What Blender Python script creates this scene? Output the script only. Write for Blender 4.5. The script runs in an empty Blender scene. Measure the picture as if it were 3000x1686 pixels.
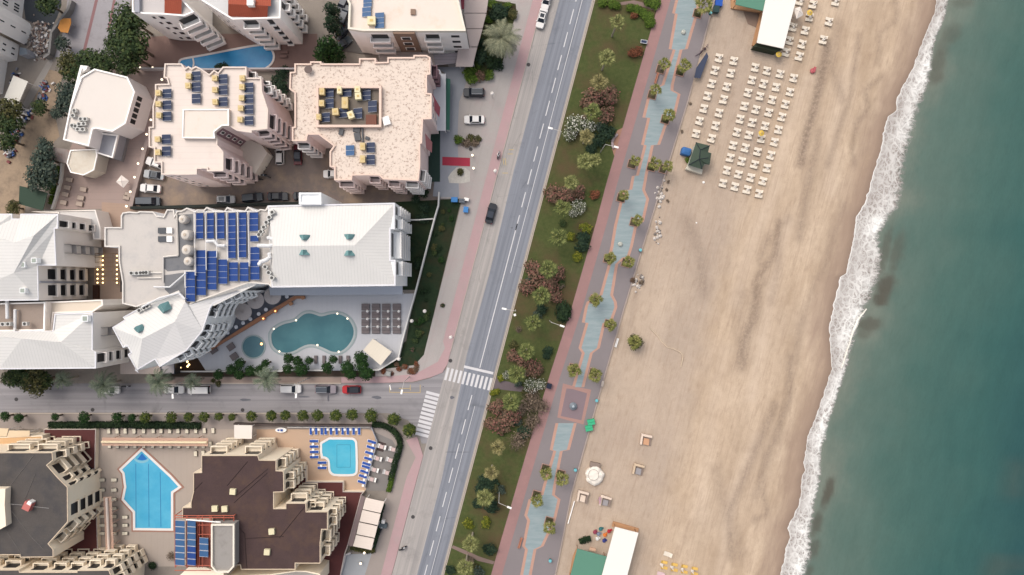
import bpy, math, random
from mathutils import Vector, noise as mnoise
random.seed(7)
sc=bpy.context.scene; COL=sc.collection
H=150.0; S=0.075; K=1.45
PI=math.pi
def P(px,py,z=0.0):
    k=S*(H-z)/H; return ((px-1500)*k,-(py-843)*k)
def T(x0,y0,s,f=4.826):
    return [(x0+float(a)/f,y0+float(b)/f) for a,b in (q.split(',') for q in s.split())]
def T1(x0,y0,a,b,f=4.826): return (x0+a/f,y0+b/f)
def Dd(a,b): return (a*1.1646,b*1.1646)
def W(pts,z): return [P(x,y,z) for x,y in pts]
def area(p): return sum(p[i-1][0]*p[i][1]-p[i][0]*p[i-1][1] for i in range(len(p)))/2
def ccw(p): return list(p) if area(p)>0 else list(p)[::-1]
def cen(p): return (sum(q[0] for q in p)/len(p),sum(q[1] for q in p)/len(p))
def inset(p,d):
    p=ccw(p); n=len(p); out=[]
    for i in range(n):
        a,b,c=p[i-1],p[i],p[(i+1)%n]
        u=Vector((b[0]-a[0],b[1]-a[1])).normalized(); v=Vector((c[0]-b[0],c[1]-b[1])).normalized()
        n1=Vector((-u.y,u.x)); n2=Vector((-v.y,v.x)); m=n1+n2
        if m.length<1e-3: m=n1.copy(); k=1.0
        else:
            m.normalize(); k=1/max(.4,m.dot(n1))
        out.append((b[0]+m.x*d*k,b[1]+m.y*d*k))
    return out
ORD='first second third fourth fifth sixth seventh eighth ninth tenth eleventh twelfth thirteenth fourteenth fifteenth sixteenth seventeenth eighteenth nineteenth twentieth twenty-first twenty-second twenty-third twenty-fourth twenty-fifth twenty-sixth'.split()
# ---------- materials
def lin(c):
    c/=255.0
    return c/12.92 if c<=.04045 else ((c+.055)/1.055)**2.4
def C(c,k=None):
    k=k or K
    return tuple(min(.85,lin(x)/k) for x in c)+(1,)
MATS={}
class NT:
    def __init__(s,name):
        s.m=bpy.data.materials.new(name); s.m.use_nodes=True; s.t=s.m.node_tree
        s.b=s.t.nodes['Principled BSDF']
    def n(s,t,**k):
        x=s.t.nodes.new(t)
        for a,b in k.items(): setattr(x,a,b)
        return x
    def l(s,a,b): s.t.links.new(a,b)
    def pos(s):
        return s.n('ShaderNodeNewGeometry').outputs['Position']
    def mapp(s,vec,scale=(1,1,1),rot=(0,0,0)):
        m=s.n('ShaderNodeMapping'); m.inputs['Scale'].default_value=scale; m.inputs['Rotation'].default_value=rot
        s.l(vec,m.inputs['Vector']); return m.outputs['Vector']
    def noise(s,vec,scale,detail=4,rough=.6):
        x=s.n('ShaderNodeTexNoise'); x.inputs['Scale'].default_value=scale; x.inputs['Detail'].default_value=detail; x.inputs['Roughness'].default_value=rough
        s.l(vec,x.inputs['Vector']); return x.outputs['Fac']
    def ramp(s,fac,stops,mode='LINEAR'):
        r=s.n('ShaderNodeValToRGB'); e=r.color_ramp.elements; r.color_ramp.interpolation=mode
        while len(e)<len(stops): e.new(.5)
        for q,(p,c) in zip(e,stops):
            q.position=p; q.color=c if len(c)==4 else tuple(c)+(1,)
        s.l(fac,r.inputs['Fac']); return r.outputs['Color']
    def mix(s,f,a,b,mode='MIX'):
        x=s.n('ShaderNodeMix',data_type='RGBA',blend_type=mode)
        for k,v in ((0,f),(6,a),(7,b)):
            if hasattr(v,'node'): s.l(v,x.inputs[k])
            else: x.inputs[k].default_value=v
        return x.outputs[2]
    def math(s,op,a,b=0.0,c=None,clamp=False):
        x=s.n('ShaderNodeMath',operation=op); x.use_clamp=clamp
        for k,v in enumerate((a,b) if c is None else (a,b,c)):
            if hasattr(v,'node'): s.l(v,x.inputs[k])
            else: x.inputs[k].default_value=v
        return x.outputs[0]
    def bump(s,h,st=.3,d=.05):
        x=s.n('ShaderNodeBump'); x.inputs['Strength'].default_value=st; x.inputs['Distance'].default_value=d
        s.l(h,x.inputs['Height']); s.l(x.outputs['Normal'],s.b.inputs['Normal'])
    def attr(s,n):
        return s.n('ShaderNodeAttribute',attribute_name=n).outputs['Fac']
    def gray(s,v): return (v,v,v,1)
def mat(name,rgb,rough=.75,var=.12,scale=.35,fine=.06,fscale=6,spec=.3,metal=0,rib=None,bump=0,stain=None,k=None):
    if name in MATS: return MATS[name]
    t=NT(name); b=t.b; c=C(rgb,k)
    b.inputs['Roughness'].default_value=rough; b.inputs['Metallic'].default_value=metal; b.inputs['Specular IOR Level'].default_value=spec
    p=t.pos(); n1=t.noise(p,scale,5,.65); n2=t.noise(p,fscale,2,.6)
    v=t.math('ADD',t.math('MULTIPLY_ADD',n1,2*var,1-var),t.math('MULTIPLY_ADD',n2,2*fine,-fine))
    if rib:
        (dx,dy),per,amt=rib
        sx=t.n('ShaderNodeVectorMath',operation='DOT_PRODUCT'); t.l(p,sx.inputs[0]); sx.inputs[1].default_value=(dx,dy,0)
        fr=t.math('FRACT',t.math('DIVIDE',sx.outputs['Value'],per)); ln=t.math('LESS_THAN',fr,.16)
        v=t.math('MULTIPLY',v,t.math('MULTIPLY_ADD',ln,-amt,1.0))
    hsv=t.n('ShaderNodeCombineColor'); [t.l(v,hsv.inputs[i]) for i in range(3)]
    col=t.mix(1.0,c,hsv.outputs[0],'MULTIPLY')
    if stain:
        (sc_,lo,hi,srgb,amt)=stain
        f=t.math('MULTIPLY',t.ramp(t.noise(p,sc_,6,.7),[(lo,(0,0,0)),(hi,(1,1,1))]),amt)
        col=t.mix(f,col,C(srgb))
    t.l(col,b.inputs['Base Color'])
    if bump: t.bump(n2,bump,.04)
    MATS[name]=t.m; return t.m
def leafmat(name,c1,c2,c3=None,rough=.7):
    if name in MATS: return MATS[name]
    t=NT(name); g=t.n('ShaderNodeNewGeometry')
    st=[(0,C(c1)),(.55,C(c2)),(1,C(c3 or c2))]
    col=t.ramp(g.outputs['Random Per Island'],st)
    n=t.noise(g.outputs['Position'],.8,3)
    col=t.mix(t.math('MULTIPLY',n,.55),col,C(c1))
    t.l(col,t.b.inputs['Base Color']); t.b.inputs['Roughness'].default_value=rough; t.b.inputs['Specular IOR Level'].default_value=.15
    MATS[name]=t.m; return t.m
def emat(name,rgb,st):
    if name in MATS: return MATS[name]
    t=NT(name); t.b.inputs['Emission Color'].default_value=tuple(lin(x) for x in rgb)+(1,); t.b.inputs['Emission Strength'].default_value=st
    t.b.inputs['Base Color'].default_value=(.8,.7,.5,1)
    MATS[name]=t.m; return t.m
# ---------- mesh builder
SPLIT={'post','leg','louvre','wheel'}
class MB:
    def __init__(s): s.v=[]; s.f=[]; s.m=[]
    def pts(s,ps):
        i=len(s.v); s.v+= [tuple(p) for p in ps]; return list(range(i,i+len(ps)))
    def face(s,ps,mi=0): s.f.append(s.pts(ps)); s.m.append(mi); return s
    def sides(s,poly,z0,z1,mi=0):
        poly=ccw(poly); n=len(poly)
        a=s.pts([(x,y,z0) for x,y in poly]); b=s.pts([(x,y,z1) for x,y in poly])
        for i in range(n):
            j=(i+1)%n; s.f.append([a[i],a[j],b[j],b[i]]); s.m.append(mi)
        return s
    def top(s,poly,z,mi=0):
        poly=ccw(poly); return s.face([(x,y,z) for x,y in poly],mi)
    def prism(s,poly,z0,z1,mi=0,mt=None):
        s.sides(poly,z0,z1,mi); s.top(poly,z1,mi if mt is None else mt)
        s.face([(x,y,z0) for x,y in ccw(poly)[::-1]],mi); return s
    def ring(s,out,inn,z0,z1,mi=0):
        n=len(out)
        A=[s.pts([(x,y,z) for x,y in q]) for q,z in ((out,z0),(out,z1),(inn,z1),(inn,z0))]
        for i in range(n):
            j=(i+1)%n
            for k in range(4):
                a,b=A[k],A[(k+1)%4]; s.f.append([a[i],a[j],b[j],b[i]]); s.m.append(mi)
        return s
    def box(s,cx,cy,z0,z1,lx,ly,rot=0,mi=0,tl=0):
        c,q=math.cos(rot),math.sin(rot)
        p=[(cx+x*c-y*q,cy+x*q+y*c) for x,y in ((-lx/2,-ly/2),(lx/2,-ly/2),(lx/2,ly/2),(-lx/2,ly/2))]
        return s.prism(p,z0,z1,mi)
    def bar(s,p,q,r,n=6,mi=0,r2=None,cap=True):
        p=Vector(p); q=Vector(q); d=(q-p).normalized(); r2=r if r2 is None else r2
        u=d.cross(Vector((0,0,1)) if abs(d.z)<.9 else Vector((1,0,0))).normalized(); w=d.cross(u)
        def rg(c,rr): return s.pts([c+(u*math.cos(2*PI*k/n)+w*math.sin(2*PI*k/n))*rr for k in range(n)])
        a,b=rg(p,r),rg(q,r2)
        for i in range(n):
            j=(i+1)%n; s.f.append([a[i],b[i],b[j],a[j]]); s.m.append(mi)
        if cap: s.f+=[a[:],b[::-1]]; s.m+=[mi,mi]
        return s
    def lathe(s,cx,cy,prof,n=16,mi=0):
        R=[s.pts([(cx+r*math.cos(2*PI*k/n),cy+r*math.sin(2*PI*k/n),z) for k in range(n)]) for r,z in prof]
        for a,b in zip(R,R[1:]):
            for i in range(n):
                j=(i+1)%n; s.f.append([a[i],a[j],b[j],b[i]]); s.m.append(mi)
        s.f+=[R[-1][:],R[0][::-1]]; s.m+=[mi,mi]; return s
    def cyl(s,cx,cy,z0,z1,r,r2=None,n=16,mi=0): return s.lathe(cx,cy,[(r,z0),(r if r2 is None else r2,z1)],n,mi)
    def mesh(s,name,mats,smooth=False):
        me=bpy.data.meshes.new(name); me.from_pydata(s.v,[],s.f)
        if not isinstance(mats,(list,tuple)): mats=[mats]
        for m in mats: me.materials.append(m)
        if len(mats)>1: me.polygons.foreach_set('material_index',s.m)
        if smooth: me.polygons.foreach_set('use_smooth',[True]*len(me.polygons))
        me.update(); return me
    def pieces(s):
        par=list(range(len(s.v)))
        def fd(i):
            while par[i]!=i: par[i]=par[par[i]]; i=par[i]
            return i
        for f in s.f:
            for j in f[1:]: par[fd(j)]=fd(f[0])
        out={}
        for f,m in zip(s.f,s.m):
            b=out.setdefault(fd(f[0]),(MB(),{}))
            ix=[]
            for j in f:
                if j not in b[1]: b[1][j]=len(b[0].v); b[0].v.append(s.v[j])
                ix.append(b[1][j])
            b[0].f.append(ix); b[0].m.append(m)
        return [b for b,_ in out.values()]
    def build(s,name,mats,parent=None,local=False,smooth=False):
        if name in SPLIT and parent:
            for b in s.pieces(): o=put(name,b.mesh(name,mats,smooth),parent,local)
            return o
        return put(name,s.mesh(name,mats,smooth),parent,local)
def put(name,me,parent=None,local=False,loc=None,rz=0):
    o=bpy.data.objects.new(name,me); COL.objects.link(o)
    if parent:
        o.parent=parent
        if not local and parent.parent is None and parent.type=='EMPTY': o.location=-Vector(parent.location)
    if loc is not None: o.location=loc
    if rz: o.rotation_euler=(0,0,rz)
    return o
def tag(o,label,cat,group=None):
    o['label']=label; o['category']=cat
    if group: o['group']=group
    return o
def thing(name,label,cat,loc=(0,0,0),rz=0,group=None):
    o=bpy.data.objects.new(name,None); COL.objects.link(o); o.empty_display_size=.3
    o.location=loc; o.rotation_euler=(0,0,rz); return tag(o,label,cat,group)
def struct(o): o['kind']='structure'; return o
def dup(root,loc,rz,label,group=None,scale=1.0,mats=None):
    def cp(o,par):
        c=o.copy(); COL.objects.link(c)
        if par: c.parent=par
        for ch in o.children: cp(ch,c)
        return c
    r=cp(root,None); r.location=loc; r.rotation_euler=(0,0,rz); r.scale=(scale,)*3
    r['label']=label
    if group: r['group']=group
    return r
class Proto:
    """first call moves the original, later calls copy it"""
    def __init__(s,make): s.make=make; s.o=None
    def __call__(s,loc,rz,label,cat,group,scale=1.0):
        if s.o is None:
            s.o=s.make(); r=s.o; r.location=loc; r.rotation_euler=(0,0,rz); r.scale=(scale,)*3
        else: r=dup(s.o,loc,rz,label,group,scale)
        return tag(r,label,cat,group)
# ---------- palette
M=lambda *a,**k: mat(*a,**k)
WHITE=M('white_paint',(243,238,232),.6,.05,.3,.03,k=1.12)
CREAM=M('cream_render',(228,213,190),.8,.07,.3,.03,k=1.0)
DARK=M('dark_void',(42,42,46),.4,.2,.8)
GLASS=M('dark_glass',(40,48,58),.12,.3,.6,.05,spec=.6)
# ================= GROUND AND SETTING
def kx(y): return 1737-.2628*y                 # road kerb line
def KP(s,y): return (kx(y)+s,y)
def interp(tab,y):
    if y<=tab[0][0]: a,b=tab[0],None; return a[1]-.2628*(y-a[0])
    if y>=tab[-1][0]: a=tab[-1]; return a[1]-.2628*(y-a[0])
    for (y0,x0),(y1,x1) in zip(tab,tab[1:]):
        if y0<=y<=y1: return x0+(x1-x0)*(y-y0)/max(1e-6,y1-y0)
def patch(name,px,z,m,z0=None):
    b=MB(); poly=W(px,0)
    if z0 is None: b.top(poly,z)
    else: b.sides(poly,z0,z).top(poly,z)
    return struct(b.build(name,m))
MG=M('ground_earth',(150,140,130),.95,.22,.12,.1,4,stain=(.3,.5,.75,(120,112,104),.6))
# --- asphalt with wheel streaks along the road
def asphalt(name,base,worn,ang,streak=.35):
    t=NT(name); p=t.pos(); q=t.mapp(p,(1,1,1),(0,0,-ang))
    q2=t.mapp(q,(.02,1.3,1)); n1=t.noise(q2,1.0,4,.6); n2=t.noise(p,.25,5,.7); n3=t.noise(p,9,2,.6); n4=t.noise(p,.07,3,.5)
    col=t.mix(t.ramp(n1,[(.38,(0,0,0)),(.62,(1,1,1))]),C([x*.93 for x in base]),C(worn))
    col=t.mix(t.ramp(n2,[(.55,(0,0,0)),(.8,(1,1,1))]),col,C([x*.8 for x in base]))
    col=t.mix(t.math('MULTIPLY',n4,.5),col,C([x*1.08 for x in worn]))
    ck=t.n('ShaderNodeTexVoronoi',feature='DISTANCE_TO_EDGE'); ck.inputs['Scale'].default_value=.09; t.l(t.mapp(q,(.5,1,1)),ck.inputs['Vector']); crk=t.math('MULTIPLY',t.ramp(ck.outputs['Distance'],[(.0,(1,1,1)),(.008,(0,0,0))]),t.ramp(n2,[(.45,(0,0,0)),(.6,(.35,.35,.35))])); col=t.mix(crk,col,C([x*.6 for x in base]))
    g=t.math('MULTIPLY_ADD',n3,.3,.85); cc=t.n('ShaderNodeCombineColor'); [t.l(g,cc.inputs[i]) for i in range(3)]
    t.l(t.mix(1.0,col,cc.outputs[0],'MULTIPLY'),t.b.inputs['Base Color']); t.b.inputs['Roughness'].default_value=.85
    t.bump(n3,.3,.02); return t.m
RA=math.atan2(.9672,.2541)
A1=asphalt('asphalt',(124,127,136),(142,145,153),RA)
A2=asphalt('worn_asphalt',(160,155,152),(182,174,168),RA)
A3=asphalt('street_asphalt',(142,138,140),(160,155,156),0)
PV=M('sidewalk_paving',(182,174,169),.9,.1,.15,.08,5,rib=((.967,-.254),2.4,.035),stain=(.12,.5,.7,(186,164,162),.7))
PK=M('pink_paving',(192,160,160),.9,.1,.2,.08,5,stain=(.22,.48,.75,(176,162,158),.7))
KB=M('kerb_stone',(200,186,172),.85,.1,.5)
MK=M('road_marking',(226,222,222),.7,.14,.6,.12,8)
YL=M('yellow_marking',(205,180,120),.7,.2,.6,.1)
# side street then main road
patch('side_street',[(-400,1124),(1010,1124),(1210,1122),(1262,1108),(1300,1085),(1340,1085),(1335,1300),(1235,1300),(1225,1262),(1195,1232),(1140,1211),(1000,1211),(-400,1213)],.012,A3)
patch('main_road',[KP(-146,-300),KP(0,-300),KP(0,2000),KP(-146,2000)],.02,A2)
patch('driving_lane',[KP(-96,-300),KP(-3,-300),KP(-3,2000),KP(-70,2000),KP(-74,1400),KP(-96,1040),KP(-92,800),KP(-100,500)],.026,A1)
mk=MB()
def strip(b,p,q,w,z):
    a=Vector(P(*p)); c=Vector(P(*q)); d=(c-a).normalized(); n=Vector((-d.y,d.x))*w/2
    b.face([(a.x-n.x,a.y-n.y,z),(c.x-n.x,c.y-n.y,z),(c.x+n.x,c.y+n.y,z),(a.x+n.x,a.y+n.y,z)])
y=-240
while y<640:
    strip(mk,KP(-49,y),KP(-49,y+44),.2,.034); y+=67
strip(mk,KP(-49,656),KP(-48,1078),.2,.034)
y=1158
while y<1900:
    strip(mk,KP(-50,y),KP(-50,y+44),.2,.034); y+=71
strip(mk,KP(-31,-240),KP(-31,800),.12,.034); strip(mk,KP(-33,1190),KP(-33,1900),.1,.034)
struct(mk.build('lane_marking',MK))
ln=Vector((.9672,-.2541))                       # across the road (world)
zb=MB()
for i in range(11):
    s=-140+i*13.4; y0=1076+i*3.0
    strip(zb,KP(s,y0+2),KP(s,y0+38),.52,.034)
strip(zb,T1(1200,900,770,842),T1(1200,900,1182,938),.55,.036)
for i in range(11):
    cx,cy=T1(800,1100,2258-i*15.3,262+i*58)
    strip(zb,(cx-19,cy-5),(cx+19,cy+5),.62,.03)
struct(zb.build('zebra_crossing',MK))
yb=MB()
for a,c in (((1645,240),(2080,245)),((2080,135),(2080,245)),((1940,135),(1940,215)),((1780,185),(1940,185)),((1650,140),(1650,240))):
    strip(yb,T1(800,1100,*a),T1(800,1100,*c),.13,.03)
for a,c in (((920,190),(990,190)),((905,250),(980,250)),((840,310),(850,400)),((870,310),(880,410)),((830,520),(910,520))):
    strip(yb,T1(1300,400,*a),T1(1300,400,*c),.14,.036)
struct(yb.build('yellow_marking',YL))
# tar patches and manholes in the road
MP=M('tar_patch',(112,112,118),.9,.2,.6)
tp=MB()
for x,y,w,h in ((1500,668,9,4),(1240,1100+160/4.826,6,3),(962,1168,6,22),(890,1163,40,5),(720,1172,36,8),(1325,1165,16,10),(1340,1325,80,2.2),(1105,1165,30,10)):
    X,Y=P(x,y); a=random.uniform(-.3,.1); pts=[(X+w*S/2*math.cos(t)*random.uniform(.7,1.15),Y+h*S/2*math.sin(t)*random.uniform(.7,1.15)) for t in [k*PI/6 for k in range(12)]]
    tp.top(pts,.031)
struct(tp.build('tar_patch',MP))
# west pavement + pink strip (real 0.14 m kerb)
patch('sidewalk',[(1270,-300),KP(-176,-300),KP(-176,1000),(1305,1020),(1285,1060),(1215,1098),(1100,1104),(1100,1085),(1215,1070),(1242,1040),(1355,583),(1290,583),(1318,400),(1318,240),(1300,60)],.14,PV,0)
pk=[KP(-176,-300),KP(-146,-300),KP(-146,1040),(1312,1065),(1296,1092),(1262,1106),(1210,1119),(1120,1122),(1000,1122),(1000,1106),(1120,1104),(1215,1097),(1283,1060),(1304,1020),KP(-176,1000)]
patch('pink_path',pk,.15,PK,0)
patch('street_sidewalk',[(440,1106),(999,1106),(999,1122),(440,1122)],.14,M('brown_paving',(170,150,138),.9,.12,.3,.06),0)
patch('south_sidewalk',[KP(-178,2000),KP(-178,1400),(1218,1340),(1190,1290),(1160,1262),(1120,1216),(1000,1214),(-400,1214),(-400,1258),(1080,1258),(1150,1290),(1172,1330),(1135,1450),(1075,1640),(960,2000)],.14,M('brown_paving2',(168,156,148),.9,.12,.25,.06,5),0)
patch('pink_path',[KP(-178,2000),KP(-147,2000),KP(-147,1400),(1240,1335),(1232,1310),(1222,1280),(1190,1290),(1218,1340),KP(-178,1400)],.15,PK,0)
kb=MB()
for a,c in ((( -400,1211.5),(1000,1211.5)),((440,1123.5),(1000,1123.5))):
    A=P(*a);B_=P(*c); kb.prism([(A[0],A[1]-.12),(B_[0],B_[1]-.12),(B_[0],B_[1]+.12),(A[0],A[1]+.12)],0,.155)
for s in (1.5,5.5):
    poly=W([KP(s-1.3,-300),KP(s+1.3,-300),KP(s+1.3,2000),KP(s-1.3,2000)],0); kb.prism(poly,0,.15)
poly=W([KP(-146.5,-300),KP(-145,-300),KP(-145,1030),KP(-146.5,1030)],0); kb.prism(poly,0,.155)
struct(kb.build('kerb',KB))
# --- green strip
def grassmat(name,g1,g2,br,sc1=.12):
    t=NT(name); p=t.pos(); n1=t.noise(p,sc1,5,.6); n2=t.noise(p,1.2,4,.7); n3=t.noise(p,14,2,.7)
    col=t.mix(t.ramp(n2,[(.3,(0,0,0)),(.7,(1,1,1))]),C(g1),C(g2)); col=t.mix(t.ramp(n1,[(.46,(0,0,0)),(.66,(1,1,1))]),col,C(br))
    g=t.math('MULTIPLY_ADD',n3,.7,.65); cc=t.n('ShaderNodeCombineColor'); [t.l(g,cc.inputs[i]) for i in range(3)]
    t.l(t.mix(1.0,col,cc.outputs[0],'MULTIPLY'),t.b.inputs['Base Color']); t.b.inputs['Roughness'].default_value=.95; t.b.inputs['Specular IOR Level'].default_value=.1
    t.bump(n3,.8,.08); return t.m
GR=grassmat('park_grass',(76,86,50),(94,100,60),(100,86,62))
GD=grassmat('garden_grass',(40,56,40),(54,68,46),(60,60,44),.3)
def pl(y): return interp([(0,1933.6),(300,1846.6),(550,1774),(650,1748),(900,1676),(1117,1605.7),(1386,1525.9),(1686,1438.8)],y)
def pe(y): return interp([(0,2092),(68,2074.5),(300,2014),(550,1936),(750,1874.5),(900,1829),(1150,1757),(1450,1673),(1686,1627)],y)
ys=list(range(-300,2001,50))
patch('grass_strip',[KP(6.8,-300)]+[(pl(y)-1,y) for y in ys]+[KP(6.8,2000)],.11,GR,0)
patch('park_path',T(1600,0,'1030,40 1240,10 1480,70 1590,110 1570,160 1480,140 1300,80 1220,60 1060,80'),.118,M('path_earth',(140,118,110),.95,.15,.4))
patch('park_path',T(1300,1386,'130,1020 350,1110 500,1180 720,1250 700,1290 480,1240 330,1160 110,1060'),.118,MATS['path_earth'])
patch('park_path',T(1200,900,'1190,960 1330,1040 1560,1090 1620,1140 1600,1200 1400,1180 1170,1150'),.118,M('path_grey',(112,100,102),.95,.15,.4))
patch('park_path',T(1600,250,'1110,590 1010,640 930,760 930,900 960,1000 1010,960 1080,700'),.118,M('path_tan',(170,130,110),.95,.12,.4))
# --- promenade
PP=M('promenade_grey',(143,134,134),.9,.08,.12,.05,5,stain=(.12,.5,.8,(150,140,140),.6))
PR=M('promenade_pink',(166,130,126),.9,.1,.12,.05,4,stain=(.3,.5,.75,(185,140,135),.6))
PO=M('orange_border',(198,156,138),.9,.12,.25,.06,4,stain=(.4,.5,.75,(190,135,120),.5))
t=NT('cyan_paving'); p=t.pos(); n1=t.noise(t.mapp(p,(.25,1.6,1),(0,0,.25)),1.0,5,.7); n2=t.noise(p,5,2)
col=t.mix(t.ramp(n1,[(.35,(0,0,0)),(.7,(1,1,1))]),C((140,158,162)),C((168,178,180))); col=t.mix(t.math('MULTIPLY',n2,.35),col,C((150,165,160)))
t.l(col,t.b.inputs['Base Color']); t.b.inputs['Roughness'].default_value=.85; PC=t.m
patch('promenade',[(pl(y)+30,y) for y in ys]+[(pe(y),y) for y in ys[::-1]],.12,PP,0)
patch('pink_path',[(pl(y)-1,y) for y in ys]+[(pl(y)+31,y) for y in ys[::-1]],.128,PR,0)
ST=[(-300,2065,2120),(0,1987,2041),(40,1977,2038),(42,1985,2036),(145,1967,2006),(147,1979,1990.6),(250,1946,1964.7),(266,1910,1964),(277,1906.7,1985),(345,1890,1969),(347,1904.6,1952),(425,1886,1925),(427,1894,1906.6),(515,1871.4,1888),(517,1859,1888),(550,1853,1882),(556,1852,1881),(560,1832,1882),(584,1826,1893),(650,1810,1878),(662,1807,1858),(723,1797,1845),(752,1790,1836),(756,1790,1822),(775,1789.6,1802),(865,1764.7,1787.5),(885,1727,1798),(900,1721.7,1800),(945,1713,1784),(947,1724,1765),(1020,1703,1748.7),(1035,1713,1728),(1135,1684,1703)]
ST2=[(1240,1635.7,1681),(1318,1619,1660.5),(1322,1629.5,1640),(1420,1600,1621),(1450,1592,1617),(1463,1557,1633.6),(1510,1544.5,1623),(1525,1553,1619),(1600,1538,1584),(1610,1546.6,1563),(1686,1532,1548.6),(2000,1452,1468)]
for st in (ST,ST2):
    patch('orange_border',[(a-8.5,y) for y,a,b_ in st]+[(b_+8.5,y) for y,a,b_ in st[::-1]],.128,PO)
    patch('cyan_path',[(a,y) for y,a,b_ in st]+[(b_,y) for y,a,b_ in st[::-1]],.134,PC)
patch('orange_border',T(1500,900,'720,1080 870,1120 1120,1170 1010,1660 640,1560'),.13,M('plaza_border',(178,140,130),.9,.14,.25,.06,4))
patch('plaza',T(1500,900,'770,1150 860,1160 1060,1220 980,1600 690,1540'),.138,M('plaza_grey',(142,124,128),.9,.1,.2,.05))
b=MB(); b.top(W([(-9000,-6000),(pe(-6000)+1,-6000)]+[(pe(y)+1,y) for y in ys]+[(pe(8000)+1,8000),(-9000,8000)],0),0); struct(b.build('ground',MG))
# low sea wall along the beach
b=MB()
for y0 in range(-300,2000,50):
    if any(a<y0<c for a,c in ((120,220),)): continue
    poly=W([(pe(y0)-1.5,y0),(pe(y0)+2,y0),(pe(y0+50)+2,y0+50),(pe(y0+50)-1.5,y0+50)],0); b.prism(poly,-.2,.3)
tag(b.build('sea_wall',M('sea_wall_stone',(178,162,152),.9,.2,.6)),'low pale stone edge wall between promenade and sand','wall')
# ---------- beach, sea, foam
SH=[(y,x) for x,y in T(2200,0,'1640,0 1630,100 1560,260 1480,460 1420,620 1330,780 1275,900 1290,970 1210,1030 1165,1180 1170,1230 1120,1370 1150,1448',3.016)]
SH=SH[:-2]+[(y,x) for x,y in T(2200,600,'1000,0 930,100 910,280 890,380 850,560 840,610 785,640 770,720 730,860 715,980 690,1060 690,1150 700,1250 715,1448',3.016)]
SH+=[(y,x) for x,y in T(2200,1206,'560,90 500,220 485,350 462,460 480,520 440,600 440,740 410,850 340,990 318,1040 350,1110 300,1230 290,1340 265,1400 262,1448',3.016)]
SH=sorted(SH)
FR=[(y,x) for x,y in T(2200,0,'1720,0 1690,150 1620,300 1590,420 1580,560 1560,700 1500,850 1460,980 1430,1080 1400,1230 1340,1400',3.016)]
FR+=[(y,x) for x,y in T(2200,600,'1310,0 1230,100 1150,190 1110,260 1130,370 1150,450 1130,600 1100,700 1050,800 1000,920 950,1050 900,1170 850,1340 820,1448',3.016)]
FR+=[(y,x) for x,y in T(2200,1206,'660,100 640,230 600,330 590,450 600,560 570,700 540,850 520,1000 510,1150 510,1300 450,1448',3.016)]
FR=sorted(FR)
def shx(y): return interp(SH,y)
def frx(y): return interp(FR,y)
def segd(px,py,pl_):
    best=1e9
    for (ax,ay),(bx,by) in zip(pl_,pl_[1:]):
        t_=max(0,min(1,((px-ax)*(bx-ax)+(py-ay)*(by-ay))/((bx-ax)**2+(by-ay)**2)))
        best=min(best,math.hypot(px-ax-t_*(bx-ax),py-ay-t_*(by-ay)))
    return best
STREAK=[(T(2200,0,'680,380 640,600 590,820 540,1020 480,1220 440,1448',3.016),16,.9),(T(2200,0,'1280,0 1290,180 1130,300 1140,420 1120,560',3.016),9,.4),(T(2200,0,'1150,690 1010,800 1040,960 930,1100 900,1300 920,1448',3.016),10,.5),
 (T(2200,600,'820,0 780,160 720,300 660,560 560,720 430,1100 400,1400',3.016),12,.4),(T(2200,600,'330,120 160,300 80,480 120,700',3.016),14,.5),(T(2200,1206,'300,0 240,240 120,400 100,700 150,900 30,960',3.016),10,.5),(T(1400,650,'2250,1000 2150,1448'),10,.3),([Dd(1870,740),Dd(1860,830),Dd(1880,900)],22,.35),([Dd(1800,1180),Dd(1830,1300),Dd(1860,1400)],22,.35),([Dd(1950,590),Dd(1960,660),Dd(1940,760)],16,.4)]
LIGHTS=[([Dd(2030,200),Dd(1975,330),Dd(1945,480),Dd(1880,640),Dd(1850,760)],26,.8),([Dd(1985,560),Dd(1945,700),Dd(1915,860),Dd(1890,1000)],18,.8),([Dd(1820,880),Dd(1780,1100),Dd(1760,1300)],24,.5),([Dd(2130,180),Dd(2100,330),Dd(2090,480)],22,.6),([Dd(1905,1100),Dd(1840,1250),Dd(1810,1440)],18,.6),([Dd(1680,700),Dd(1640,900),Dd(1625,1100)],26,.4)]
STREAK+=[([Dd(1905,720),Dd(1895,800),Dd(1870,860),Dd(1865,920)],20,.75),([Dd(1960,560),Dd(1950,640),Dd(1905,700)],14,.7),([Dd(2060,330),Dd(2030,480),Dd(2010,600)],16,.5),([Dd(1990,900),Dd(1985,1000),Dd(1930,1150),Dd(1900,1250)],14,.5),([Dd(1730,560),Dd(1760,640),Dd(1770,740)],22,.45),([Dd(1950,1020),Dd(1880,1180),Dd(1835,1290),Dd(1840,1400)],15,.55),([Dd(2110,60),Dd(2090,160),Dd(2120,250)],16,.45),([Dd(2160,90),Dd(2140,240),Dd(2080,420)],10,.5)]
def grid(name,rows,cols,fn,attrs,m):
    v=[];f=[];A={a:[] for a in attrs}
    for i,r in enumerate(rows):
        for j,c in enumerate(cols):
            x,y,z,at=fn(r,c); v.append((x,y,z)); [A[a].append(at[a]) for a in attrs]
    n=len(cols)
    for i in range(len(rows)-1):
        for j in range(n-1): f.append([i*n+j,(i+1)*n+j,(i+1)*n+j+1,i*n+j+1])
    me=bpy.data.meshes.new(name); me.from_pydata(v,[],f); me.materials.append(m)
    for a in attrs:
        q=me.attributes.new(a,'FLOAT','POINT'); q.data.foreach_set('value',A[a])
    me.polygons.foreach_set('use_smooth',[True]*len(f)); me.update()
    if me.polygons[0].normal.z<0: me.flip_normals()
    o=bpy.data.objects.new(name,me); COL.objects.link(o); return o
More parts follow.
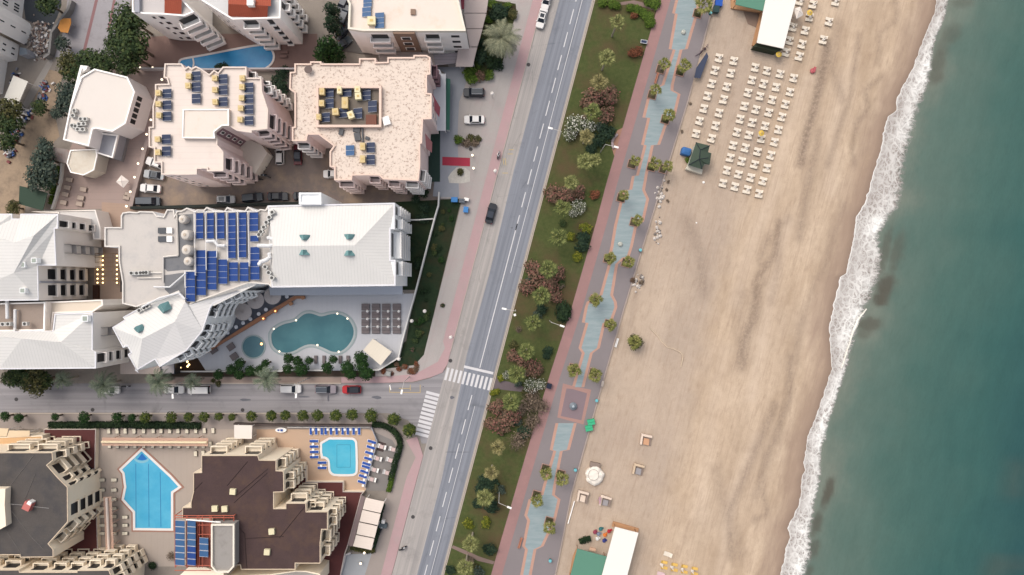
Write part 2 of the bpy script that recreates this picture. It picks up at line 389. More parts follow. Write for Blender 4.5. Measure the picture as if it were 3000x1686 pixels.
rows=[-6000,-1500,-420,-300,-200,-120]+list(range(-60,1760,8))+[1820,1900,2000,2120,3200,8000]
def sandfn(y,c):
    x0=pe(y)-1; xs=shx(y); x1=xs+190
    px=x0+(xs-x0)*c if c<=1 else xs+(x1-xs)*(c-1)
    d=(xs-px)*S; t_=max(0,min(1,1-d/14)); z=.02-.42*t_*t_ if c<=1 else -.4-(c-1)*1.6
    wx,wy=P(px,y); ax=wx*.9672-wy*.2541; al=wx*.2541+wy*.9672
    if c>.02 and c<.99:
        w=min(1,(c)*12)*min(1,d/4)
        z+=w*(.16*mnoise.noise(Vector((ax*.16,al*.035,0)))+.05*mnoise.noise(Vector((ax*.7,al*.35,3))))
    s=0
    for pl_,wd,am in STREAK:
        q=segd(px,y,pl_)
        if q<wd*3: s=max(s,am*math.exp(-(q/wd)**2))
    l_=0
    for pl_,wd,am in LIGHTS:
        q=segd(px,y,pl_)
        if q<wd*3: l_=max(l_,am*math.exp(-(q/wd)**2))
    return wx,wy,z,dict(d=d,streak=s,u=c,pale=l_)
cols=[0,.01,.02]+[.02+.98*k/84 for k in range(1,85)]+[1.15,1.5,2]
t=NT('beach_sand'); p=t.pos(); q=t.mapp(p,(1,1,1),(0,0,-RA)); qs=t.mapp(q,(.28,1,1))
n1=t.noise(qs,.2,6,.68); n2=t.noise(p,.55,7,.8); n3=t.noise(p,5,4,.8); n4=t.noise(p,.05,3,.5); d=t.attr('d')
col=t.mix(t.ramp(n1,[(.35,(0,0,0)),(.65,(1,1,1))]),C((187,163,138)),C((218,194,168)))
far=t.math('SUBTRACT',1.0,t.math('MULTIPLY_ADD',t.math('ADD',t.attr('u'),t.math('MULTIPLY_ADD',t.noise(p,.12,4,.6),.16,-.08)),9,-3.3),clamp=True)
col=t.mix(t.math('MULTIPLY',far,.8),col,C((190,171,154)))
col=t.mix(t.ramp(n4,[(.45,(0,0,0)),(.7,(.55,.55,.55))]),col,C((208,186,163)))
n5=t.noise(qs,1.1,5,.7); col=t.mix(t.ramp(n5,[(.52,(0,0,0)),(.72,(.5,.5,.5))]),col,C((164,140,120)))
g=t.math('MULTIPLY_ADD',n2,.42,.79); g=t.math('ADD',g,t.math('MULTIPLY_ADD',n3,.36,-.18)); cc=t.n('ShaderNodeCombineColor'); [t.l(g,cc.inputs[i]) for i in range(3)]
col=t.mix(1.0,col,cc.outputs[0],'MULTIPLY')
col=t.mix(t.math('MULTIPLY',t.attr('pale'),t.math('MULTIPLY_ADD',n2,.8,.1)),col,C((226,204,182)))
trk=t.noise(t.mapp(q,(.03,1,1)),3.2,2,.5); col=t.mix(t.ramp(trk,[(.55,(0,0,0)),(.68,(.35,.35,.35))]),col,C((176,152,132)))
stv=t.math('MULTIPLY',t.attr('streak'),t.ramp(t.noise(p,1.3,5,.8),[(.3,(.35,.35,.35)),(.6,(1,1,1))]))
col=t.mix(t.math('MULTIPLY',stv,.9),col,C((128,110,98)))
sp=t.ramp(t.noise(p,2.2,3,.6),[(.68,(0,0,0)),(.74,(.5,.5,.5))]); col=t.mix(sp,col,C((150,126,106)))
wet=t.math('ADD',t.math('MULTIPLY_ADD',d,-.22,1.35),t.math('MULTIPLY_ADD',t.noise(qs,.5,3),1.6,-.8),clamp=True)
col=t.mix(t.math('MULTIPLY',wet,.8),col,C((168,144,126)))
w2=t.math('MULTIPLY_ADD',d,-.7,1.0,clamp=True); col=t.mix(t.math('MULTIPLY',w2,.6),col,C((146,124,110)))
t.l(col,t.b.inputs['Base Color']); t.b.inputs['Roughness'].default_value=.95; t.b.inputs['Specular IOR Level'].default_value=.1
t.bump(t.math('ADD',n2,t.math('MULTIPLY',n3,.5)),.6,.12)
struct(grid('beach_sand',rows,cols,sandfn,('d','streak','u','pale'),t.m))
ROCK=[(T1(2200,0,1660,560,3.016),22,50,.6),(T1(2200,0,1640,680,3.016),26,18,.6),(T1(2200,0,1780,300,3.016),30,30,.45),(T1(2200,0,1700,420,3.016),20,30,.4),(T1(2200,600,1300,420,3.016),17,60,.55),(T1(2200,600,1200,720,3.016),25,36,.95),(T1(2200,600,1160,830,3.016),22,22,.95),(T1(2200,600,1190,420,3.016),14,70,.6),(T1(2200,600,1050,1060,3.016),34,22,.75),(T1(2200,600,1010,1140,3.016),20,16,.5),(T1(2200,1206,690,720,3.016),14,45,.9),(T1(2200,1206,590,1000,3.016),14,38,.8),(T1(2200,1206,560,1220,3.016),18,28,.65),(T1(2200,1206,1940,170,3.016),8,9,.6),(T1(2200,1206,520,1420,3.016),12,16,.6),(T1(2200,1206,2250,1380,3.016),60,40,.35),(T1(2200,1206,2350,600,3.016),40,60,.25),(T1(2200,0,1880,20,3.016),30,14,.4)]
def seafn(y,c):
    x0=shx(y)+6; px=x0+c
    s=0
    for (rx,ry),a,b_,am in ROCK:
        ox=px-rx+.26*(y-ry); q=(ox/a)**2+((y-ry)/b_)**2+.55*mnoise.noise(Vector((px*.06,y*.05,2)))+.3*mnoise.noise(Vector((px*.2,y*.15,5)))
        if q<5: s=max(s,am/(1+math.exp(8*(math.sqrt(max(0,q))-1))))
    wx,wy=P(px,y); return wx,wy,-.45,dict(d=(px-frx(y))*S,rock=s)
t=NT('sea_water'); p=t.pos(); q=t.mapp(p,(1,1,1),(0,0,-RA)); qs=t.mapp(q,(.35,1,1))
d=t.attr('d'); n1=t.noise(p,.06,5,.6); n2=t.noise(qs,.5,5,.65); n3=t.noise(qs,2.5,3,.6)
dd=t.math('ADD',t.math('MULTIPLY',d,1/62),t.math('MULTIPLY_ADD',n1,.34,-.17))
col=t.ramp(dd,[(0,C((122,130,118))),(.1,C((98,118,108))),(.3,C((78,108,100))),(.55,C((62,99,94))),(.8,C((46,84,86))),(1,C((30,68,76)))])
rk=t.math('MULTIPLY',t.attr('rock'),t.math('MULTIPLY_ADD',n2,.5,.75),clamp=True)
col=t.mix(rk,col,C((92,90,80)))
sw=t.noise(t.mapp(q,(.16,1,1)),.42,3,.55)
g=t.math('ADD',t.math('ADD',t.math('MULTIPLY_ADD',n2,.28,.82),t.math('MULTIPLY_ADD',n3,.2,-.1)),t.math('MULTIPLY',sw,.1)); cc=t.n('ShaderNodeCombineColor'); [t.l(g,cc.inputs[i]) for i in range(3)]
t.l(t.mix(1.0,col,cc.outputs[0],'MULTIPLY'),t.b.inputs['Base Color']); t.b.inputs['Roughness'].default_value=.4; t.b.inputs['Specular IOR Level'].default_value=.12
t.bump(t.math('ADD',n2,t.math('MULTIPLY',n3,.4)),.25,.25)
sea=grid('sea',rows,[0,6,12,18,24,30,36,42,50,58,66,74,82,90,98,106,114,122,130,140,150,165,180,200,230,270,310,350,400,450,500,560,620,700,800,1000,2500,9000],seafn,('d','rock'),t.m); struct(sea)
def foamfn(y,c):
    a=shx(y)+2+5*abs(mnoise.noise(Vector((y*.028,7,0))))+2.5*mnoise.noise(Vector((y*.09,0,0))); b_=max(frx(y)+16,a+18); px=a+(b_-a)*c
    wx,wy=P(px,y); return wx,wy,-.37+.03*mnoise.noise(Vector((px*.1,y*.1,0)))-.05*c,dict(u=c,w=(b_-a)*S)
t=NT('sea_foam'); p=t.pos(); u=t.attr('u')
wv=t.n('ShaderNodeVectorMath',operation='ADD'); t.l(p,wv.inputs[0]); nz=t.n('ShaderNodeTexNoise'); nz.inputs['Scale'].default_value=.9; nz.inputs['Detail'].default_value=4; t.l(p,nz.inputs['Vector'])
sb=t.n('ShaderNodeVectorMath',operation='MULTIPLY_ADD'); t.l(nz.outputs['Color'],sb.inputs[0]); sb.inputs[1].default_value=(1.6,1.6,0); sb.inputs[2].default_value=(-.8,-.8,0); t.l(sb.outputs[0],wv.inputs[1])
def vor(sc_):
    v=t.n('ShaderNodeTexVoronoi',feature='DISTANCE_TO_EDGE'); v.inputs['Scale'].default_value=sc_; t.l(t.mapp(wv.outputs[0],(1,.55,1),(0,0,RA)),v.inputs['Vector']); return v.outputs['Distance']
lace=t.math('MAXIMUM',t.ramp(vor(.8),[(.03,(1,1,1)),(.17,(0,0,0))]),t.math('MULTIPLY',t.ramp(vor(1.9),[(.03,(1,1,1)),(.19,(0,0,0))]),.8))
big=t.noise(p,.22,4,.65); fine=t.noise(p,2.8,5,.75)
edge=t.math('SUBTRACT',1.0,t.math('MULTIPLY',u,26),clamp=True)
mid=t.ramp(u,[(0,(.6,.6,.6)),(.1,(.25,.25,.25)),(.35,(.6,.6,.6)),(.7,(1,1,1)),(.88,(.8,.8,.8)),(1,(.1,.1,.1))])
thin=t.ramp(t.noise(p,.055,3,.5),[(.38,(.25,.25,.25)),(.6,(1,1,1))])
solid=t.math('MULTIPLY',t.math('MULTIPLY',t.ramp(t.math('ADD',t.math('ADD',t.math('MULTIPLY',big,.55),t.math('MULTIPLY',fine,.3)),t.math('MULTIPLY',t.noise(t.mapp(t.mapp(p,(1,1,1),(0,0,-RA)),(1.7,.4,1)),1.0,5,.7),.35)),[(.53,(0,0,0)),(.68,(1,1,1))]),thin),mid)
fo=t.math('MAXIMUM',t.math('MAXIMUM',t.math('MULTIPLY',lace,t.math('MULTIPLY',t.math('MULTIPLY_ADD',mid,.65,.22),t.math('MULTIPLY_ADD',thin,.55,.45))),solid),edge,clamp=True)
col=t.mix(fo,C((158,146,138)),C((250,246,240),1.1))
t.l(col,t.b.inputs['Base Color']); t.b.inputs['Roughness'].default_value=.5
al=t.math('SUBTRACT',1.0,t.math('MULTIPLY_ADD',u,6.0,-3.3),clamp=True)
rag=t.math('SUBTRACT',1.0,t.math('MULTIPLY_ADD',u,5.0,t.math('MULTIPLY_ADD',t.noise(t.mapp(p,(.35,1,1),(0,0,RA)),1.1,5,.75),3.6,-5.5)),clamp=True)
t.l(t.math('MAXIMUM',al,t.math('MULTIPLY',rag,.9),clamp=True),t.b.inputs['Alpha'])
fm=grid('sea_foam',[-420,-200]+list(range(-60,1760,3))+[1900,2120],[k/16 for k in range(17)],foamfn,('u','w'),t.m); fm['kind']='stuff'
# breaking wave crest
b=MB(); cr=T(2200,600,'1030,920 1000,960 960,1010 930,1090 905,1140 880,1230 855,1300 830,1380 810,1448',3.016); wd=[4,6,9,12,7,5,5,4.5,4]
for (p0,w0),(p1,w1) in zip(zip(cr,wd),zip(cr[1:],wd[1:])):
    n=6
    for k in range(n):
        a=k/n;c=(k+1)/n
        q=[(p0[0]+(p1[0]-p0[0])*s_+random.uniform(-1,1),p0[1]+(p1[1]-p0[1])*s_,w0+(w1-w0)*s_) for s_ in (a,c)]
        A=[P(q[0][0]-q[0][2]/2,q[0][1]),P(q[1][0]-q[1][2]/2,q[1][1]),P(q[1][0]+q[1][2]/2,q[1][1]),P(q[0][0]+q[0][2]/2,q[0][1])]
        b.face([(A[0][0],A[0][1],-.38),(A[1][0],A[1][1],-.38),((A[1][0]+A[2][0])/2,(A[1][1]+A[2][1])/2,-.1),((A[0][0]+A[3][0])/2,(A[0][1]+A[3][1])/2,-.1)])
        b.face([((A[0][0]+A[3][0])/2,(A[0][1]+A[3][1])/2,-.1),((A[1][0]+A[2][0])/2,(A[1][1]+A[2][1])/2,-.1),(A[2][0],A[2][1],-.42),(A[3][0],A[3][1],-.42)])
o=b.build('wave_crest',M('wave_white',(246,242,230),.6,.06,1.5,.1,6)); o['kind']='stuff'
# ---------- paved courts and yards
patch('alley',[(215,-200),(400,-200),(385,0),(330,165),(160,168),(190,80)],.03,M('alley_grey',(168,163,165),.9,.12,.3,.08,5,stain=(.5,.5,.75,(140,132,135),.6)))
rs=MB(); strip(rs,(293,-40),(247,150),.65,.038); strip(rs,(343,-40),(318,90),.55,.038); struct(rs.build('paving_stripe',M('stripe_red',(150,112,112),.9,.1,.5)))
patch('dark_yard',T(0,0,'400,20 870,60 720,440 480,340 400,280'),.02,M('dark_yard_asphalt',(72,76,80),.9,.15,.3))
patch('dark_yard',[(60,-60),(180,-60),(180,12),(172,40),(149,91),(99,70),(75,58)],.018,MATS['dark_yard_asphalt'])
patch('dirt_yard',[(130,200),(185,215),(160,330),(175,400),(100,480),(75,600),(70,660),(-200,660),(-200,300),(60,420)],.02,M('dirt',(172,150,126),.95,.18,.2,.1,5,stain=(.4,.45,.7,(120,105,92),.8)))
patch('alley',[(150,165),(130,195),(85,270),(40,360),(0,420),(0,440),(60,350),(110,270),(155,185)],.03,M('alley_concrete',(168,160,152),.9,.15,.4))
patch('court_deck',[(385,195),(400,110),(640,100),(930,100),(930,205)],.05,M('brown_deck',(138,112,104),.9,.1,.3,.04,4))
patch('courtyard',[(320,205),(500,198),(470,330),(440,420),(380,612),(150,614),(185,490),(220,400),(300,250)],.04,M('mauve_paving',(172,152,144),.9,.1,.2,.05,4,rib=((0,1),1.6,.05),stain=(.2,.5,.8,(175,150,140),.6)))
patch('parking_lot',[(440,420),(600,380),(880,380),(1000,500),(1300,545),(1300,586),(380,620),(378,604)],.035,M('lot_asphalt',(128,116,110),.9,.18,.15,.08,4,stain=(.12,.45,.62,(168,146,124),.75)))
patch('forecourt',T(1200,0,'370,950 780,960 800,1180 760,1300 700,1448 680,1900 700,2800 330,2780 500,1040'),.145,M('forecourt_grey',(160,162,168),.9,.14,.2,.06,4))
patch('hotel_terrace',T(800,850,'-950,1140 -1090,920 -1000,830 380,10 430,60 1830,55 1990,50 1890,470 1830,700 1790,830 1760,960 1500,1130 1390,1140'),.08,M('terrace_grey',(208,208,212),.8,.05,.12,.03,4,rib=((1,0),1.1,.03)))
patch('restaurant_deck',T(400,850,'950,880 700,700 900,400 1100,180 1480,-60 2450,-60 2230,80'),.086,M('dark_deck',(120,122,132),.85,.12,.5,.05))
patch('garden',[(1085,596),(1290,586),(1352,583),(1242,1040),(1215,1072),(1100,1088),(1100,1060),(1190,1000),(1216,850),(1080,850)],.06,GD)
patch('planting_bed',[(440,1085),(800,1087),(1100,1086),(1105,1104),(440,1104)],.05,M('bed_soil',(74,62,52),.95,.2,.5))
patch('hotel_court',T(0,600,'1330,480 1760,480 1760,1448 1330,1448'),.05,M('court_brown',(178,156,140),.9,.1,.3,.05,5,rib=((1,0),.6,.05)))
patch('entrance_paving',T(0,400,'1440,930 2400,1000 2400,1448 1450,1480'),.05,M('entrance_brown',(180,154,136),.9,.1,.3,.05,5,rib=((0,1),.7,.05)))
patch('pool_terrace',[(283,1258),(752,1258),(752,1330),(600,1660),(285,1660)],.06,M('terrace_beige',(182,168,156),.85,.07,.2,.04,5,rib=((1,0),1.3,.03)))
patch('pool_terrace',[(752,1250),(1088,1249),(1118,1300),(1068,1445),(860,1445),(752,1340)],.06,M('terrace_peach',(206,176,150),.85,.07,.25,.04,5))
patch('restaurant_terrace',T(800,1100,'1400,690 1560,760 1760,860 1770,960 1690,1330 1600,1630 1310,1630 1340,1400 1460,980'),.07,M('terrace_dark',(140,134,130),.9,.12,.3,.06,5))
patch('corner_terrace',T(800,1386,'1020,1150 1400,1130 1280,1500 940,1500'),.15,M('terrace_slate',(170,172,174),.85,.08,.3,.04))
patch('garden_soil',T(1200,0,'1110,0 1500,60 1510,160 1400,600 1310,900 1100,1060 800,1150 780,1000 900,930 1000,500'),.15,grassmat('bed_grass',(58,66,40),(74,80,48),(70,58,44),.4))

b=MB(); rr_=random.Random(3)
for cx_,cy_,n_,sp_ in ((1662,488,30,14),(1655,585,26,16),(1600,705,16,10),(1612,700,8,6)):
    for _ in range(n_):
        x,y=Dd(cx_+rr_.gauss(0,4)-(0),cy_+rr_.gauss(0,sp_)); X,Y=P(x,y); r=rr_.uniform(.15,.45); b.lathe(X,Y,[(r*.9,0),(r,r*.4),(r*.6,r*.8),(r*.2,r)],6,rr_.choice((0,0,1)))
o=b.build('shore_rocks',[M('rock_pale',(216,206,196),.9,.2,1.5),M('rock_grey',(140,130,122),.9,.2,1.5)]); o['kind']='stuff'
# ================= BUILDINGS
def wallpt(a,b,t,off):
    d=Vector((b[0]-a[0],b[1]-a[1])); n=Vector((d.y,-d.x)).normalized()
    return (a[0]+d.x*t+n.x*off,a[1]+d.y*t+n.y*off)
def quadwall(b,a,c,t0,t1,o0,o1,z0,z1,mi=0):
    p=[wallpt(a,c,t0,o0),wallpt(a,c,t1,o0),wallpt(a,c,t1,o1),wallpt(a,c,t0,o1)]
    b.prism(p,z0,z1,mi)
def orient(root_poly,a,c):
    """order wall ends so that the outward side is on the right hand of a->c"""
    cx,cy=cen(root_poly); m=((a[0]+c[0])/2,(a[1]+c[1])/2); d=(c[0]-a[0],c[1]-a[1])
    return (a,c)
def window(root,a,c,t0,t1,z0,z1,frame=WHITE,glass=GLASS):
    f=MB(); quadwall(f,a,c,t0,t1,-.05,.05,z0,z1); o=f.build('window',frame,root)
    L=math.hypot(c[0]-a[0],c[1]-a[1]); e=.09/L
    g=MB(); quadwall(g,a,c,t0+e,t1-e,.0,.075,z0+.09,z1-.09); g.build('pane',glass,o)
def balcony(root,a,c,t0,t1,z,depth,wm,rail=.95,dark=DARK,door=True,hh=2.1,thick=.16):
    L=math.hypot(c[0]-a[0],c[1]-a[1]); e=.16/L
    b=MB(); quadwall(b,a,c,t0,t1,.004,depth,z-.18,z)
    quadwall(b,a,c,t0,t1,depth-thick,depth+.004,z+.002,z+rail); quadwall(b,a,c,t0-e*.02,t0+e,.004,depth-thick-.003,z+.002,z+rail); quadwall(b,a,c,t1-e,t1+e*.02,.004,depth-thick-.003,z+.002,z+rail)
    o=b.build('balcony',wm,root)
    if door:
        g=MB(); m=(t1-t0)*.1; quadwall(g,a,c,t0+m,t1-m,-.02,.05,z+.03,z+hh); g.build('balcony_door',dark,o)
def railing_balcony(root,a,c,t0,t1,z,depth,wm,n=8,dark=DARK):
    L=math.hypot(c[0]-a[0],c[1]-a[1])
    b=MB(); quadwall(b,a,c,t0,t1,.004,depth,z-.2,z); o=b.build('balcony',wm,root)
    r=MB(); quadwall(r,a,c,t0,t1,depth-.1,depth+.01,z+.9,z+1.0); quadwall(r,a,c,t0,t1,depth-.1,depth+.01,z+.35,z+.45)
    for k in range(n+1):
        t_=t0+(t1-t0)*k/n; quadwall(r,a,c,t_-.05/L,t_+.05/L,depth-.095,depth+.005,z+.002,z+.9)
    r.build('railing',WHITE,o)
    g=MB(); m=(t1-t0)*.06; quadwall(g,a,c,t0+m,t1-m,-.02,.05,z+.03,z+2.1); g.build('balcony_door',dark,o)
def building(name,label,px,z,wm,rm,parapet=.5,pw=.3,pm=None,cat='building',z0=0,base_px=None):
    poly=ccw(W(px,z)); c=cen(poly); root=thing(name,label,cat,(c[0],c[1],z0))
    MB().sides(poly,z0,z).build('wall',wm,root)
    MB().top(poly,z).build('roof',rm,root)
    if parapet:
        MB().ring(poly,inset(poly,pw),z,z+parapet).build('parapet',pm or wm,root)
    root['_']=0; del root['_']
    return root,poly
def E(px,z): return P(px[0],px[1],z)
def slope_roof(root,name,faces,m,th=0):
    b=MB()
    for f in faces: b.face([(*P(x,y,z),z) for x,y,z in f])
    # upward normals
    o=b.build(name,m,root)
    for p in o.data.polygons:
        if p.normal.z<0: p.flip()
    return o
FAC=M('white_render',(226,220,216),.75,.07,.3,.04,5,k=1.0)
FACW=M('bright_render',(238,232,226),.75,.05,.3,.03,k=1.0)
PINKR=M('pink_render',(222,202,196),.8,.08,.3,.04,k=1.0)
ROOFC=M('cream_flat_roof',(246,230,216),.85,.05,.25,.03,4,stain=(.3,.52,.75,(225,196,160),.5))
ROOFP=M('pale_flat_roof',(244,228,216),.85,.05,.3,.03,4,rib=((0,1),1.15,.05),stain=(.35,.55,.78,(226,204,190),.5))
ROOFH=M('hall_roof',(240,230,220),.85,.04,.2,.02,4,stain=(.5,.6,.8,(228,214,200),.4))
BEIGE=M('beige_wall',(206,196,184),.8,.06,.3,k=1.0)
PURP=M('purple_render',(150,118,124),.8,.08,.5)
BRN=M('brown_render',(150,124,106),.8,.08,.5)
REDT=M('red_roof_tile',(172,84,60),.8,.14,.5,.08,6,rib=((1,0),.42,.18))
GREYR=M('grey_slab',(172,172,178),.85,.08,.3)
# --- 1 tower block with window groups (upper left corner)
def base2roof(px,z):  # ground trace -> roof-level pixels
    return [(1500+(x-1500)*H/(H-z),843+(y-843)*H/(H-z)) for x,y in px]
r,pl1=building('apartment_block','white apartment block with triple window groups, cut by the left frame edge',base2roof(T(0,0,'345,-300 345,0 312,258 425,335 440,430 425,530 360,640 100,500 -200,380 -200,-300'),15),15,FACW,ROOFC)
zz=[1.2,4.4,7.6,10.8]
B=base2roof
def bw(x,y,z=0): return P(x,y)
a0=P(*T1(0,0,312,258)); 
A_=P(*T1(0,0,345,0)); B_=P(*T1(0,0,312,258)); Cc=P(*T1(0,0,440,430)); D_=P(*T1(0,0,360,640)); E_=P(*T1(0,0,425,335)); F_=P(*T1(0,0,425,530))
for z in zz:
    for k in range(3):
        window(r,F_,E_,.05+.3*k,.25+.3*k,z,z+1.6)
        window(r,B_,A_,.15+.16*k,.27+.16*k,z,z+1.6)
# --- 2 lower white block beneath
r,pl2=building('apartment_block','white low block with tiny windows beside the rubble yard on the left edge',base2roof(T(0,0,'-200,540 0,505 130,560 270,640 255,760 240,860 110,880 40,1330 -200,1370'),9),9,FACW,ROOFC)
a=P(*T1(0,0,240,860)); c=P(*T1(0,0,270,640))
for z in (1,3.6,6.2):
    for k in range(2): window(r,a,c,.2+.35*k,.34+.35*k,z,z+1.1)
r,_=building('lean_to','grey metal lean-to against the white low block',T(0,0,'280,670 370,690 390,770 270,780'),2.6,GREYR,M('grey_sheet',(120,128,136),.6),0)
# --- 3 white shed roof
def canopy(name,label,px,z,m,th=.14,legs=True,cat='canopy',leg=WHITE,part='roof',group=None,valance=0):
    poly=ccw(W(px,z)); c=cen(poly); r=thing(name,label,cat,(c[0],c[1],0),0,group)
    MB().prism(poly,z-th,z).build(part,m,r)
    if legs:
        for x,y in inset(poly,.25)[::max(1,len(poly)//4)][:4]:
            MB().bar((x,y,0),(x,y,z-th-.003),.07,8).build('post',leg,r)
    if valance: MB().ring(poly,inset(poly,.05),z-th-valance,z-th-.002).build('valance',m,r)
    return r
canopy('yard_canopy','flat white canopy roof beside the alley on the left edge',T(0,200,'190,105 395,190 240,555 50,440'),3.2,M('white_canopy',(232,226,214),.7,.05,.3),.16,True,'canopy')
# --- 4 octagonal hall
r,hp=building('banquet_hall','white hall with clipped octagonal roof and rooftop air units, left of the parking lot',T(0,200,'1155,130 1350,15 1815,130 1920,340 1790,790 1600,905 1370,860 1325,870 1270,1110 905,1020 1000,560'),7,FAC,ROOFH,.35,.3,FACW)
a=E(T1(0,200,1790,790),7); c=E(T1(0,200,1920,340),7)
for k in range(5): window(r,a,c,.06+.18*k,.22+.18*k,4.2,6.2,FAC,DARK)
hw=ccw(W(T(0,200,'1130,-20 1160,0 1010,560 985,555'),6.8)); MB().prism(hw,0,6.8).build('side_wing',FACW,r)
MB().prism(ccw(W(T(0,200,'1130,-40 1240,-30 1220,20 1165,60'),6.5)),0,6.5).build('side_wing',FACW,r)
an=ccw(W(T(0,200,'1440,920 1690,950 1610,1280 1370,1205'),3.6)); MB().prism(an,0,3.6).build('annex',GREYR,r)
MB().ring(an,inset(an,.3),3.602,4.1).build('annex_parapet',FACW,r)
MB().prism(ccw(W(T(0,200,'1930,340 2130,450 2000,860 1800,1000 1720,1320 1620,1290 1690,960 1800,810'),.9)),0,.9).build('terrace_ledge',M('ledge_grey',(150,146,146),.85),r)
oc=ccw(W(T(0,400,'1000,195 1370,180 1385,270 1340,480 1190,555 1005,515 950,385'),4)); MB().prism(oc,0,4).build('entrance_wing',M('octagon_roof',(226,216,200),.85,.07,.3,.03,4,stain=(.4,.5,.75,(205,186,160),.6)),r)
MB().ring(oc,inset(oc,.22),4.002,4.25).build('entrance_parapet',FACW,r)
canopy('rusty_shed','rusty grey metal shed roofs between the trees and the octagonal wing',T(0,400,'620,175 700,200 720,150 930,180 1000,200 950,385 700,320 580,280'),3,M('rusty_sheet',(156,144,138),.8,.15,.6,.06,5,stain=(.5,.5,.7,(150,100,80),.7)),.12,True,'shed',GREYR)
# --- 5 cream apartment house C
zc=16
cpx=T(400,180,'410,40 650,40 700,110 745,75 790,110 850,75 920,110 1040,190 1105,130 1165,165 1230,85 1565,85 1565,240 1775,240 1785,430 1870,690 1860,965 1640,985 1640,1020 1430,990 1320,925 1200,935 1105,1020 1155,1100 1155,1190 1240,1285')+T(400,400,'1240,495 1005,500 1005,462 865,465 865,545 630,550 360,545 360,380 260,380 260,170 185,160')+T(400,180,'185,935 240,930 240,640 275,510 275,330 460,325 440,250 395,240')
r,cp=building('apartment_house','cream apartment house with solar collectors and open penthouse roof left of the parking lot',cpx,zc,PINKR,ROOFP,.4,.26,M('coping_blush',(244,226,212),.8,.06,.3))
aptC=r
ph=ccw(W(T(400,180,'660,680 1310,680 1310,915 1215,915 1105,1000 1115,1095 650,1090'),zc+.8)); MB().prism(ph,zc+.003,zc+.8).build('penthouse',ROOFC,r); MB().ring(ph,inset(ph,.22),zc+.802,zc+1.0).build('penthouse_parapet',FACW,r)
a=E(T1(400,180,1105,1020),zc); c=E(T1(400,180,1200,935),zc)
pb=MB(); quadwall(pb,a,c,.0,1,.02,.12,3.6,zc+.4); pb.build('stair_panel',PURP,r)
for k in range(4):
    g=MB(); quadwall(g,a,c,.3,.75,.1,.16,4.6+2.9*k,6.2+2.9*k); o=g.build('window',WHITE,r); g=MB(); quadwall(g,a,c,.4,.7,.12,.18,4.8+2.9*k,6.0+2.9*k); g.build('pane',DARK,o)
def WE(p0,p1,z): return E(p0,z),E(p1,z)
fl=[1.0,4.1,7.2,10.3,13.2]
a,c=WE(T1(400,400,1240,495),T1(400,180,1240,1285),zc)
for z in fl: balcony(r,a,c,.1,.8,z,1.0,PINKR)
a,c=WE(T1(400,180,1860,965),T1(400,180,1870,690),zc)
for z in fl: balcony(r,a,c,.08,.9,z,.9,PINKR,1.0)
a,c=WE(T1(400,180,1785,430),T1(400,180,1775,240),zc)
for z in fl: balcony(r,a,c,.05,.6,z,1.1,FACW)
for z in fl: balcony(r,a,c,.7,1.0,z,.8,FACW)
a,c=WE(T1(400,180,1565,240),T1(400,180,1565,85),zc)
for z in fl: balcony(r,a,c,.15,.85,z,1.0,FACW)
a,c=WE(T1(400,180,1640,985),T1(400,180,1860,965),zc)
for z in fl: balcony(r,a,c,.15,.9,z,.9,PINKR)
a,c=WE(T1(400,400,1005,500),T1(400,400,1240,495),zc)
for z in fl[1:]: balcony(r,a,c,.1,.9,z,.9,PINKR)
a,c=WE(T1(400,400,360,545),T1(400,400,630,550),zc)
for z in fl: window(r,a,c,.2,.4,z+.6,z+1.8); window(r,a,c,.6,.8,z+.6,z+1.8)
MB().prism(ccw(W(T(400,180,'1530,1090 1755,1175 1850,1300 1680,1590 1470,1480 1460,1160'),3.6)),0,3.6).build('porch_roof',BEIGE,r)
# --- 6 gravel-roofed apartment house D
zd=13
GRAV=mat('gravel_roof',(240,222,206),.95,.07,.25,.1,9,stain=(2.2,.52,.64,(158,128,112),.8))
dpx=T(800,150,'310,185 530,185 530,155 690,155 690,185 1220,185 1220,110 1460,110 1460,165 1620,160 1620,95 1985,95 1985,65 2175,65 2230,100 2230,340 2180,350 2180,600 2245,605 2245,970 2125,975 2115,1180')+T(800,400,'2110,105 2085,110 2085,420 2060,635 1560,612 1500,560 1330,555 1130,560 1120,625 870,625 870,445 805,435 805,220 860,140')+T(800,150,'650,1190 500,1190 480,1280 275,1280 275,1080 310,1075 310,600 235,545 245,305 310,300')
r,dp=building('apartment_house','apartment house with speckled gravel roof and a sunken square of solar collectors',dpx,zd,PINKR,GRAV,.4,.3,M('peach_coping',(244,216,198),.8,.05,.4))
well=ccw(W(T(800,150,'610,490 1530,490 1530,1075 610,1075'),zd+1.1)); wi=inset(well,.45); MB().ring(well,wi,zd+.003,zd+1.1).build('roof_well_wall',MATS['peach_coping'],r)
MB().top(inset(well,.4),zd+.02).build('roof_well_floor',M('well_floor',(128,118,108),.95,.2,.6,.1,4,stain=(.4,.5,.7,(150,130,110),.6)),r)
fd=[.9,3.8,6.7,9.6]
a,c=WE(T1(800,400,870,625),T1(800,400,1120,625),zd)
for z in fd: balcony(r,a,c,.1,.95,z,1.0,PINKR)
a,c=WE(T1(800,400,1330,555),T1(800,400,1500,560),zd)
for z in fd: balcony(r,a,c,.0,.9,z,1.1,PINKR)
a,c=WE(T1(800,400,1560,612),T1(800,400,2060,635),zd)
for z in fd: balcony(r,a,c,.08,.42,z,1.1,PINKR); balcony(r,a,c,.58,.95,z,1.1,FACW)
a,c=WE(T1(800,400,2060,635),T1(800,400,2085,420),zd)
for z in fd: balcony(r,a,c,.1,.9,z,.9,FACW)
a,c=WE(T1(800,150,2245,970),T1(800,150,2245,605),zd)
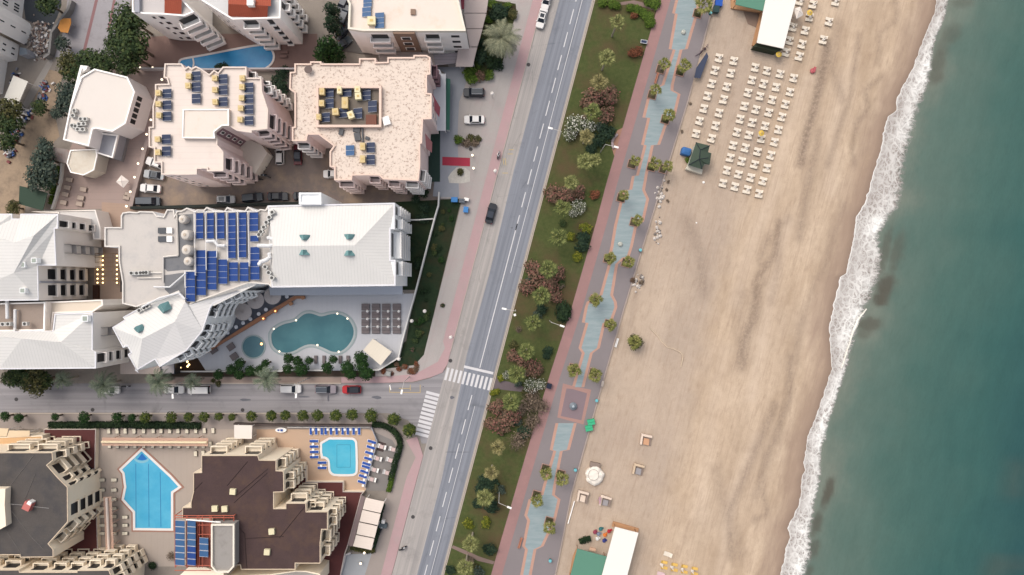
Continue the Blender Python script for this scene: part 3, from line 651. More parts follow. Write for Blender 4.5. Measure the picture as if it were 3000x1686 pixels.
for z in fd: window(r,a,c,.15,.35,z+.5,z+1.8); window(r,a,c,.6,.8,z+.5,z+1.8)
a,c=WE(T1(800,150,2230,340),T1(800,150,2230,100),zd)
for z in fd: balcony(r,a,c,.1,.8,z,1.0,PURP)
a,c=WE(T1(800,400,860,140),T1(800,150,650,1190),zd)
a,c=WE(T1(800,150,480,1280),T1(800,150,500,1190),zd)
a,c=WE(T1(800,150,275,1280),T1(800,150,480,1280),zd)
for z in fd: balcony(r,a,c,.1,.95,z,1.0,FAC)
AWN=M('red_awning',(176,92,104),.8,.1,.5)
aw=MB(); aw.face([(*E(T1(800,150,2250,600),10),10),(*E(T1(800,150,2240,770),10),10),(*E(T1(800,150,2350,940),6.5),6.5),(*E(T1(800,150,2365,800),6.5),6.5)])
aw.build('awning',AWN,r)
aw=MB(); aw.face([(*E(T1(800,150,2140,1150),10),10),(*E(T1(800,150,2080,1310),10),10),(*E(T1(800,150,2245,1440),4),4),(*E(T1(800,150,2250,1290),4),4)])
aw.build('awning',M('pink_awning',(206,138,138),.8,.1,.5),r)
r2=canopy('terrace_roof','long white terrace roof along the street side of the gravel-roofed house',T(1200,0,'345,960 430,990 455,1045 512,1045 512,1850 380,1850 300,1700 330,1450 340,1200'),3.4,M('white_deck',(222,222,226),.7,.05,.4),.2,True,'canopy')
canopy('green_awning','dark green awning strip beside the white terrace roof',T(1200,0,'514,1110 575,1120 565,1840 514,1840'),2.6,M('green_fabric',(60,108,94),.85,.1,.5),.08,True,'awning')
o=MB().prism(ccw(W(T(800,400,'2200,250 2250,-150 2360,-150 2360,640 2195,640'),.3)),.05,.3).build('turf_terrace',M('turf_green',(46,66,58),.9,.12,.4)); tag(o,'dark green turf terrace below the pink awning, between house and forecourt','terrace')
# --- 7 building E (top)
ze=13
r,ep=building('apartment_house','cream apartment house with stained flat roof and brown window strip at the top edge',[(1010,-160),(1017,0),(1025,18),(1022,90),(1066,96),(1366,96),(1345,8),(1330,-160)],ze,FACW,ROOFC,.9,.4,M('ivory_coping',(250,240,222),.8,.04,.3))
a=E((1022,90),ze); a,c=E((1066,96),ze),E((1366,96),ze)
pb=MB(); quadwall(pb,a,c,.29,.5,.02,.5,0,ze+.7); pb.build('stair_panel',BRN,r)
for k in range(4):
    g=MB(); quadwall(g,a,c,.35,.45,.48,.56,1.4+3*k,2.9+3*k); o=g.build('window',WHITE,r); g=MB(); quadwall(g,a,c,.36,.44,.5,.58,1.5+3*k,2.8+3*k); g.build('pane',DARK,o)
for k in range(4):
    balcony(r,a,c,.04,.24,.9+3*k,1.2,FAC,.9); balcony(r,a,c,.58,.74,.9+3*k,1.0,FACW,.9)
    window(r,a,c,.84,.93,1.4+3*k,2.7+3*k,FACW,DARK)
r=thing('terrace_canopy','pale pink terrace canopy in five panels right of the top apartment house','canopy',P(*T1(1200,0,850,450))+(0,))
tc=T(1200,0,'770,-20 1110,-20'); 
edges=[(770,1113,-20),(770,1085,190),(805,1030,410),(850,960,665),(780,900,780),(640,880,950)]
for (l0,r0,y0),(l1,r1,y1) in zip(edges,edges[1:]):
    if y0>=665: continue
    MB().prism(ccw(W(T(1200,0,f'{l0},{y0+6} {r0},{y0+6} {r1},{y1-6} {l1},{y1-6}'),3.6)),3.4,3.6).build('canopy_panel',M('canopy_pinkgrey',(200,184,178),.8,.06,.3),r)
MB().prism(ccw(W(T(1200,0,'690,674 955,674 890,945 650,945'),3.6)),3.4,3.6).build('canopy_panel',MATS['canopy_pinkgrey'],r)
for x,y in ((790,20),(1090,60),(860,640),(900,880),(700,900)):
    X,Y=P(*T1(1200,0,x,y),3.4); MB().bar((X,Y,0),(X,Y,3.39),.08).build('post',WHITE,r)
canopy('red_awning','dark red awning strip at the top edge beside the pale canopy',T(1200,0,'700,-60 775,-60 770,130 735,135'),4,M('crimson_awning',(138,62,74),.8,.1,.5),.08,True,'awning')
canopy('slatted_roof','grey slatted roof between the top apartment house and the gravel roof',T(800,0,'1500,720 2260,745 2290,940 1500,870'),3.2,M('slatted_grey',(168,156,150),.85,.1,.4,.04,5,rib=((0,1),.5,.25)),.15,True,'canopy',GREYR)
canopy('slatted_roof','blue grey slatted roof with a dark end strip beside the white terrace roof',T(1200,0,'300,780 680,745 670,895 335,930'),3.0,M('slatted_blue',(160,152,156),.85,.1,.4,.04,5,rib=((0,1),.7,.2)),.15,True,'canopy',GREYR)
o=MB().prism(ccw(W(T(800,0,'980,460 1280,460 1420,640 1400,780 980,720'),.2)),.05,.2).build('roof_yard',M('yard_grey',(112,106,102),.9,.12,.4)); struct(o)
# --- 8 apartment houses with red tiled roofs
za=14
r,ap=building('apartment_house','white apartment house with a wide red tiled roof above the blue wedge-shaped pool',T(400,0,'880,-260 880,-10 1290,245 1370,292 2045,275 2060,-260'),za,FACW,M('roof_terrace',(222,220,218),.85,.05,.3),.5,.3)
slope_roof(r,'tiled_roof',[[(*T1(400,0,1295,238),za+.1),(*T1(400,0,1850,250),za+.1),(*T1(400,0,1860,90),za+1.8),(*T1(400,0,1295,60),za+1.8)],[(*T1(400,0,1295,60),za+1.8),(*T1(400,0,1900,90),za+1.8),(*T1(400,0,1900,-260),za+.1),(*T1(400,0,1295,-260),za+.1)]],REDT)
MB().box(*E(T1(400,0,1605,25),za+2.6),za+1,za+2.6,1.3,1.4).build('roof_tank',WHITE,r)
a,c=WE(T1(400,0,1290,245),T1(400,0,1370,292),za)
a,c=WE(T1(400,0,1370,292),T1(400,0,2045,275),za)
fz=[.6,3.4,6.2,9.0,11.8]
for z in fz:
    balcony(r,a,c,.16,.5,z,1.3,FACW,1.0); balcony(r,a,c,.68,.82,z,.5,FACW,.3)
a,c=WE(T1(400,0,880,-10),T1(400,0,1290,245),za)
for z in fz:
    for t0 in (.2,.5,.75): window(r,a,c,t0,t0+.06,z+.8,z+1.9)
a,c=WE(T1(400,0,2045,275),T1(400,0,2060,-260),za)
for z in fz: balcony(r,a,c,.3,.5,z,1.2,FACW,.9); balcony(r,a,c,.62,.8,z,1.2,FACW,.9)
r,ap=building('apartment_house','white apartment house with stacked striped balconies and a small red tiled roof at the top',T(400,0,'-45,-260 -45,185 130,215 390,222 690,245 830,185 640,-20 640,-260'),za,FACW,M('roof_terrace2',(212,204,200),.85,.08,.3),.5,.3)
slope_roof(r,'tiled_roof',[[(*T1(400,0,395,190),za+.2),(*T1(400,0,635,200),za+.2),(*T1(400,0,640,-100),za+1.7),(*T1(400,0,395,-100),za+1.7)]],REDT)
MB().box(*E(T1(400,0,5,60),za+.8),za+.01,za+.8,1.0,3.2).build('roof_unit',GREYR,r)
a,c=WE(T1(400,0,690,245),T1(400,0,830,185),za)
for z in fz: balcony(r,a,c,-.9,1.0,z,1.5,FACW,1.05)
a,c=WE(T1(400,0,130,215),T1(400,0,390,222),za)
for z in fz: window(r,a,c,.2,.4,z+.5,z+1.7); window(r,a,c,.6,.9,z+.5,z+1.9)
# ================= HOTEL
zh=15
METL=lambda n,rgb,d,amt=.12: mat(n,rgb,.55,.07,.25,.05,3,rib=(d,.62,amt),k=1.5,stain=(.5,.55,.8,tuple(int(x*.93) for x in rgb),.6))
HRY=METL('white_standing_seam',(238,234,228),(1,0)); HRX=METL('white_standing_seam_cross',(238,234,228),(0,1))
HF=M('hotel_render',(222,214,206),.8,.06,.3,.03,k=1.0)
HFS=M('hotel_white',(240,238,236),.7,.04,.3,.02,k=1.0)
def hip(root,eave,ridge,fx):
    """fx: list of (eave idx list, ridge idx list, material)"""
    for ei,ri,m in fx:
        slope_roof(root,'roof_plane',[[(*eave[i],zh) if len(eave[i])==2 else eave[i] for i in ei]+[ridge[i] for i in ri]],m)
ev=[(785,603),(1157.4,594.8),(1157,672.5),(1145,672.5),(1145,761.6),(1159.5,761.6),(1159.5,838),(797,843)]
poly=ccw(W(ev,zh)); c0=cen(poly); hotel=thing('hotel_wing','white hotel wing with a long hipped metal roof and four teal dormers','building',(c0[0],c0[1],0))
MB().sides(poly,0,zh).build('wall',HFS,hotel); MB().ring(poly,inset(poly,.32),zh,zh+.22).build('gutter',M('gutter_white',(236,234,236),.5),hotel)
rd=[(800,722,zh+2.4),(1040,719,zh+2.4)]
hip(hotel,ev,rd,[([0,1],[1,0],HRY),([6,7],[0,1],HRY),([1,2,3,4,5,6],[1],HRX),([7,0],[0],HRX)])
MB().top(inset(poly,.3),zh+.003).build('roof_deck',HFS,hotel)
tw=ccw(W([(878,566),(943,566),(943,600),(878,600)],zh+1)); MB().prism(tw,0,zh+1).build('stair_tower',HFS,hotel); MB().ring(tw,inset(tw,.3),zh+1.002,zh+1.5).build('tower_parapet',HFS,hotel)
TEAL=M('teal_dormer',(116,158,158),.6,.1,.6)
def dormer(root,x,y,w,d,z,rz,zt=1.0):
    X,Y=P(x,y,z); b=MB(); c,s=math.cos(rz),math.sin(rz)
    R=lambda u,v,h:(X+u*c-v*s,Y+u*s+v*c,z+h)
    L,Rr,Tp,Bk=R(-w/2,0,-.2),R(w/2,0,-.2),R(0,0,zt),R(0,d,zt); bl,br=R(-w*.62,d,.1),R(w*.62,d,.1)
    b.face([L,Tp,Bk,bl]); b.face([Tp,Rr,br,Bk]); b.face([L,Rr,Tp]); b.face([Bk,br,bl]); b.build('dormer',TEAL,root)
for x,y,rz in ((893,704,0),(892,733,PI),(1024,702,0),(1024,735,PI)): dormer(hotel,x,y,1.7,1.0,zh+1.9,rz)
# street-end facade: louvres, bay and railings
a,c=WE((1145,761.6),(1145,672.5),zh)
for z in (.6,3.6,6.6,9.6,12.2): railing_balcony(hotel,a,c,.06,.94,z,1.7,HFS,10)
a,c=WE((1157,672.5),(1157.4,594.8),zh)
for z in (.6,3.6,6.6,9.6,12.2): railing_balcony(hotel,a,c,.05,.42,z,1.2,HFS,6); railing_balcony(hotel,a,c,.55,.9,z,.9,HFS,5)
a,c=WE((1159.5,838),(1159.5,761.6),zh)
for z in (.6,3.6,6.6,9.6,12.2): railing_balcony(hotel,a,c,.4,.95,z,1.0,HFS,6); 
a,c=WE((797,843),(1159.5,838),zh)
for z in (4.5,7.5,10.5): 
    for k in range(8): window(hotel,a,c,.06+.115*k,.12+.115*k,z,z+1.6)
# low ribbed canopy below the pool side
canopy('ribbed_canopy','long pale blue ribbed canopy between the white hotel wing and the pool terrace',T(800,600,'-60,1150 1700,1140 1740,1090 1830,1090 1830,1270 -40,1285 200,1200'.replace(' 200,1200','')),3.2,M('ribbed_blue',(196,200,210),.6,.04,.3,.02,4,rib=((1,0),.35,.08)),.12,True,'canopy')
# --- flat service deck with the solar field
dk=T(400,600,'-440,320 -210,320 -210,160 -185,115 -90,100 20,110 50,95 250,100 300,160 390,170 440,70 540,70 550,150 580,90 650,85 720,45 830,95 870,70 960,75 1000,35 1110,90 1160,75 1250,90 1290,35 1400,90 1440,75 1540,90 1580,30 1700,95 1760,65 1830,75 1860,20')+[(790,603),(797,843)]+T(400,600,'1870,1130 1590,1110 740,1420 600,1235 470,1290 0,1448 -190,1400 -190,1100 -240,800 -240,600 -440,600')
zs=zh-.6
HD=M('service_deck',(214,206,198),.85,.08,.3,.05,4,stain=(.4,.5,.72,(190,184,182),.7))
deck,dkp=building('hotel_wing','hotel middle wing with a flat service roof carrying the blue solar field and tanks',dk,zs,HFS,HD,.35,.25,M('ivory_edge',(240,232,222),.7,.04,.3))
a,c=WE(T1(400,600,-190,1400),T1(400,600,-190,1100),zs)
slope_roof(deck,'roof_plane',[[(*T1(400,600,740,1425),zs+.4),(*T1(400,600,1100,1430),zs+.3),(*T1(400,600,1700,1130),zs+.3),(*T1(400,600,1590,1108),zs+.9)]],HRY)
# --- diagonal wing by the pool
LE=T(0,850,'1940,1140 1810,910 1855,880 1800,790 1745,820 1590,530 1770,420 1740,385 2110,180')+T(400,850,'600,40 680,125')
RE=T(400,850,'5,1135 265,985 330,1090 710,860 940,580 1045,260 1085,195 1480,10')
zw=zh-.4
def z3(p,z): return (p[0],p[1],z)
wp=ccw(W(LE+T(400,850,'740,210')+RE[::-1],zw)); c0=cen(wp)
wing=thing('hotel_wing','diagonal hotel wing with folded white metal roof beside the round pool','building',(c0[0],c0[1],0))
MB().sides(wp,0,zw).build('wall',HFS,wing); MB().top(inset(wp,.15),zw-.05).build('roof_deck',HFS,wing); MB().ring(wp,inset(wp,.22),zw,zw+.16).build('gutter',MATS['gutter_white'],wing)
R0=z3(T1(400,850,80,690),zw+1.9); R1=z3(T1(400,850,540,450),zw+1.9); R2=z3(T1(400,850,690,170),zw+1.2)
L_=[z3(p,zw+.05) for p in LE]; R_=[z3(p,zw+.05) for p in RE]
slope_roof(wing,'roof_plane',[[L_[8],L_[9],L_[10],R2,R1,R0,L_[7]]],METL('white_seam_a',(238,234,228),(.5,.87)))
slope_roof(wing,'roof_plane',[[L_[5],L_[6],L_[7],R0]],METL('white_seam_a',(238,234,228),(.5,.87)))
slope_roof(wing,'roof_plane',[[L_[0],L_[1],L_[2],L_[3],L_[4],L_[5],R0]],METL('white_seam_b',(236,233,228),(.87,-.5)))
slope_roof(wing,'roof_plane',[[L_[0],R0,R_[1]],[R0,R1,R_[3],R_[2],R_[1]]],METL('white_seam_c',(238,234,230),(.5,.87)))
slope_roof(wing,'roof_plane',[[R1,R_[4],R_[3]],[R1,R2,z3(T1(400,850,740,210),zw+.7),R_[6],R_[5],R_[4]],[z3(T1(400,850,740,210),zw+.7),z3(T1(400,850,1400,10),zw+.7),R_[7],R_[6]]],METL('white_seam_d',(238,234,230),(-.3,.95)))
dormer(wing,*T1(400,850,430,300),2.0,1.6,zw+1.0,.5,1.2); dormer(wing,*T1(400,850,65,590),1.6,1.2,zw+1.4,.5,1.0)
fw=[4.6,7.1,9.6,12.1]
for p0,p1,spans in ((T1(400,850,1045,260),T1(400,850,1085,195),((-.6,1.2),)),(T1(400,850,940,580),T1(400,850,1045,260),((.0,.3),(.62,.98))),(T1(400,850,710,860),T1(400,850,940,580),((.12,.5),(.7,.98))),(T1(400,850,330,1090),T1(400,850,710,860),((.5,.75),(.8,1.0))),(T1(400,850,1085,195),T1(400,850,1480,10),((.25,.5),(.6,.85)))):
    a,c=WE(p0,p1,zw)
    for t0,t1 in spans:
        for z in fw: balcony(wing,a,c,t0,t1,z,.95,HFS,.9)
# --- left wings
def hiproof(root,px,z,hgt,ra,rb,mx,my):
    q=[(x,y,z) for x,y in px]; A=(ra[0],ra[1],z+hgt); Bq=(rb[0],rb[1],z+hgt)
    slope_roof(root,'roof_plane',[[q[0],q[1],A]],my); slope_roof(root,'roof_plane',[[q[1],q[2],Bq,A]],mx)
    slope_roof(root,'roof_plane',[[q[2],q[3],Bq]],my); slope_roof(root,'roof_plane',[[q[3],q[0],A,Bq]],mx)
l1=[(-160,627),(38,627),(38,641),(61,641),(61,627),(172,627),(172,671),(162,671),(167,779),(113,779),(115,881),(-160,884)]
p1=ccw(W(l1,zh)); c0=cen(p1); w1=thing('hotel_wing','upper left hotel wing with hipped white metal roof and four square skylights','building',(c0[0],c0[1],0))
MB().sides(p1,0,zh).build('wall',HF,w1); MB().ring(p1,inset(p1,.25),zh,zh+.2).build('gutter',MATS['gutter_white'],w1); MB().top(inset(p1,.2),zh+.003).build('roof_deck',HFS,w1)
z=zh+.06
A=(41,712,zh+2.2); Bq=(41,800,zh+2.2); C1=(-40,680,zh+2.2); C2=(100,690,zh+1.9)
slope_roof(w1,'roof_plane',[[(61,627,z),(172,627,z),C2,A]],HRY); slope_roof(w1,'roof_plane',[[(-160,627,z),(38,627,z),(38,641,z),(61,641,z),(61,627,z),A,C1,(-160,690,zh+2)]],HRY)
slope_roof(w1,'roof_plane',[[(172,627,z),(172,671,z),(162,671,z),(167,779,z),(113,779,z),(115,881,z),(41,881,z),Bq,A,C2]],HRX)
slope_roof(w1,'roof_plane',[[A,Bq,(41,881,z),(-160,884,z),(-160,690,zh+2),C1]],HRX)
SKY=M('skylight_glass',(168,176,164),.3,.1,.8)
for x,y in ((335,615),(490,790),(325,850),(330,1215)):
    X,Y=P(*T1(0,600,x,y),zh+1.5); o=MB().box(X,Y,zh+.5,zh+1.75,1.05,1.05).build('skylight',HFS,w1); MB().box(X,Y,zh+1.72,zh+1.8,.8,.8).build('pane',SKY,o)
def facade_col(root,a,c,t0,t1,zs_,kind,wm):
    for z in zs_:
        if kind=='chev':
            b=MB(); quadwall(b,a,c,t0,t1,.004,.9,z-.15,z); m=(t0+t1)/2
            for tt in (t0,t1): quadwall(b,a,c,tt-.004,tt+.004,.004,.93,z-.16,z+2.4)
            b.build('balcony',M('balcony_grey',(176,170,166),.8),root)
        elif kind=='bal': balcony(root,a,c,t0,t1,z,1.0,wm,.8,hh=2.2)
        else: window(root,a,c,t0,t1,z,z+1.9,wm,GLASS)
fz4=[1.5,4.6,7.7,10.8,13.0]
a,c=E((167,779),zh),E((162,671),zh)
fz4=[1.2,4.2,7.2,10.2]
facade_col(w1,a,c,.36,.6,fz4,'chev',HF)
a,c=E((172,671),zh),E((172,627),zh)
facade_col(w1,a,c,.1,.6,fz4+[12.6],'bal',HF)
a,c=E((115,881),zh),E((113,779),zh)
facade_col(w1,a,c,.1,.48,fz4,'bal',HF); facade_col(w1,a,c,.58,.95,fz4,'bal',HF)
bd=MB(); quadwall(bd,a,c,.5,.56,.02,.25,0,zh-.1); bd.build('pilaster',GREYR,w1)
# lower left wing
l2=[(-160,972)]+T(0,850,'0,590 640,580 750,580 780,335 1320,320 1320,850 1365,880 1365,1110')+[(-160,1084)]
p2=ccw(W(l2,zh)); c0=cen(p2); w2=thing('hotel_wing','lower left hotel wing with white metal roof along the side street','building',(c0[0],c0[1],0))
MB().sides(p2,0,zh).build('wall',HF,w2); MB().ring(p2,inset(p2,.25),zh,zh+.2).build('gutter',MATS['gutter_white'],w2); MB().top(inset(p2,.2),zh+.003).build('roof_deck',HFS,w2)
A=(*T1(0,850,860,740),zh+2.2); Bq=(*T1(0,850,310,690),zh+2.2); Cq=(-160,990,zh+2.2); z=zh+.06
e2=[(x,y,z) for x,y in l2]
slope_roof(w2,'roof_plane',[[e2[3],e2[4],e2[5],A]],HRX); slope_roof(w2,'roof_plane',[[e2[5],e2[6],e2[7],e2[8],A]],HRX)
slope_roof(w2,'roof_plane',[[e2[8],e2[9],(*T1(0,850,0,1100),z),Bq,A]],HRY); slope_roof(w2,'roof_plane',[[e2[0],e2[1],e2[2],e2[3],A,Bq]],HRY); slope_roof(w2,'roof_plane',[[e2[0],Bq,(*T1(0,850,0,1100),z),(-160,1084,z)]],HRX)
X,Y=P(*T1(0,850,1195,405),zh+1.4); o=MB().box(X,Y,zh+.3,zh+1.3,1.2,1.2).build('skylight',HFS,w2); MB().box(X,Y,zh+1.28,zh+1.36,.9,.9).build('pane',SKY,o)
a,c=E(T1(0,850,1320,850),zh),E(T1(0,850,1320,320),zh)
facade_col(w2,a,c,.36,.58,fz4,'chev',HF)
a,c=E(T1(0,850,1365,1110),zh),E(T1(0,850,1365,880),zh)
facade_col(w2,a,c,.3,.95,fz4+[12.6],'bal',HF)
# gravel link roof between the two left wings, and its stepped terraces
r,_=building('link_building','flat gravel roof block with white ducts between the two left hotel wings',[(-160,886)]+T(0,850,'0,185 600,170 660,165 650,575 0,585')+[(-160,968)],zh-2,HF,M('gravel_grey',(166,150,138),.95,.14,.4,.12,7,stain=(.4,.5,.7,(150,132,118),.6)),.4,.3,FACW)
r,_=building('stepped_terrace','cream stepped block with small balcony recesses between the left hotel wings',T(0,850,'655,170 1460,135 1470,215 1320,315 770,330 740,575 655,575'),zh-3.5,HF,M('terrace_cream',(232,218,200),.8,.05,.3),.3,.3)
a,c=E(T1(0,850,780,320),zh-3.4),E(T1(0,850,1320,320),zh-3.4)
# entrance roof + grey side building at the upper left
r,_=building('entrance_building','low white entrance building with grey roof beside the wooden lounger court',T(0,600,'450,100 1360,75 1430,330 1430,490 1330,495 1310,350 840,330 830,120'),4.5,HF,M('entrance_roof',(214,210,206),.8,.06,.3),.25,.2)
# small glazed shop at the bottom of the diagonal wing
r,_=building('entrance_building','low beige flat annex beneath the diagonal wing on the side street',T(0,850,'1700,990 1830,985 1960,1100 2240,1010 2280,1190 1700,1190'),3.4,BEIGE,M('annex_roof',(196,180,170),.85,.06,.3,.04,4,rib=((1,0),.5,.05)),0)
r,_=building('glazed_lobby','small glazed lobby roof with dark frame left of the lamp-lit garden',T(400,850,'340,1000 540,990 540,1190 350,1190'),3.2,DARK,M('lobby_roof',(204,196,196),.6,.05,.3),.1,.12,M('dark_frame',(70,76,90),.5))
# ================= BROWN HOTELS
BR=M('brown_roof_felt',(82,64,62),.95,.3,.35,.22,4,stain=(.22,.48,.68,(98,76,64),.8))
GRR=M('grey_roof_felt',(92,86,82),.95,.26,.4,.2,4,stain=(.22,.48,.7,(74,72,74),.8))
RDR=M('oxblood_roof',(96,52,50),.85,.1,.3,.05,6,stain=(.12,.5,.8,(72,42,46),.7))
def redroof(label,px,z=1.2):
    r,_=building('low_roof',label,px,z,CREAM,RDR,.12,.14,M('red_edge_white',(210,196,188),.7),cat='roof'); return r
redroof('oxblood low roof between the brown hotel and the pale terrace canopy',T(800,1386,'290,60 470,-100 470,125 995,125 995,262 1290,265 1250,310 1060,1020 1015,1150 945,1500 320,1500 320,1280 670,1280 690,800 300,700'))
redroof('oxblood low roof wrapping the upper right side of the grey-roofed hotel',T(0,1100,'620,760 1360,760 1345,1330 1100,1330 700,1150 620,950'))
redroof('oxblood low roof below the grey-roofed hotel beside the vertical pergola',T(0,1386,'1365,450 1390,1140 780,1150 750,1100 900,700'))
zf=11
fpx=[(590.6,1334),(756.4,1334),(760.5,1347.6),(810,1348.6),(810,1378.7),(831,1379.7),(832,1392),(833,1442),(803,1443),(803,1489.6),(837,1489.6),(837,1474),(897,1474),(898,1499),(960.6,1499),(960.6,1552),(943,1552),(939,1590),(939,1651),(866,1651),(866,1669),(800,1669),(706.7,1669),(704,1656),(690,1656),(622,1656),(622,1520),(534.7,1520),(534.7,1486.5),(559.5,1486.5),(559.5,1471),(566.8,1440),(566.8,1385),(590.6,1384)]
r,fp=building('hotel_building','brown-roofed hotel with cream stepped balconies left of the small L-shaped pool',fpx,zf,CREAM,BR,.12,.15,M('cream_edge',(226,204,176),.7))
fb=[.5,3.0,5.5,8.0]
def stacks(root,p0,p1,spans,z,levels,depth,m,rail=1.0):
    a,c=WE(p0,p1,z)
    for t0,t1 in spans:
        for q in levels: balcony(root,a,c,t0,t1,q,depth,m,rail)
stacks(r,(756.4,1334),(590.6,1334),((.0,.3),(.62,.92)),zf,fb,1.3,CREAM)
stacks(r,(810,1378.7),(810,1348.6),((.1,.95),),zf,fb,1.3,CREAM)
stacks(r,(833,1442),(832,1392),((.05,.5),(.6,1.0)),zf,fb,1.4,CREAM)
stacks(r,(897,1474),(837,1474),((.1,.9),),zf,fb,1.3,CREAM)
stacks(r,(960.6,1499),(898,1499),((.3,.98),),zf,fb,1.2,CREAM); stacks(r,(898,1499),(897,1474),((.1,.95),),zf,fb,1.3,CREAM)
stacks(r,(960.6,1552),(960.6,1499),((.08,.55),(.65,1.0)),zf,fb,1.3,CREAM); stacks(r,(939,1651),(943,1552),((.12,.42),(.55,.9)),zf,fb,1.3,CREAM)
HATCH=M('cream_hatch',(238,226,186),.7,.05,.5)
for x,y in ((1355,270),(1100,510),(1240,515),(1905,835),(1840,1125)):
    X,Y=P(*T1(400,1386,x,y),zf+.6); MB().box(X,Y,zf+.01,zf+.6,1.15,1.15,random.uniform(-.1,.1)).build('roof_hatch',HATCH,r)
bx=ccw(W(T(400,1386,'1065,715 1395,715 1395,1310 1315,1400 1135,1398 1065,1310'),zf+2)); MB().sides(bx,zf+.01,zf+2).top(bx,zf+2).build('lift_house',M('concrete_weathered',(164,158,152),.9,.16,.5,.1,5,stain=(.5,.5,.7,(140,132,126),.7)),r); MB().ring(bx,inset(bx,.32),zf+2.002,zf+2.45).build('lift_house_parapet',MATS['ivory_coping'],r)
MB().prism(ccw(W(T(400,1386,'600,1460 760,1310 980,1335 1150,1405 1230,1350 1230,1500 600,1500'),zf-1)),0,zf-1).build('side_block',CREAM,r)
zg=11
gpx=[(-160,1326)]+T(0,1100,'0,1090 745,1090 755,1200 670,1270 810,1430')+T(0,1386,'960,200 965,690 690,1000 760,1080 760,1190 290,1195 285,1160 0,1160')+[(-160,1626)]
r,gp=building('hotel_building','grey-roofed hotel with cream stepped balconies cut by the left frame edge',gpx,zg,CREAM,GRR,.12,.15,MATS['cream_edge'])
stacks(r,T1(0,1386,965,690),T1(0,1386,960,200),((.1,.5),),zg,fb,.5,CREAM,.4)
stacks(r,T1(0,1386,690,1000),T1(0,1386,965,690),((.05,.4),(.55,.95)),zg,fb,1.3,CREAM)
stacks(r,T1(0,1386,960,200),T1(0,1100,810,1430),((.0,.25),(.45,.85)),zg,fb,.8,CREAM,.6)
stacks(r,T1(0,1100,810,1430),T1(0,1100,670,1270),((.05,.95),),zg,fb,1.5,CREAM)
stacks(r,T1(0,1100,755,1200),T1(0,1100,745,1090),((.05,.95),),zg,fb,1.4,CREAM)
stacks(r,T1(0,1100,745,1090),(-100,1326),((.02,.25),(.34,.6)),zg,fb,1.2,CREAM)
MB().prism(ccw(W([(-160,1430)]+T(0,1386,'0,225 75,225 65,450 85,750 0,800')+[(-160,1560)],zg+1.6)),zg+.01,zg+1.6).build('roof_house',CREAM,r)
r,hp2=building('hotel_building','grey-roofed hotel along the bottom left edge with cream balconies facing up',[(-160,1670)]+T(0,1386,'0,1368 275,1365 285,1400 1090,1400 1090,1375 1545,1370 1640,1600')+[(330,1840),(-160,1840)],zg,CREAM,GRR,.12,.15,MATS['cream_edge'])
stacks(r,T1(0,1386,1545,1370),T1(0,1386,1090,1375),((.0,.3),(.45,.8)),zg,fb,1.2,CREAM); stacks(r,T1(0,1386,1090,1400),T1(0,1386,285,1400),((.0,.22),(.3,.52),(.62,.9)),zg,fb,1.0,CREAM); stacks(r,T1(0,1386,275,1365),(-100,1669),((.1,.4),(.5,.9)),zg,fb,1.0,CREAM)
stacks(r,T1(0,1386,1640,1600),T1(0,1386,1545,1370),((.1,.5),(.55,.95)),zg,fb,1.2,CREAM)
r,_=building('terrace_building','peach stone terrace roof along the left edge beside the oxblood roof',[(-160,1282)]+T(0,1100,'0,870 610,850 610,960 0,985')+[(-160,1304)],3.4,CREAM,M('peach_stone',(226,186,140),.85,.1,.4,.06,4,stain=(.4,.5,.7,(214,168,120),.6)),.2,.2)
canopy('slatted_awning','cream slatted awning panel touching the left edge above the peach terrace',[(-60,1255)]+T(0,1100,'0,750 122,752 92,862 0,865')+[(-60,1279)],3.8,M('cream_slat',(238,214,180),.7,.05,.3,.03,5,rib=((0,1),.3,.08)),.1,True,'awning')
canopy('slatted_awning','longer cream slatted awning panel right of the edge one, above the peach terrace',T(0,1100,'128,782 422,784 415,866 100,868'),3.8,MATS['cream_slat'],.1,True,'awning')
# bottom right concrete strip building edge
r,_=building('hotel_building','pale lower hotel block cut by the bottom edge beneath the brown roof',T(400,1386,'1480,1440 1900,1425 2250,1375 2400,1378 2600,1420 2600,1600 1300,1700 1300,1448'),8,CREAM,M('pale_block_roof',(176,168,160),.85,.1,.4),.3,.25)

canopy('shed','dark green pitched shed roof by the trees left of the wooden loungers',T(0,400,'275,700 480,745 672,800 605,1050 265,958'),2.8,M('shed_green',(52,72,58),.8,.1,.4,.05,4,rib=((.3,1),.5,.08)),.12,True,'shed',GREYR)
canopy('tarp_shelter','ragged orange tarp shelter against the alley wall',T(0,0,'850,290 900,262 1000,262 1005,330 960,470 860,455 818,400'),2.0,M('tarp_orange',(206,140,70),.8,.12,.8),.08,True,'shelter',GREYR)

MB().top(W(T(400,600,'560,150 800,130 805,925 660,925 440,945 385,900 385,745 575,725 590,600'),zs+.02),zs+.02).build('service_pit',M('pit_grey',(132,132,134),.9,.2,.5,.08,4,stain=(.5,.5,.7,(96,98,104),.7)),deck)
MB().top(W(T(400,600,'390,1000 680,960 690,1330 560,1240 470,1270 400,1200'),zs+.02),zs+.02).build('service_pit',MATS['pit_grey'],deck)
wb=MB()
for x0,y0,x1,y1 in ((370,740,365,1100),(370,740,580,720),(580,720,560,140),(0,960,350,965),(0,1040,350,1035)):
    A=P(*T1(400,600,x0,y0),zs+.5); B=P(*T1(400,600,x1,y1),zs+.5); wb.bar((*A,zs+.3),(*B,zs+.3),.17,4)
wb.build('roof_curb',MATS['ivory_edge'],deck)
def creases(root,o,segs,z,m,rr=.07):
    b=MB()
    for x0,y0,x1,y1 in segs:
        A=P(*T1(*o,x0,y0),z); B=P(*T1(*o,x1,y1),z); b.bar((*A,z),(*B,z),rr,4)
    b.build('ridge_strip',m,root)
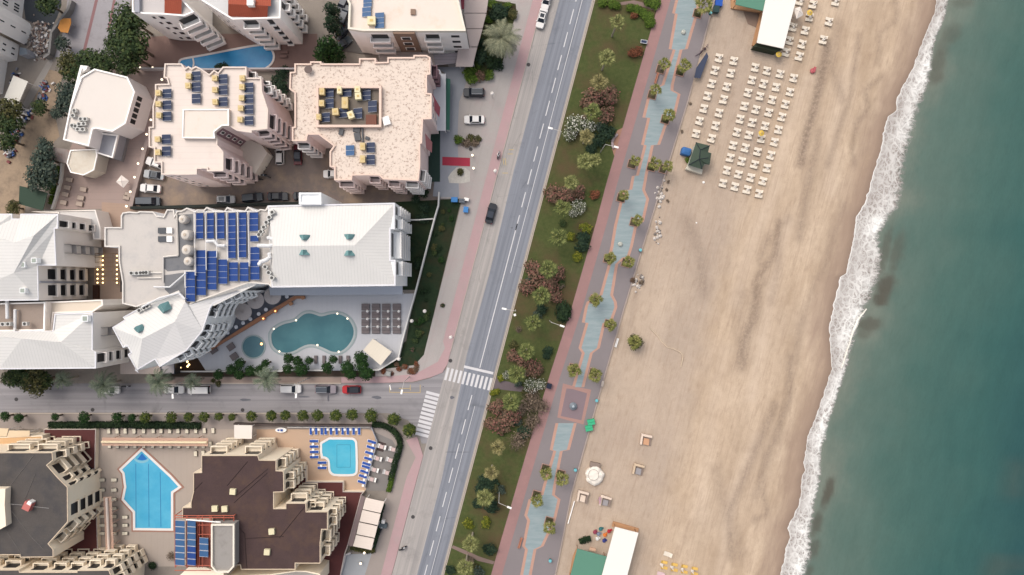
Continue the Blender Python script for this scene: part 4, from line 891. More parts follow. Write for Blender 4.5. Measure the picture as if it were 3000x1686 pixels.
hb=[o for o in COL.objects if o.name.startswith('hotel_building') and o.type=='EMPTY']
DKR=M('ridge_felt_dark',(62,48,46),.95,.2,1); LTR=M('ridge_felt_grey',(116,110,106),.95,.2,1)
creases(hb[0],(400,1386),((930,130,810,255),(1570,-160,1280,180),(1860,-60,1400,330),(1850,0,1380,420),(2400,450,2020,920),(2080,900,1540,930),(1280,600,1530,860),(1530,860,1560,1350)),11.02,DKR)
creases(hb[1],(0,1386),((480,-250,110,230),(500,20,330,430),(80,130,130,480),(150,520,420,880),(420,880,610,1080),(80,800,300,1150)),11.02,LTR)
X,Y=P(*T1(0,1386,385,470),12); MB().box(X,Y,11.01,12.2,1.5,1.7,-.45).build('chimney',M('chimney_red',(206,120,112),.8,.1,1),hb[1]); MB().box(X+.55,Y+.65,11.01,12.25,.8,.7,-.45).build('chimney_cap',WHITE,hb[1])
creases(hb[1],(0,1386),((80,435,320,455),(450,475,690,500)),11.6,M('antenna_wire',(190,186,182),.5),.03)
# ================= POOLS
def smooth_poly(px,it=2):
    for _ in range(it):
        q=[]
        for i in range(len(px)):
            a,b=px[i],px[(i+1)%len(px)]
            q+= [(a[0]*.75+b[0]*.25,a[1]*.75+b[1]*.25),(a[0]*.25+b[0]*.75,a[1]*.25+b[1]*.75)]
        px=q
    return px
def watermat(name,c1,c2,sc_=.25):
    t=NT(name); p=t.pos(); n=t.noise(p,sc_,3,.5); n2=t.noise(p,2.2,3,.6)
    col=t.mix(t.ramp(n,[(.35,(0,0,0)),(.65,(1,1,1))]),C(c1),C(c2)); g=t.math('MULTIPLY_ADD',n2,.12,.94); cc=t.n('ShaderNodeCombineColor'); [t.l(g,cc.inputs[i]) for i in range(3)]
    t.l(t.mix(1.0,col,cc.outputs[0],'MULTIPLY'),t.b.inputs['Base Color']); t.b.inputs['Roughness'].default_value=.35; t.b.inputs['Specular IOR Level'].default_value=.2; t.bump(n2,.05,.05); return t.m
def pool(label,inner,rimw,wm,rim,z=.1,sm=2,surround=None):
    px=smooth_poly(inner,sm) if sm else inner
    poly=ccw(W(px,z)); c=cen(poly); r=thing('swimming_pool',label,'pool',(c[0],c[1],0))
    out=inset(poly,-rimw); MB().ring(out,poly,z-.06,z+.1).build('coping',rim,r)
    if surround:
        o2=inset(out,-surround[0]); MB().ring(o2,out,z-.06,z+.05).build('paved_edge',surround[1],r)
    MB().top(inset(poly,-.02),z+.04).build('water',wm,r); return r
COP=M('pool_coping',(232,222,214),.7,.06,.6); COPW=M('pool_coping_white',(244,238,232),.6,.04,.6)
pool('blue wedge-shaped pool on brown decking beneath the red tiled apartment houses',smooth_poly(T(400,0,'615,870 670,845 1000,790 1500,690 1760,650 1850,665 1915,735 1935,800 1915,880 1850,945 1780,975 700,985 620,930'),1),.42,watermat('wedge_water',(34,122,176),(52,146,196)),COP,.1,1)
MB_=MB(); q=[T1(400,0,800+14*math.sin(k*.5),830+22*k) for k in range(8)]
for a,c in zip(q,q[1:]): strip(MB_,a,c,.35,.2)
tag(MB_.build('pool_divider',COP),'curved pale divider wall closing off the shallow end of the wedge-shaped pool','divider')
tp=pool('teal free-form pool on the grey hotel terrace, lit by underwater lamps',T(800,850,'60,530 160,480 270,460 340,430 400,370 460,335 530,330 600,350 660,375 720,370 800,345 900,335 1000,365 1080,430 1130,520 1145,600 1120,700 1060,790 980,860 900,880 820,870 740,830 650,790 560,765 470,775 390,810 310,860 200,890 110,880 30,830 -10,770 -25,680 -20,600'),.42,watermat('teal_water',(70,120,130),(82,132,140)),M('coping_grey',(182,190,190),.6,.06,.6),.12,1,(.3,M('coping_inner',(164,178,178),.6)))
cp_=[T1(400,850,1655+152*math.cos(k*PI/16),805+152*math.sin(k*PI/16)) for k in range(32)]
rp=pool('small round teal pool beside the free-form pool',cp_,.3,watermat('teal_water_round',(82,122,134),(92,132,142)),MATS['coping_inner'],.12,0)
LAMP=emat('lamp_warm',(255,214,150),2.6); LAMPW=emat('lamp_white',(255,236,206),1.4)
for i,(x,y) in enumerate(((330,430),(15,550),(95,868),(632,778),(932,872),(912,335),(1055,405))):
    X,Y=P(*T1(800,850,x,y)); b=MB(); b.lathe(X,Y,[(.16,.2),(.2,.26),(.1,.34)],10); tag(b.build('pool_lamp',LAMPW),ORD[i]+' lamp on the teal pool rim, counted anticlockwise from the upper left','lamp','lamps round the teal pool')
X,Y=P(*T1(400,850,1772,762)); tag(MB().lathe(X,Y,[(.2,.2),(.28,.27),(.1,.38)],10).build('pool_lamp',emat('lamp_orange',(255,170,90),3)),'orange lamp on the rim of the small round pool','lamp')
lp=pool('large blue lane pool with pointed ends on the beige terrace',[(415.3,1322)]+T(400,1100,'470,1440')+[(523,1426.4),(501.5,1441),(501.5,1548.5)]+T(0,1386,'1915,778 1912,545 1755,372 1790,200 1775,90 1765,0')+[(358,1376)],.5,watermat('lane_pool_water',(76,176,214),(96,188,222)),COPW,.1,0,(.35,M('brick_edge',(170,128,112),.8,.12,.6)))
ll=MB()
for x0,y0,x1,y1 in ((1925,1250,1930,2150),(2105,1250,2112,2150),(2270,1370,2280,2150)): strip(ll,T1(0,1100,x0,y0),T1(0,1100,x1,2140),.12,.146)
o=ll.build('lane_line',M('lane_blue',(40,116,170),.5)); o.parent=lp; o.location=-Vector(lp.location)
ar=MB(); cxy=T1(0,1100,2010,1150); q=[T1(0,1100,2010+105*math.cos(PI*k/10),1150+75*math.sin(PI*k/10)) for k in range(11)]
for a,c in zip(q,q[1:]): strip(ar,a,c,.5,.15)
o=ar.build('pool_step',M('pool_step_pale',(140,200,220),.5)); o.parent=lp; o.location=-Vector(lp.location)
o=MB().top(W(T(0,1100,'2008,1105 2085,1190 2010,1205 1940,1190'),.14),.148).build('toddler_basin',M('deep_blue',(44,118,196),.2)); o.parent=lp; o.location=-Vector(lp.location)
sp_=pool('bright blue L-shaped pool among blue loungers on the peach terrace',T(800,1100,'695,908 1110,908 1145,922 1165,960 1172,1340 1160,1380 1120,1398 880,1398 830,1375 810,1330 805,1230 790,1180 745,1148 695,1145'),.48,watermat('l_pool_water',(78,186,216),(104,196,220)),COPW,.12,1)
ll=MB(); R_=T(800,1100,'905,980 1095,980 1095,1298 905,1298')
for a,c in zip(R_,R_[1:]+R_[:1]): strip(ll,a,c,.09,.168)
o=ll.build('floor_line',M('pool_line',(60,140,168),.5)); o.parent=sp_; o.location=-Vector(sp_.location)
# ================= ROOFTOP EQUIPMENT
SOL=M('collector_dark',(54,64,90),.4,.1,.6,.05,3,spec=.15); SOLB=M('collector_blue',(44,74,138),.4,.16,.5,.06,3,spec=.15); SOLL=M('collector_steel',(66,102,144),.4,.16,.5,.06,3,spec=.15)
FR=M('alu_frame',(205,205,208),.4,.05); 
def collector(label,px4,z,n,m,group,frame=FR,tilt=.35,name='solar_collector',vert=True,gap=.08):
    """px4: left,top,right,bottom crop rectangle corners in photo px -> tilted panels stacked along y"""
    (x0,y0),(x1,y1)=px4; A=P(x0,y0,z); B=P(x1,y1,z); w_=abs(B[0]-A[0]); h_=abs(A[1]-B[1]); r=thing(name,label,'solar panel',((A[0]+B[0])/2,(A[1]+B[1])/2,z),0,group)
    pz=lambda u:.12+tilt*(u+w_/2)/w_
    for k in range(n):
        ya=h_/2-(h_)*k/n-gap/2; yb=h_/2-(h_)*(k+1)/n+gap/2
        b=MB(); T_=[(-w_/2,yb),(w_/2,yb),(w_/2,ya),(-w_/2,ya)]
        t_=[(x,y,pz(x)) for x,y in T_]; u_=[(x,y,pz(x)-.07) for x,y in T_]; b.face(t_); b.face(u_[::-1])
        for i in range(4): j=(i+1)%4; b.face([u_[i],u_[j],t_[j],t_[i]])
        b.build('panel',m,r,local=True)
    f=MB()
    for k in range(n+1):
        y_=h_/2-h_*k/n; f.bar((-w_/2,y_,pz(-w_/2)+.01),(w_/2,y_,pz(w_/2)+.01),.035,5)
    for x in (-w_/2+.1,w_/2-.1):
        f.bar((x,h_/2,pz(x)-.1),(x,-h_/2,pz(x)-.1),.03,5); f.bar((x,h_/2-.1,-.0),(x,h_/2-.1,pz(x)-.1),.03,5); f.bar((x,-h_/2+.1,0),(x,-h_/2+.1,pz(x)-.1),.03,5)
    f.build('frame',frame,r,local=True); return r
zc=16.05
cols_=[('leftmost column',(372,398,508,848),[(398,526),(560,688),(718,848)]),('upper second column',(785,150,920,605),[(150,284),(302,438),(465,602)]),('third column',(1165,190,1300,648),[(190,325),(345,480),(512,645)]),('fourth column',(1530,310,1665,910),[(310,450),(472,600),(622,752),(780,908)])]
for nm,(x0,_,x1,_),ysp in cols_:
    for i,(ya,yb) in enumerate(ysp):
        collector(f'dark solar collector pair, {ORD[i]} down the {nm} on the cream apartment roof',(T1(400,180,x0,ya),T1(400,180,x1,yb)),zc,2,SOL,'solar collectors on the cream apartment roof')
for i,(ya,yb) in enumerate(((1040,1175),(1208,1345))):
    collector(f'dark solar collector pair, {["upper","lower"][i]} by the lower left edge of the cream apartment roof',(T1(400,180,362,ya),T1(400,180,498,yb)),zc,2,SOL,'solar collectors on the cream apartment roof')
YT=M('yellow_tank',(226,200,146),.6,.08,.5)
def tank(label,x,y,z,group,lx=1.2,ly=1.35,h=1.1,rz=0,m=YT):
    X,Y=P(x,y,z+h); r=thing('water_tank',label,'tank',(X,Y,z),rz,group)
    b=MB(); b.box(0,0,.25,h,lx,ly); b.build('tank_body',m,r,local=True); MB().box(0,0,h+.002,h+.06,lx*.4,ly*.3).build('tank_lid',M('tank_lid',(222,190,122),.6),r,local=True)
    MB().box(0,0,0,.248,lx*.8,ly*.8).build('stand',FR,r,local=True); return r
yt=[('left edge',[(300,445),(303,600),(310,760),(290,1100),(295,1285)]),('first inner column',[(730,205),(722,340)]),('second inner column',[(1100,235),(1102,400),(1105,570)]),('third inner column',[(1490,235),(1485,360),(1480,515),(1468,660),(1460,820)])]
for nm,ps in yt:
    for i,(x,y) in enumerate(ps): tank(f'yellow water tank, {ORD[i]} down the {nm} of the cream apartment roof',*T1(400,180,x,y),16,'yellow tanks on the cream apartment roof',1.0,1.05,.9,random.uniform(-.06,.06))
# sunken collectors on the gravel roof
zw_=13.03
for i,(a_,b_,c_,d_,n) in enumerate(((742,515,868,660,2),(742,680,868,815,2),(985,510,1118,650,2),(1265,510,1388,700,3),(1345,710,1475,870,2),(690,880,815,1010,2),(935,815,1060,945,2),(1140,815,1270,960,2))):
    collector(['tall','lower left','upper middle','long right','pale right','bottom left','bottom middle','bottom right'][i]+' blue black collector in the sunken square of the gravel roof',(T1(800,150,a_,b_),T1(800,150,c_,d_)),zw_,n,SOL,'collectors in the sunken roof square',tilt=.5)
for i,(x,y,lx,ly) in enumerate(((688,570,1.0,1.3),(683,735,1.0,1.2),(935,550,.9,1.4),(1190,540,1.1,1.2),(1200,635,1.2,1.3),(1012,730,1.2,2.2),(878,855,1.2,1.3),(1095,900,1.2,1.4),(640,930,.9,1.1))):
    tank(['upper left yellow','lower left yellow','upper narrow cream','upper right cream','second right cream','long yellow central','lower yellow','tilted cream','yellow rim-side'][i]+' water tank in the sunken square of the gravel roof',*T1(800,150,x,y),13.03,'tanks in the sunken roof square',lx,ly,1.3,[0,0,0,0,.1,0,.1,.35,0][i],YT if i in (0,1,5,6,8) else M('cream_tank',(244,230,186),.6,.06,.5))
o=MB(); X,Y=P(*T1(800,150,1385,970),13.6); o.box(X,Y,13.03,13.6,2.1,2.0); tag(o.build('stair_hatch',M('rust_hatch',(128,84,70),.85,.15,.6)),'rust brown roof hatch in the lower right of the sunken roof square','hatch')
for i,(x0,y0,x1,y1) in enumerate(((1322,90,1445,232),(1322,265,1445,405))):
    collector(f'dark solar collector, {["upper","lower"][i]} of two on the open gravel roof',(T1(800,400,x0,y0),T1(800,400,x1,y1)),13.03,2,SOL,'collectors on the open gravel roof')
    tank(f'yellow water tank beside the {["upper","lower"][i]} collector on the open gravel roof',*T1(800,400,1262,[140,318][i]),13.03,'tanks on the open gravel roof',1.0,1.4,1.1)
collector('scratched steel blue collector on the open gravel roof',(T1(800,400,1030,130),T1(800,400,1155,275)),13.03,2,SOLL,'collectors on the open gravel roof')
def dish(label,x,y,z,r=.75,m=None):
    X,Y=P(x,y,z+.6); t_=thing('satellite_dish',label,'dish',(X,Y,z)); b=MB(); b.lathe(0,0,[(.05,.5),(r*.6,.62),(r,.85)],16); b.build('dish_bowl',m or M('dish_bronze',(110,92,86),.6),t_,local=True); MB().bar((0,0,0),(0,0,.5),.05).build('mast',FR,t_,local=True)
dish('bronze satellite dish near the upper left corner of the gravel roof',*T1(800,150,502,268),13.03,.8)
o=MB(); X,Y=P(*T1(800,150,1600,985),13.5)
b=MB(); b.box(X,Y,13.03,13.6,1.4,1.7,.3); b.box(X+.1,Y-.1,13.6,13.66,.5,1.1,-.5); tag(b.build('roof_vent',WHITE),'white boxed roof vent just right of the sunken roof square','vent')
t_=thing('roof_machinery','cluster of dark pipes and pumps below the sunken roof square','machinery',(*P(*T1(800,150,1180,1150),13),13))
for x,y,w_,h_ in ((960,1140,.9,1.2),(1180,1110,1.4,1.0),(1190,1210,1.2,1.6),(1330,1230,.8,.6),(1265,1190,.25,4)): X,Y=P(*T1(800,150,x,y),13.5); MB().box(X,Y,13.03,13.5,w_,h_,random.uniform(-.4,.4)).build('pump',M('clutter_grey',(96,96,98),.7,.3,1.5),t_)
# building E collectors
for i,(x0,y0,x1,y1,n) in enumerate(((1278,-60,1400,110,3),(1262,115,1390,245,2),(1445,190,1575,410,3))):
    collector(['upper steel blue','lower steel blue','separate right-hand'][i]+' collector on the stained roof at the top edge',(T1(800,0,x0,y0),T1(800,0,x1,y1)),13.03,n,SOLL,'collectors on the stained top roof')
tank('ivory water tank beside the collectors on the stained roof at the top edge',*T1(800,0,1390,290),13.03,None,1.6,1.6,1.0,0,M('cream_tank',(244,230,186),.6,.06,.5))
X,Y=P(*T1(800,0,1980,170),13.3); tag(MB().box(X,Y,13.03,13.35,1.0,1.1).build('roof_hatch',BRN),'small brown hatch in the middle of the stained top roof','hatch')
# red-frame collectors on brown hotel
zr=11.9
for i in range(7): collector(f'steel blue collector, {ORD[i]} from the top of the left column on the red steel frame',(T1(400,1386,552,668+91*i),T1(400,1386,695,752+91*i)),zr,1,SOLL,'collectors on the red steel frame',gap=0)
for i in range(7): collector(f'{"steel" if i<4 else "bright"} blue collector, {ORD[i]} from the top of the middle column on the red steel frame',(T1(400,1386,722,668+91*i),T1(400,1386,850,752+91*i)),zr,1,SOLL if i<4 else SOLB,'collectors on the red steel frame',gap=0)
for i in range(3): collector(f'steel blue collector, {ORD[i]} down the short right column on the red steel frame',(T1(400,1386,892,912+91*i),T1(400,1386,1028,996+91*i)),zr,1,SOLL,'collectors on the red steel frame',gap=0)
RS=M('red_steel',(196,106,84),.6,.1,.8)
b=MB()
def bar2(b,x0,y0,x1,y1,z,r=.09,ox=400,oy=1386,n=4):
    A=P(*T1(ox,oy,x0,y0),z); B=P(*T1(ox,oy,x1,y1),z); b.bar((*A,z),(*B,z),r,n)
for y in (605,635,740,870,1310,1380): bar2(b,540 if y<700 or y>1200 else 870,y,1385 if y<700 else 1055,y,zr-.12)
for x in (545,705,720,860,885,930,1040,1060,1235,1375): bar2(b,x,600,x,1340 if x<1070 else 700,zr-.25)
for x,y in ((545,600),(1060,1300),(545,1330),(1375,605)):
    A=P(*T1(400,1386,x,y),zr); b.bar((A[0],A[1],0 if x<600 else 11.02),(A[0],A[1],zr-.2),.1,6)
tag(b.build('steel_frame',RS),'red steel frame carrying blue collectors at the edge of the brown roof','frame')
tag(MB().top(W(T(400,1386,'715,690 1055,690 1055,1330 715,1330'),11.1),11.1).build('red_deck',M('red_deck',(132,72,60),.85,.15,.5)),'rust red deck under the collectors beside the boxed lift house','deck')
b=MB(); bar2(b,700,662,1190,700,13.2,.14); tag(b.build('pipe',WHITE),'white pipe from the red steel frame to the boxed lift house','pipe')
# hotel solar field
zf_=14.45
fld=[('upper row, first column',845,120,965,485,4),('upper row, second column',1000,120,1112,485,4),('upper row, third column',1143,118,1262,485,4),('upper row, fourth column',1300,118,1420,760,7),('upper row, fifth column',1450,112,1570,750,7),('upper row, sixth column',1600,112,1737,380,3),('short stub, sixth column',1610,440,1740,525,1),
 ('lower row, far left column',702,950,848,1372,4),('lower row, second column',848,645,1000,1282,6),('lower row, third column',1003,655,1150,1205,6),('lower row, fourth column',1158,775,1302,1122,4),('lower row, fifth column',1310,815,1450,1085,3),('lower row, sixth column',1465,815,1600,1085,3),('lower row, right-hand column',1612,600,1755,1065,5)]
for nm,x0,y0,x1,y1,n in fld:
    collector(f'bright blue solar rack on the hotel roof, {nm}',(T1(400,600,x0,y0),T1(400,600,x1,y1)),zf_,n,SOLB,'blue solar field on the hotel roof',tilt=.55)
b=MB()
for x0,y0,x1,y1 in ((815,105,830,1000),(970,100,985,925),(1120,100,1135,750),(1270,100,1285,790),(1425,95,1440,790),(1575,95,1592,870),(805,105,1720,95),(680,940,830,940),(680,940,685,1170)): bar2(b,x0,y0,x1,y1,15.3,.08,400,600)
for x,y in ((815,105),(830,1000),(1720,95),(1592,870),(680,940),(685,1170)):
    A=P(*T1(400,600,x,y),15.3); b.bar((A[0],A[1],14.4),(A[0],A[1],15.3),.07,5)
tag(b.build('panel_frame',WHITE),'white steel grid frame standing between the blue hotel solar racks','frame')
DUCT=M('white_duct',(240,238,236),.5,.04,.5)
def duct(label,pts,z,r,o=(400,600)):
    b=MB(); q=[(*P(*T1(o[0],o[1],x,y),z),z) for x,y in pts]
    for a,c in zip(q,q[1:]): b.bar(a,c,r,8)
    for a in q: b.lathe(a[0],a[1],[(r*.5,a[2]-r),(r*1.05,a[2]-r*.4),(r*1.05,a[2]+r*.4),(r*.5,a[2]+r)],10)
    for a in (q[0],q[-1]): b.bar((a[0],a[1],z-1.2),(a[0],a[1],z-.1),.1,5)
    tag(b.build('air_duct',DUCT),label,'duct')
duct('hook-shaped white air duct at the upper end of the long hotel roof',[(1870,470),(1920,480),(1955,520),(1940,572),(1880,582),(1730,582)],16.6,.38)
duct('kinked white air duct below the hook-shaped one on the hotel roof',[(1880,705),(1885,745),(1840,780),(1760,810),(1740,840)],16.4,.4)
duct('white air duct snaking across the gap in the blue solar field',[(1000,520),(1100,515),(1150,580),(1240,580)],15.6,.3)
duct('thin white pipe run crossing from the tank zone to the diagonal hotel wing',[(250,1165),(470,1165),(690,975)],15.4,.16)
duct('long white pipe along the upper edge of the diagonal wing',[(90,1440),(330,1320),(600,1250),(680,1330)],15.6,.2)
duct('white duct on the gravel link roof, left of the pair',[(100,150),(105,390)],13.9,.32,(0,850)); duct('white duct on the gravel link roof, right of the pair',[(215,290),(210,620)],13.9,.28,(0,850))
TB=M('tank_ivory',(226,216,204),.6,.07,.6)
for i,(x,y,r_,h_) in enumerate(((640,205,.85,1.6),(680,425,1.0,2.2),(695,640,1.05,2.2),(715,800,.9,1.8))):
    X,Y=P(*T1(400,600,x,y),14.4+h_); t_=thing('storage_tank',f'ivory domed storage tank, {ORD[i]} from the top beside the blue solar field','tank',(X,Y,14.4),0,'domed tanks on the hotel roof')
    MB().lathe(0,0,[(r_,0),(r_,h_*.75),(r_*.8,h_*.93),(r_*.35,h_)],20).build('tank_shell',TB,t_,local=True); MB().lathe(0,0,[(r_*.3,h_),(r_*.28,h_+.12)],12).build('tank_lid',M('tank_cap',(206,188,168),.6),t_,local=True)
def acunit():
    t_=thing('air_conditioner','x','air conditioner'); MB().box(0,0,0,.8,.95,.75).build('casing',M('ac_casing',(214,212,206),.5,.05),t_,local=True)
    b=MB(); b.cyl(0,0,.802,.83,.3,.3,14); b.build('fan',M('ac_fan',(72,70,68),.5),t_,local=True); return t_
AC=Proto(acunit)
acs=[((400,600),15.6,((1915,108),(1873,180),(1832,250),(1795,320),(1755,382),(1728,425)),.5,'upper diagonal row on the long hotel roof'),((400,600),15.6,((1815,880),(1865,962),(1910,1035)),-.55,'lower diagonal row on the long hotel roof'),((0,850),14,((35,485),(110,482),(345,480)),0,'row on the gravel link roof'),((0,850),14.5,((1965,290),(2035,255),(2080,232)),.55,'row along the upper edge of the diagonal wing'),((0,600),14.5,((1855,970),(1930,970),(1985,965),(2025,962),(2065,960)),0,'row near the middle of the hotel service roof'),((0,200),7.03,((1045,600),(1025,670),(1015,810),(1062,820)),.1,'left group on the octagonal hall roof'),((0,200),7.03,((1135,718),(1200,720),(1115,790),(1180,785),(1095,865),(1165,865)),.1,'right group on the octagonal hall roof')]
for (o_,z,ps,rz,nm) in acs:
    for i,(x,y) in enumerate(ps): AC((*P(*T1(*o_,x,y),z+.8),z),rz,f'grey air conditioner, {ORD[i]} in the {nm}','air conditioner','rooftop air conditioners')
for i,(x,y) in enumerate(((350,365),(352,485))):
    X,Y=P(*T1(400,600,x,y),15); t_=thing('roof_skylight',f'dark glazed skylight with white hatch, {["upper","lower"][i]} of two on the hotel service roof','skylight',(X,Y,14.4))
    MB().box(0,0,0,.35,1.65,1.1).build('glazing',GLASS,t_,local=True); MB().box(1.5,0,0,.5,1.1,1.15).build('hatch',WHITE,t_,local=True)
# ================= CANOPIES, UMBRELLAS
canopy('square_canopy','cream square canopy turned diagonally at the corner of the pool terrace',T(800,850,'1410,688 1678,875 1520,1068 1275,852'),3,M('canopy_cream',(240,228,208),.7,.05,.3,.03,5,rib=((.8,-.6),.6,.04)),.18,True,'canopy')
canopy('flat_canopy','white flat canopy at the street hedge between the two lower pools',T(400,1100,'1380,705 1635,710 1630,900 1380,895'),3.2,M('canopy_white2',(246,236,226),.7,.04,.3),.2,True,'canopy')
t_=thing('terrace_awning','row of four cream awning panels in front of the oxblood roof','awning',P(*T1(800,1386,1350,700))+(0,))
for (l0,r0,y0a,y0b),(l1,r1,y1a,y1b) in (((1310,1575,352,408),(1268,1522,512,568)),((1262,1520,525,582),(1222,1480,685,740)),((1216,1476,700,756),(1180,1435,865,918)),((1174,1430,880,932),(1130,1390,1036,1092))):
    MB().prism(ccw(W(T(800,1386,f'{l0},{y0a} {r0},{y0b} {r1},{y1b} {l1},{y1a}'),3.4)),3.28,3.4).build('awning_panel',M('awning_cream',(244,228,214),.7,.04,.3,.02,4,rib=((.25,1),.55,.03)),t_)
MB().prism(ccw(W(T(800,1386,'1250,312 1302,345 1122,1040 1055,1022'),3.3)),3.1,3.3).build('side_roof',M('taupe_roof',(136,118,116),.85,.08,.4),t_)
for x,y in ((1320,370),(1565,420),(1140,1030),(1385,1085),(1480,740)):
    X,Y=P(*T1(800,1386,x,y),3.2); MB().bar((X,Y,.05),(X,Y,3.27),.07).build('post',WHITE,t_)
def pergola(label,x0,y0,x1,y1,o,w_,n,bm,sm):
    A=Vector(P(*T1(*o,x0,y0),3)); B=Vector(P(*T1(*o,x1,y1),3)); d=(B-A); L=d.length; d.normalize(); nn=Vector((-d.y,d.x)); t_=thing('pergola',label,'pergola',(*((A+B)/2),0))
    b=MB(); b.bar((*A,3.1),(*B,3.1),.28,6); b.build('ridge_beam',bm,t_)
    s=MB()
    for k in range(n+1):
        c=A+d*(L*k/n); s.box(c.x,c.y,2.72,2.82,.16,w_,math.atan2(d.y,d.x))
    s.build('slat',sm,t_)
    e=MB()
    for sg in (-1,1):
        for k in range(5):
            c=A+d*(L*(k+.5)/5)+nn*sg*(w_*.42); e.bar((c.x,c.y,0),(c.x,c.y,2.7),.08,6)
    e.build('post',sm,t_)
PB=M('pergola_cream',(248,228,190),.7,.05,.4); PS=M('pergola_slat',(226,186,164),.75,.1,.8)
pergola('long horizontal cream pergola below the row of white loungers',1440,942,2930,948,(0,1100),1.75,110,PB,PS)
pergola('vertical cream pergola left of the large lane pool',1510,350,1545,1100,(0,1386),1.75,44,M('pergola_pale',(240,222,208),.7,.05,.4),PS)
def parasol_round(r,m,nm='parasol',ribs=12,h=2.6,dz=.55):
    def mk():
        t_=thing(nm,'x','parasol'); b=MB(); n=32
        top=(0,0,h+dz)
        for k in range(n):
            a=2*PI*k/n;c=2*PI*(k+1)/n; b.face([(r*math.cos(a),r*math.sin(a),h),(r*math.cos(c),r*math.sin(c),h),top])
        b.build('shade',m,t_,local=True); MB().bar((0,0,0),(0,0,h+dz-.05),.05,8).build('pole',M('pole_grey',(150,150,150),.5),t_,local=True)
        s=MB()
        for k in range(ribs): a=2*PI*k/ribs; s.bar((r*math.cos(a),r*math.sin(a),h+.02),(0,0,h+dz+.02),.018,4)
        s.build('rib',M('rib_grey',(190,180,176),.6),t_,local=True); return t_
    return mk
UM=Proto(parasol_round(1.85,M('parasol_linen',(206,196,192),.85,.06,1.2,.06,8),'parasol',20))
for i,(x,y) in enumerate(((1505,312),(1680,148),(1920,85))): UM((*P(*T1(400,850,x,y),2.8),.08),0,f'large round linen parasol, {ORD[i]} from the left on the dark restaurant deck','parasol','round parasols on the restaurant deck')
def rtable():
    t_=thing('round_table','x','table'); MB().cyl(0,0,.7,.74,.42,n=18).build('tabletop',M('table_white',(236,236,240),.4),t_,local=True); MB().cyl(0,0,0,.698,.05,n=8).build('leg',M('leg_dark',(60,60,64),.5),t_,local=True)
    MB().cyl(0,0,0,.03,.25,n=14).build('base',M('leg_dark',(60,60,64),.5),t_,local=True); return t_
RT=Proto(rtable)
for i,(x,y) in enumerate(((1288,605),(1408,525),(1507,468),(1610,412),(1728,340),(1830,278),(2125,95),(2240,20))): RT((*P(*T1(400,850,x,y),.8),.09),0,f'small round white table, {ORD[i]} from the lower left along the restaurant deck edge','table','round white tables on the restaurant deck')
ob=ccw(W(T(400,850,'940,885 1700,400 2230,85 2370,85 2375,125 2250,125 1720,450 1200,760 1000,890'),.9)); b=MB().prism(ob,.05,.9); tag(b.build('planter_wall',M('terracotta_wall',(178,128,100),.85,.15,.3)),'terracotta planter wall running diagonally between restaurant deck and pools','wall')
for i,(x,y) in enumerate(((1790,405),(1960,300),(2175,195),(2345,110))):
    X,Y=P(*T1(400,850,x,y),1.2); t_=thing('plant_pot',f'round terracotta pot, {ORD[i]} from the lower left along the terracotta wall','pot',(X,Y,.08),0,'pots along the terracotta wall'); MB().lathe(0,0,[(.3,0),(.42,.9),(.45,.95),(.36,.93)],14).build('pot',M('terracotta_pot',(190,140,106),.8),t_,local=True)
    if i<2: MB().lathe(0,0,[(.12,1.0),(.16,1.1),(.06,1.2)],8).build('lamp',emat('lamp_orange',(255,170,90),3),t_,local=True)
# ---- wall and court lamps
LB=M('lamp_metal',(190,180,165),.5)
def wlamp():
    t_=thing('bollard_lamp','x','lamp'); MB().cyl(0,0,0,1.05,.09,n=8).build('post',LB,t_,local=True); MB().lathe(0,0,[(.1,1.05),(.24,1.16),(.24,1.28),(.08,1.4)],12).build('globe',LAMPW,t_,local=True); return t_
WL=Proto(wlamp)
def lamps(ps,o,fmt,group):
    for i,(x,y) in enumerate(ps): WL((*P(*T1(*o,x,y),1.2),.05),0,fmt.format(ORD[i]),'lamp',group)
lamps(((360,260),(205,830),(145,1035),(88,1240),(25,1448)),(400,180),'white globe lamp, {} from the top along the wall left of the cream apartment house','globe lamps along the court wall')
lamps(((1905,580),(1845,785),(1790,990),(1925,1015),(2265,1003)),(0,400),'white globe lamp, {} along the corner wall beside the parked dark van','globe lamps along the corner wall')
lamps(((55,960),(230,962)),(400,0),'white globe lamp, {} from the left on the wall under the wedge-shaped pool','globe lamps on the pool wall'); lamps(((2015,305),(1925,640)),(0,0),'white globe lamp, {} from the top beside the tall trees at the alley','globe lamps by the trees')
lamps(((780,990),(1335,975),(1860,962)),(400,400),'globe lamp, {} from the left on the dark wall behind the solar field','globe lamps on the service wall')
lamps(((405,268),(420,452)),(1300,400),'small white globe lamp, {} from the top beside the red carpet','globe lamps by the carpet'); lamps(((1290,1130),(1238,1280)),(800,1386),'white globe lamp, {} from the top on the slate corner terrace','globe lamps on the corner terrace')
def dlamp():
    t_=thing('deck_lamp','x','lamp'); MB().lathe(0,0,[(.14,0),(.14,.3)],10).build('base',M('bronze',(110,84,56),.5),t_,local=True); MB().lathe(0,0,[(.12,.3),(.2,.38),(.08,.52)],10).build('bulb',LAMP,t_,local=True); return t_
DL=Proto(dlamp)
for nm,x in (('left',1380),('middle',1455),('right',1655)):
    for i,y in enumerate((725,790,855,918,985,1048,1105)): DL((*P(*T1(0,600,x,y),.4),.06),0,f'warm deck lamp, {ORD[i]} from the top in the {nm} row of the hotel court','lamp','deck lamps in the hotel court')
b=MB()
for y in (690,750,815,880,945,1010,1075): A=P(*T1(0,600,1340,y),2.6);B=P(*T1(0,600,1600,y),2.6); b.bar((*A,2.6),(*B,2.6),.05,5)
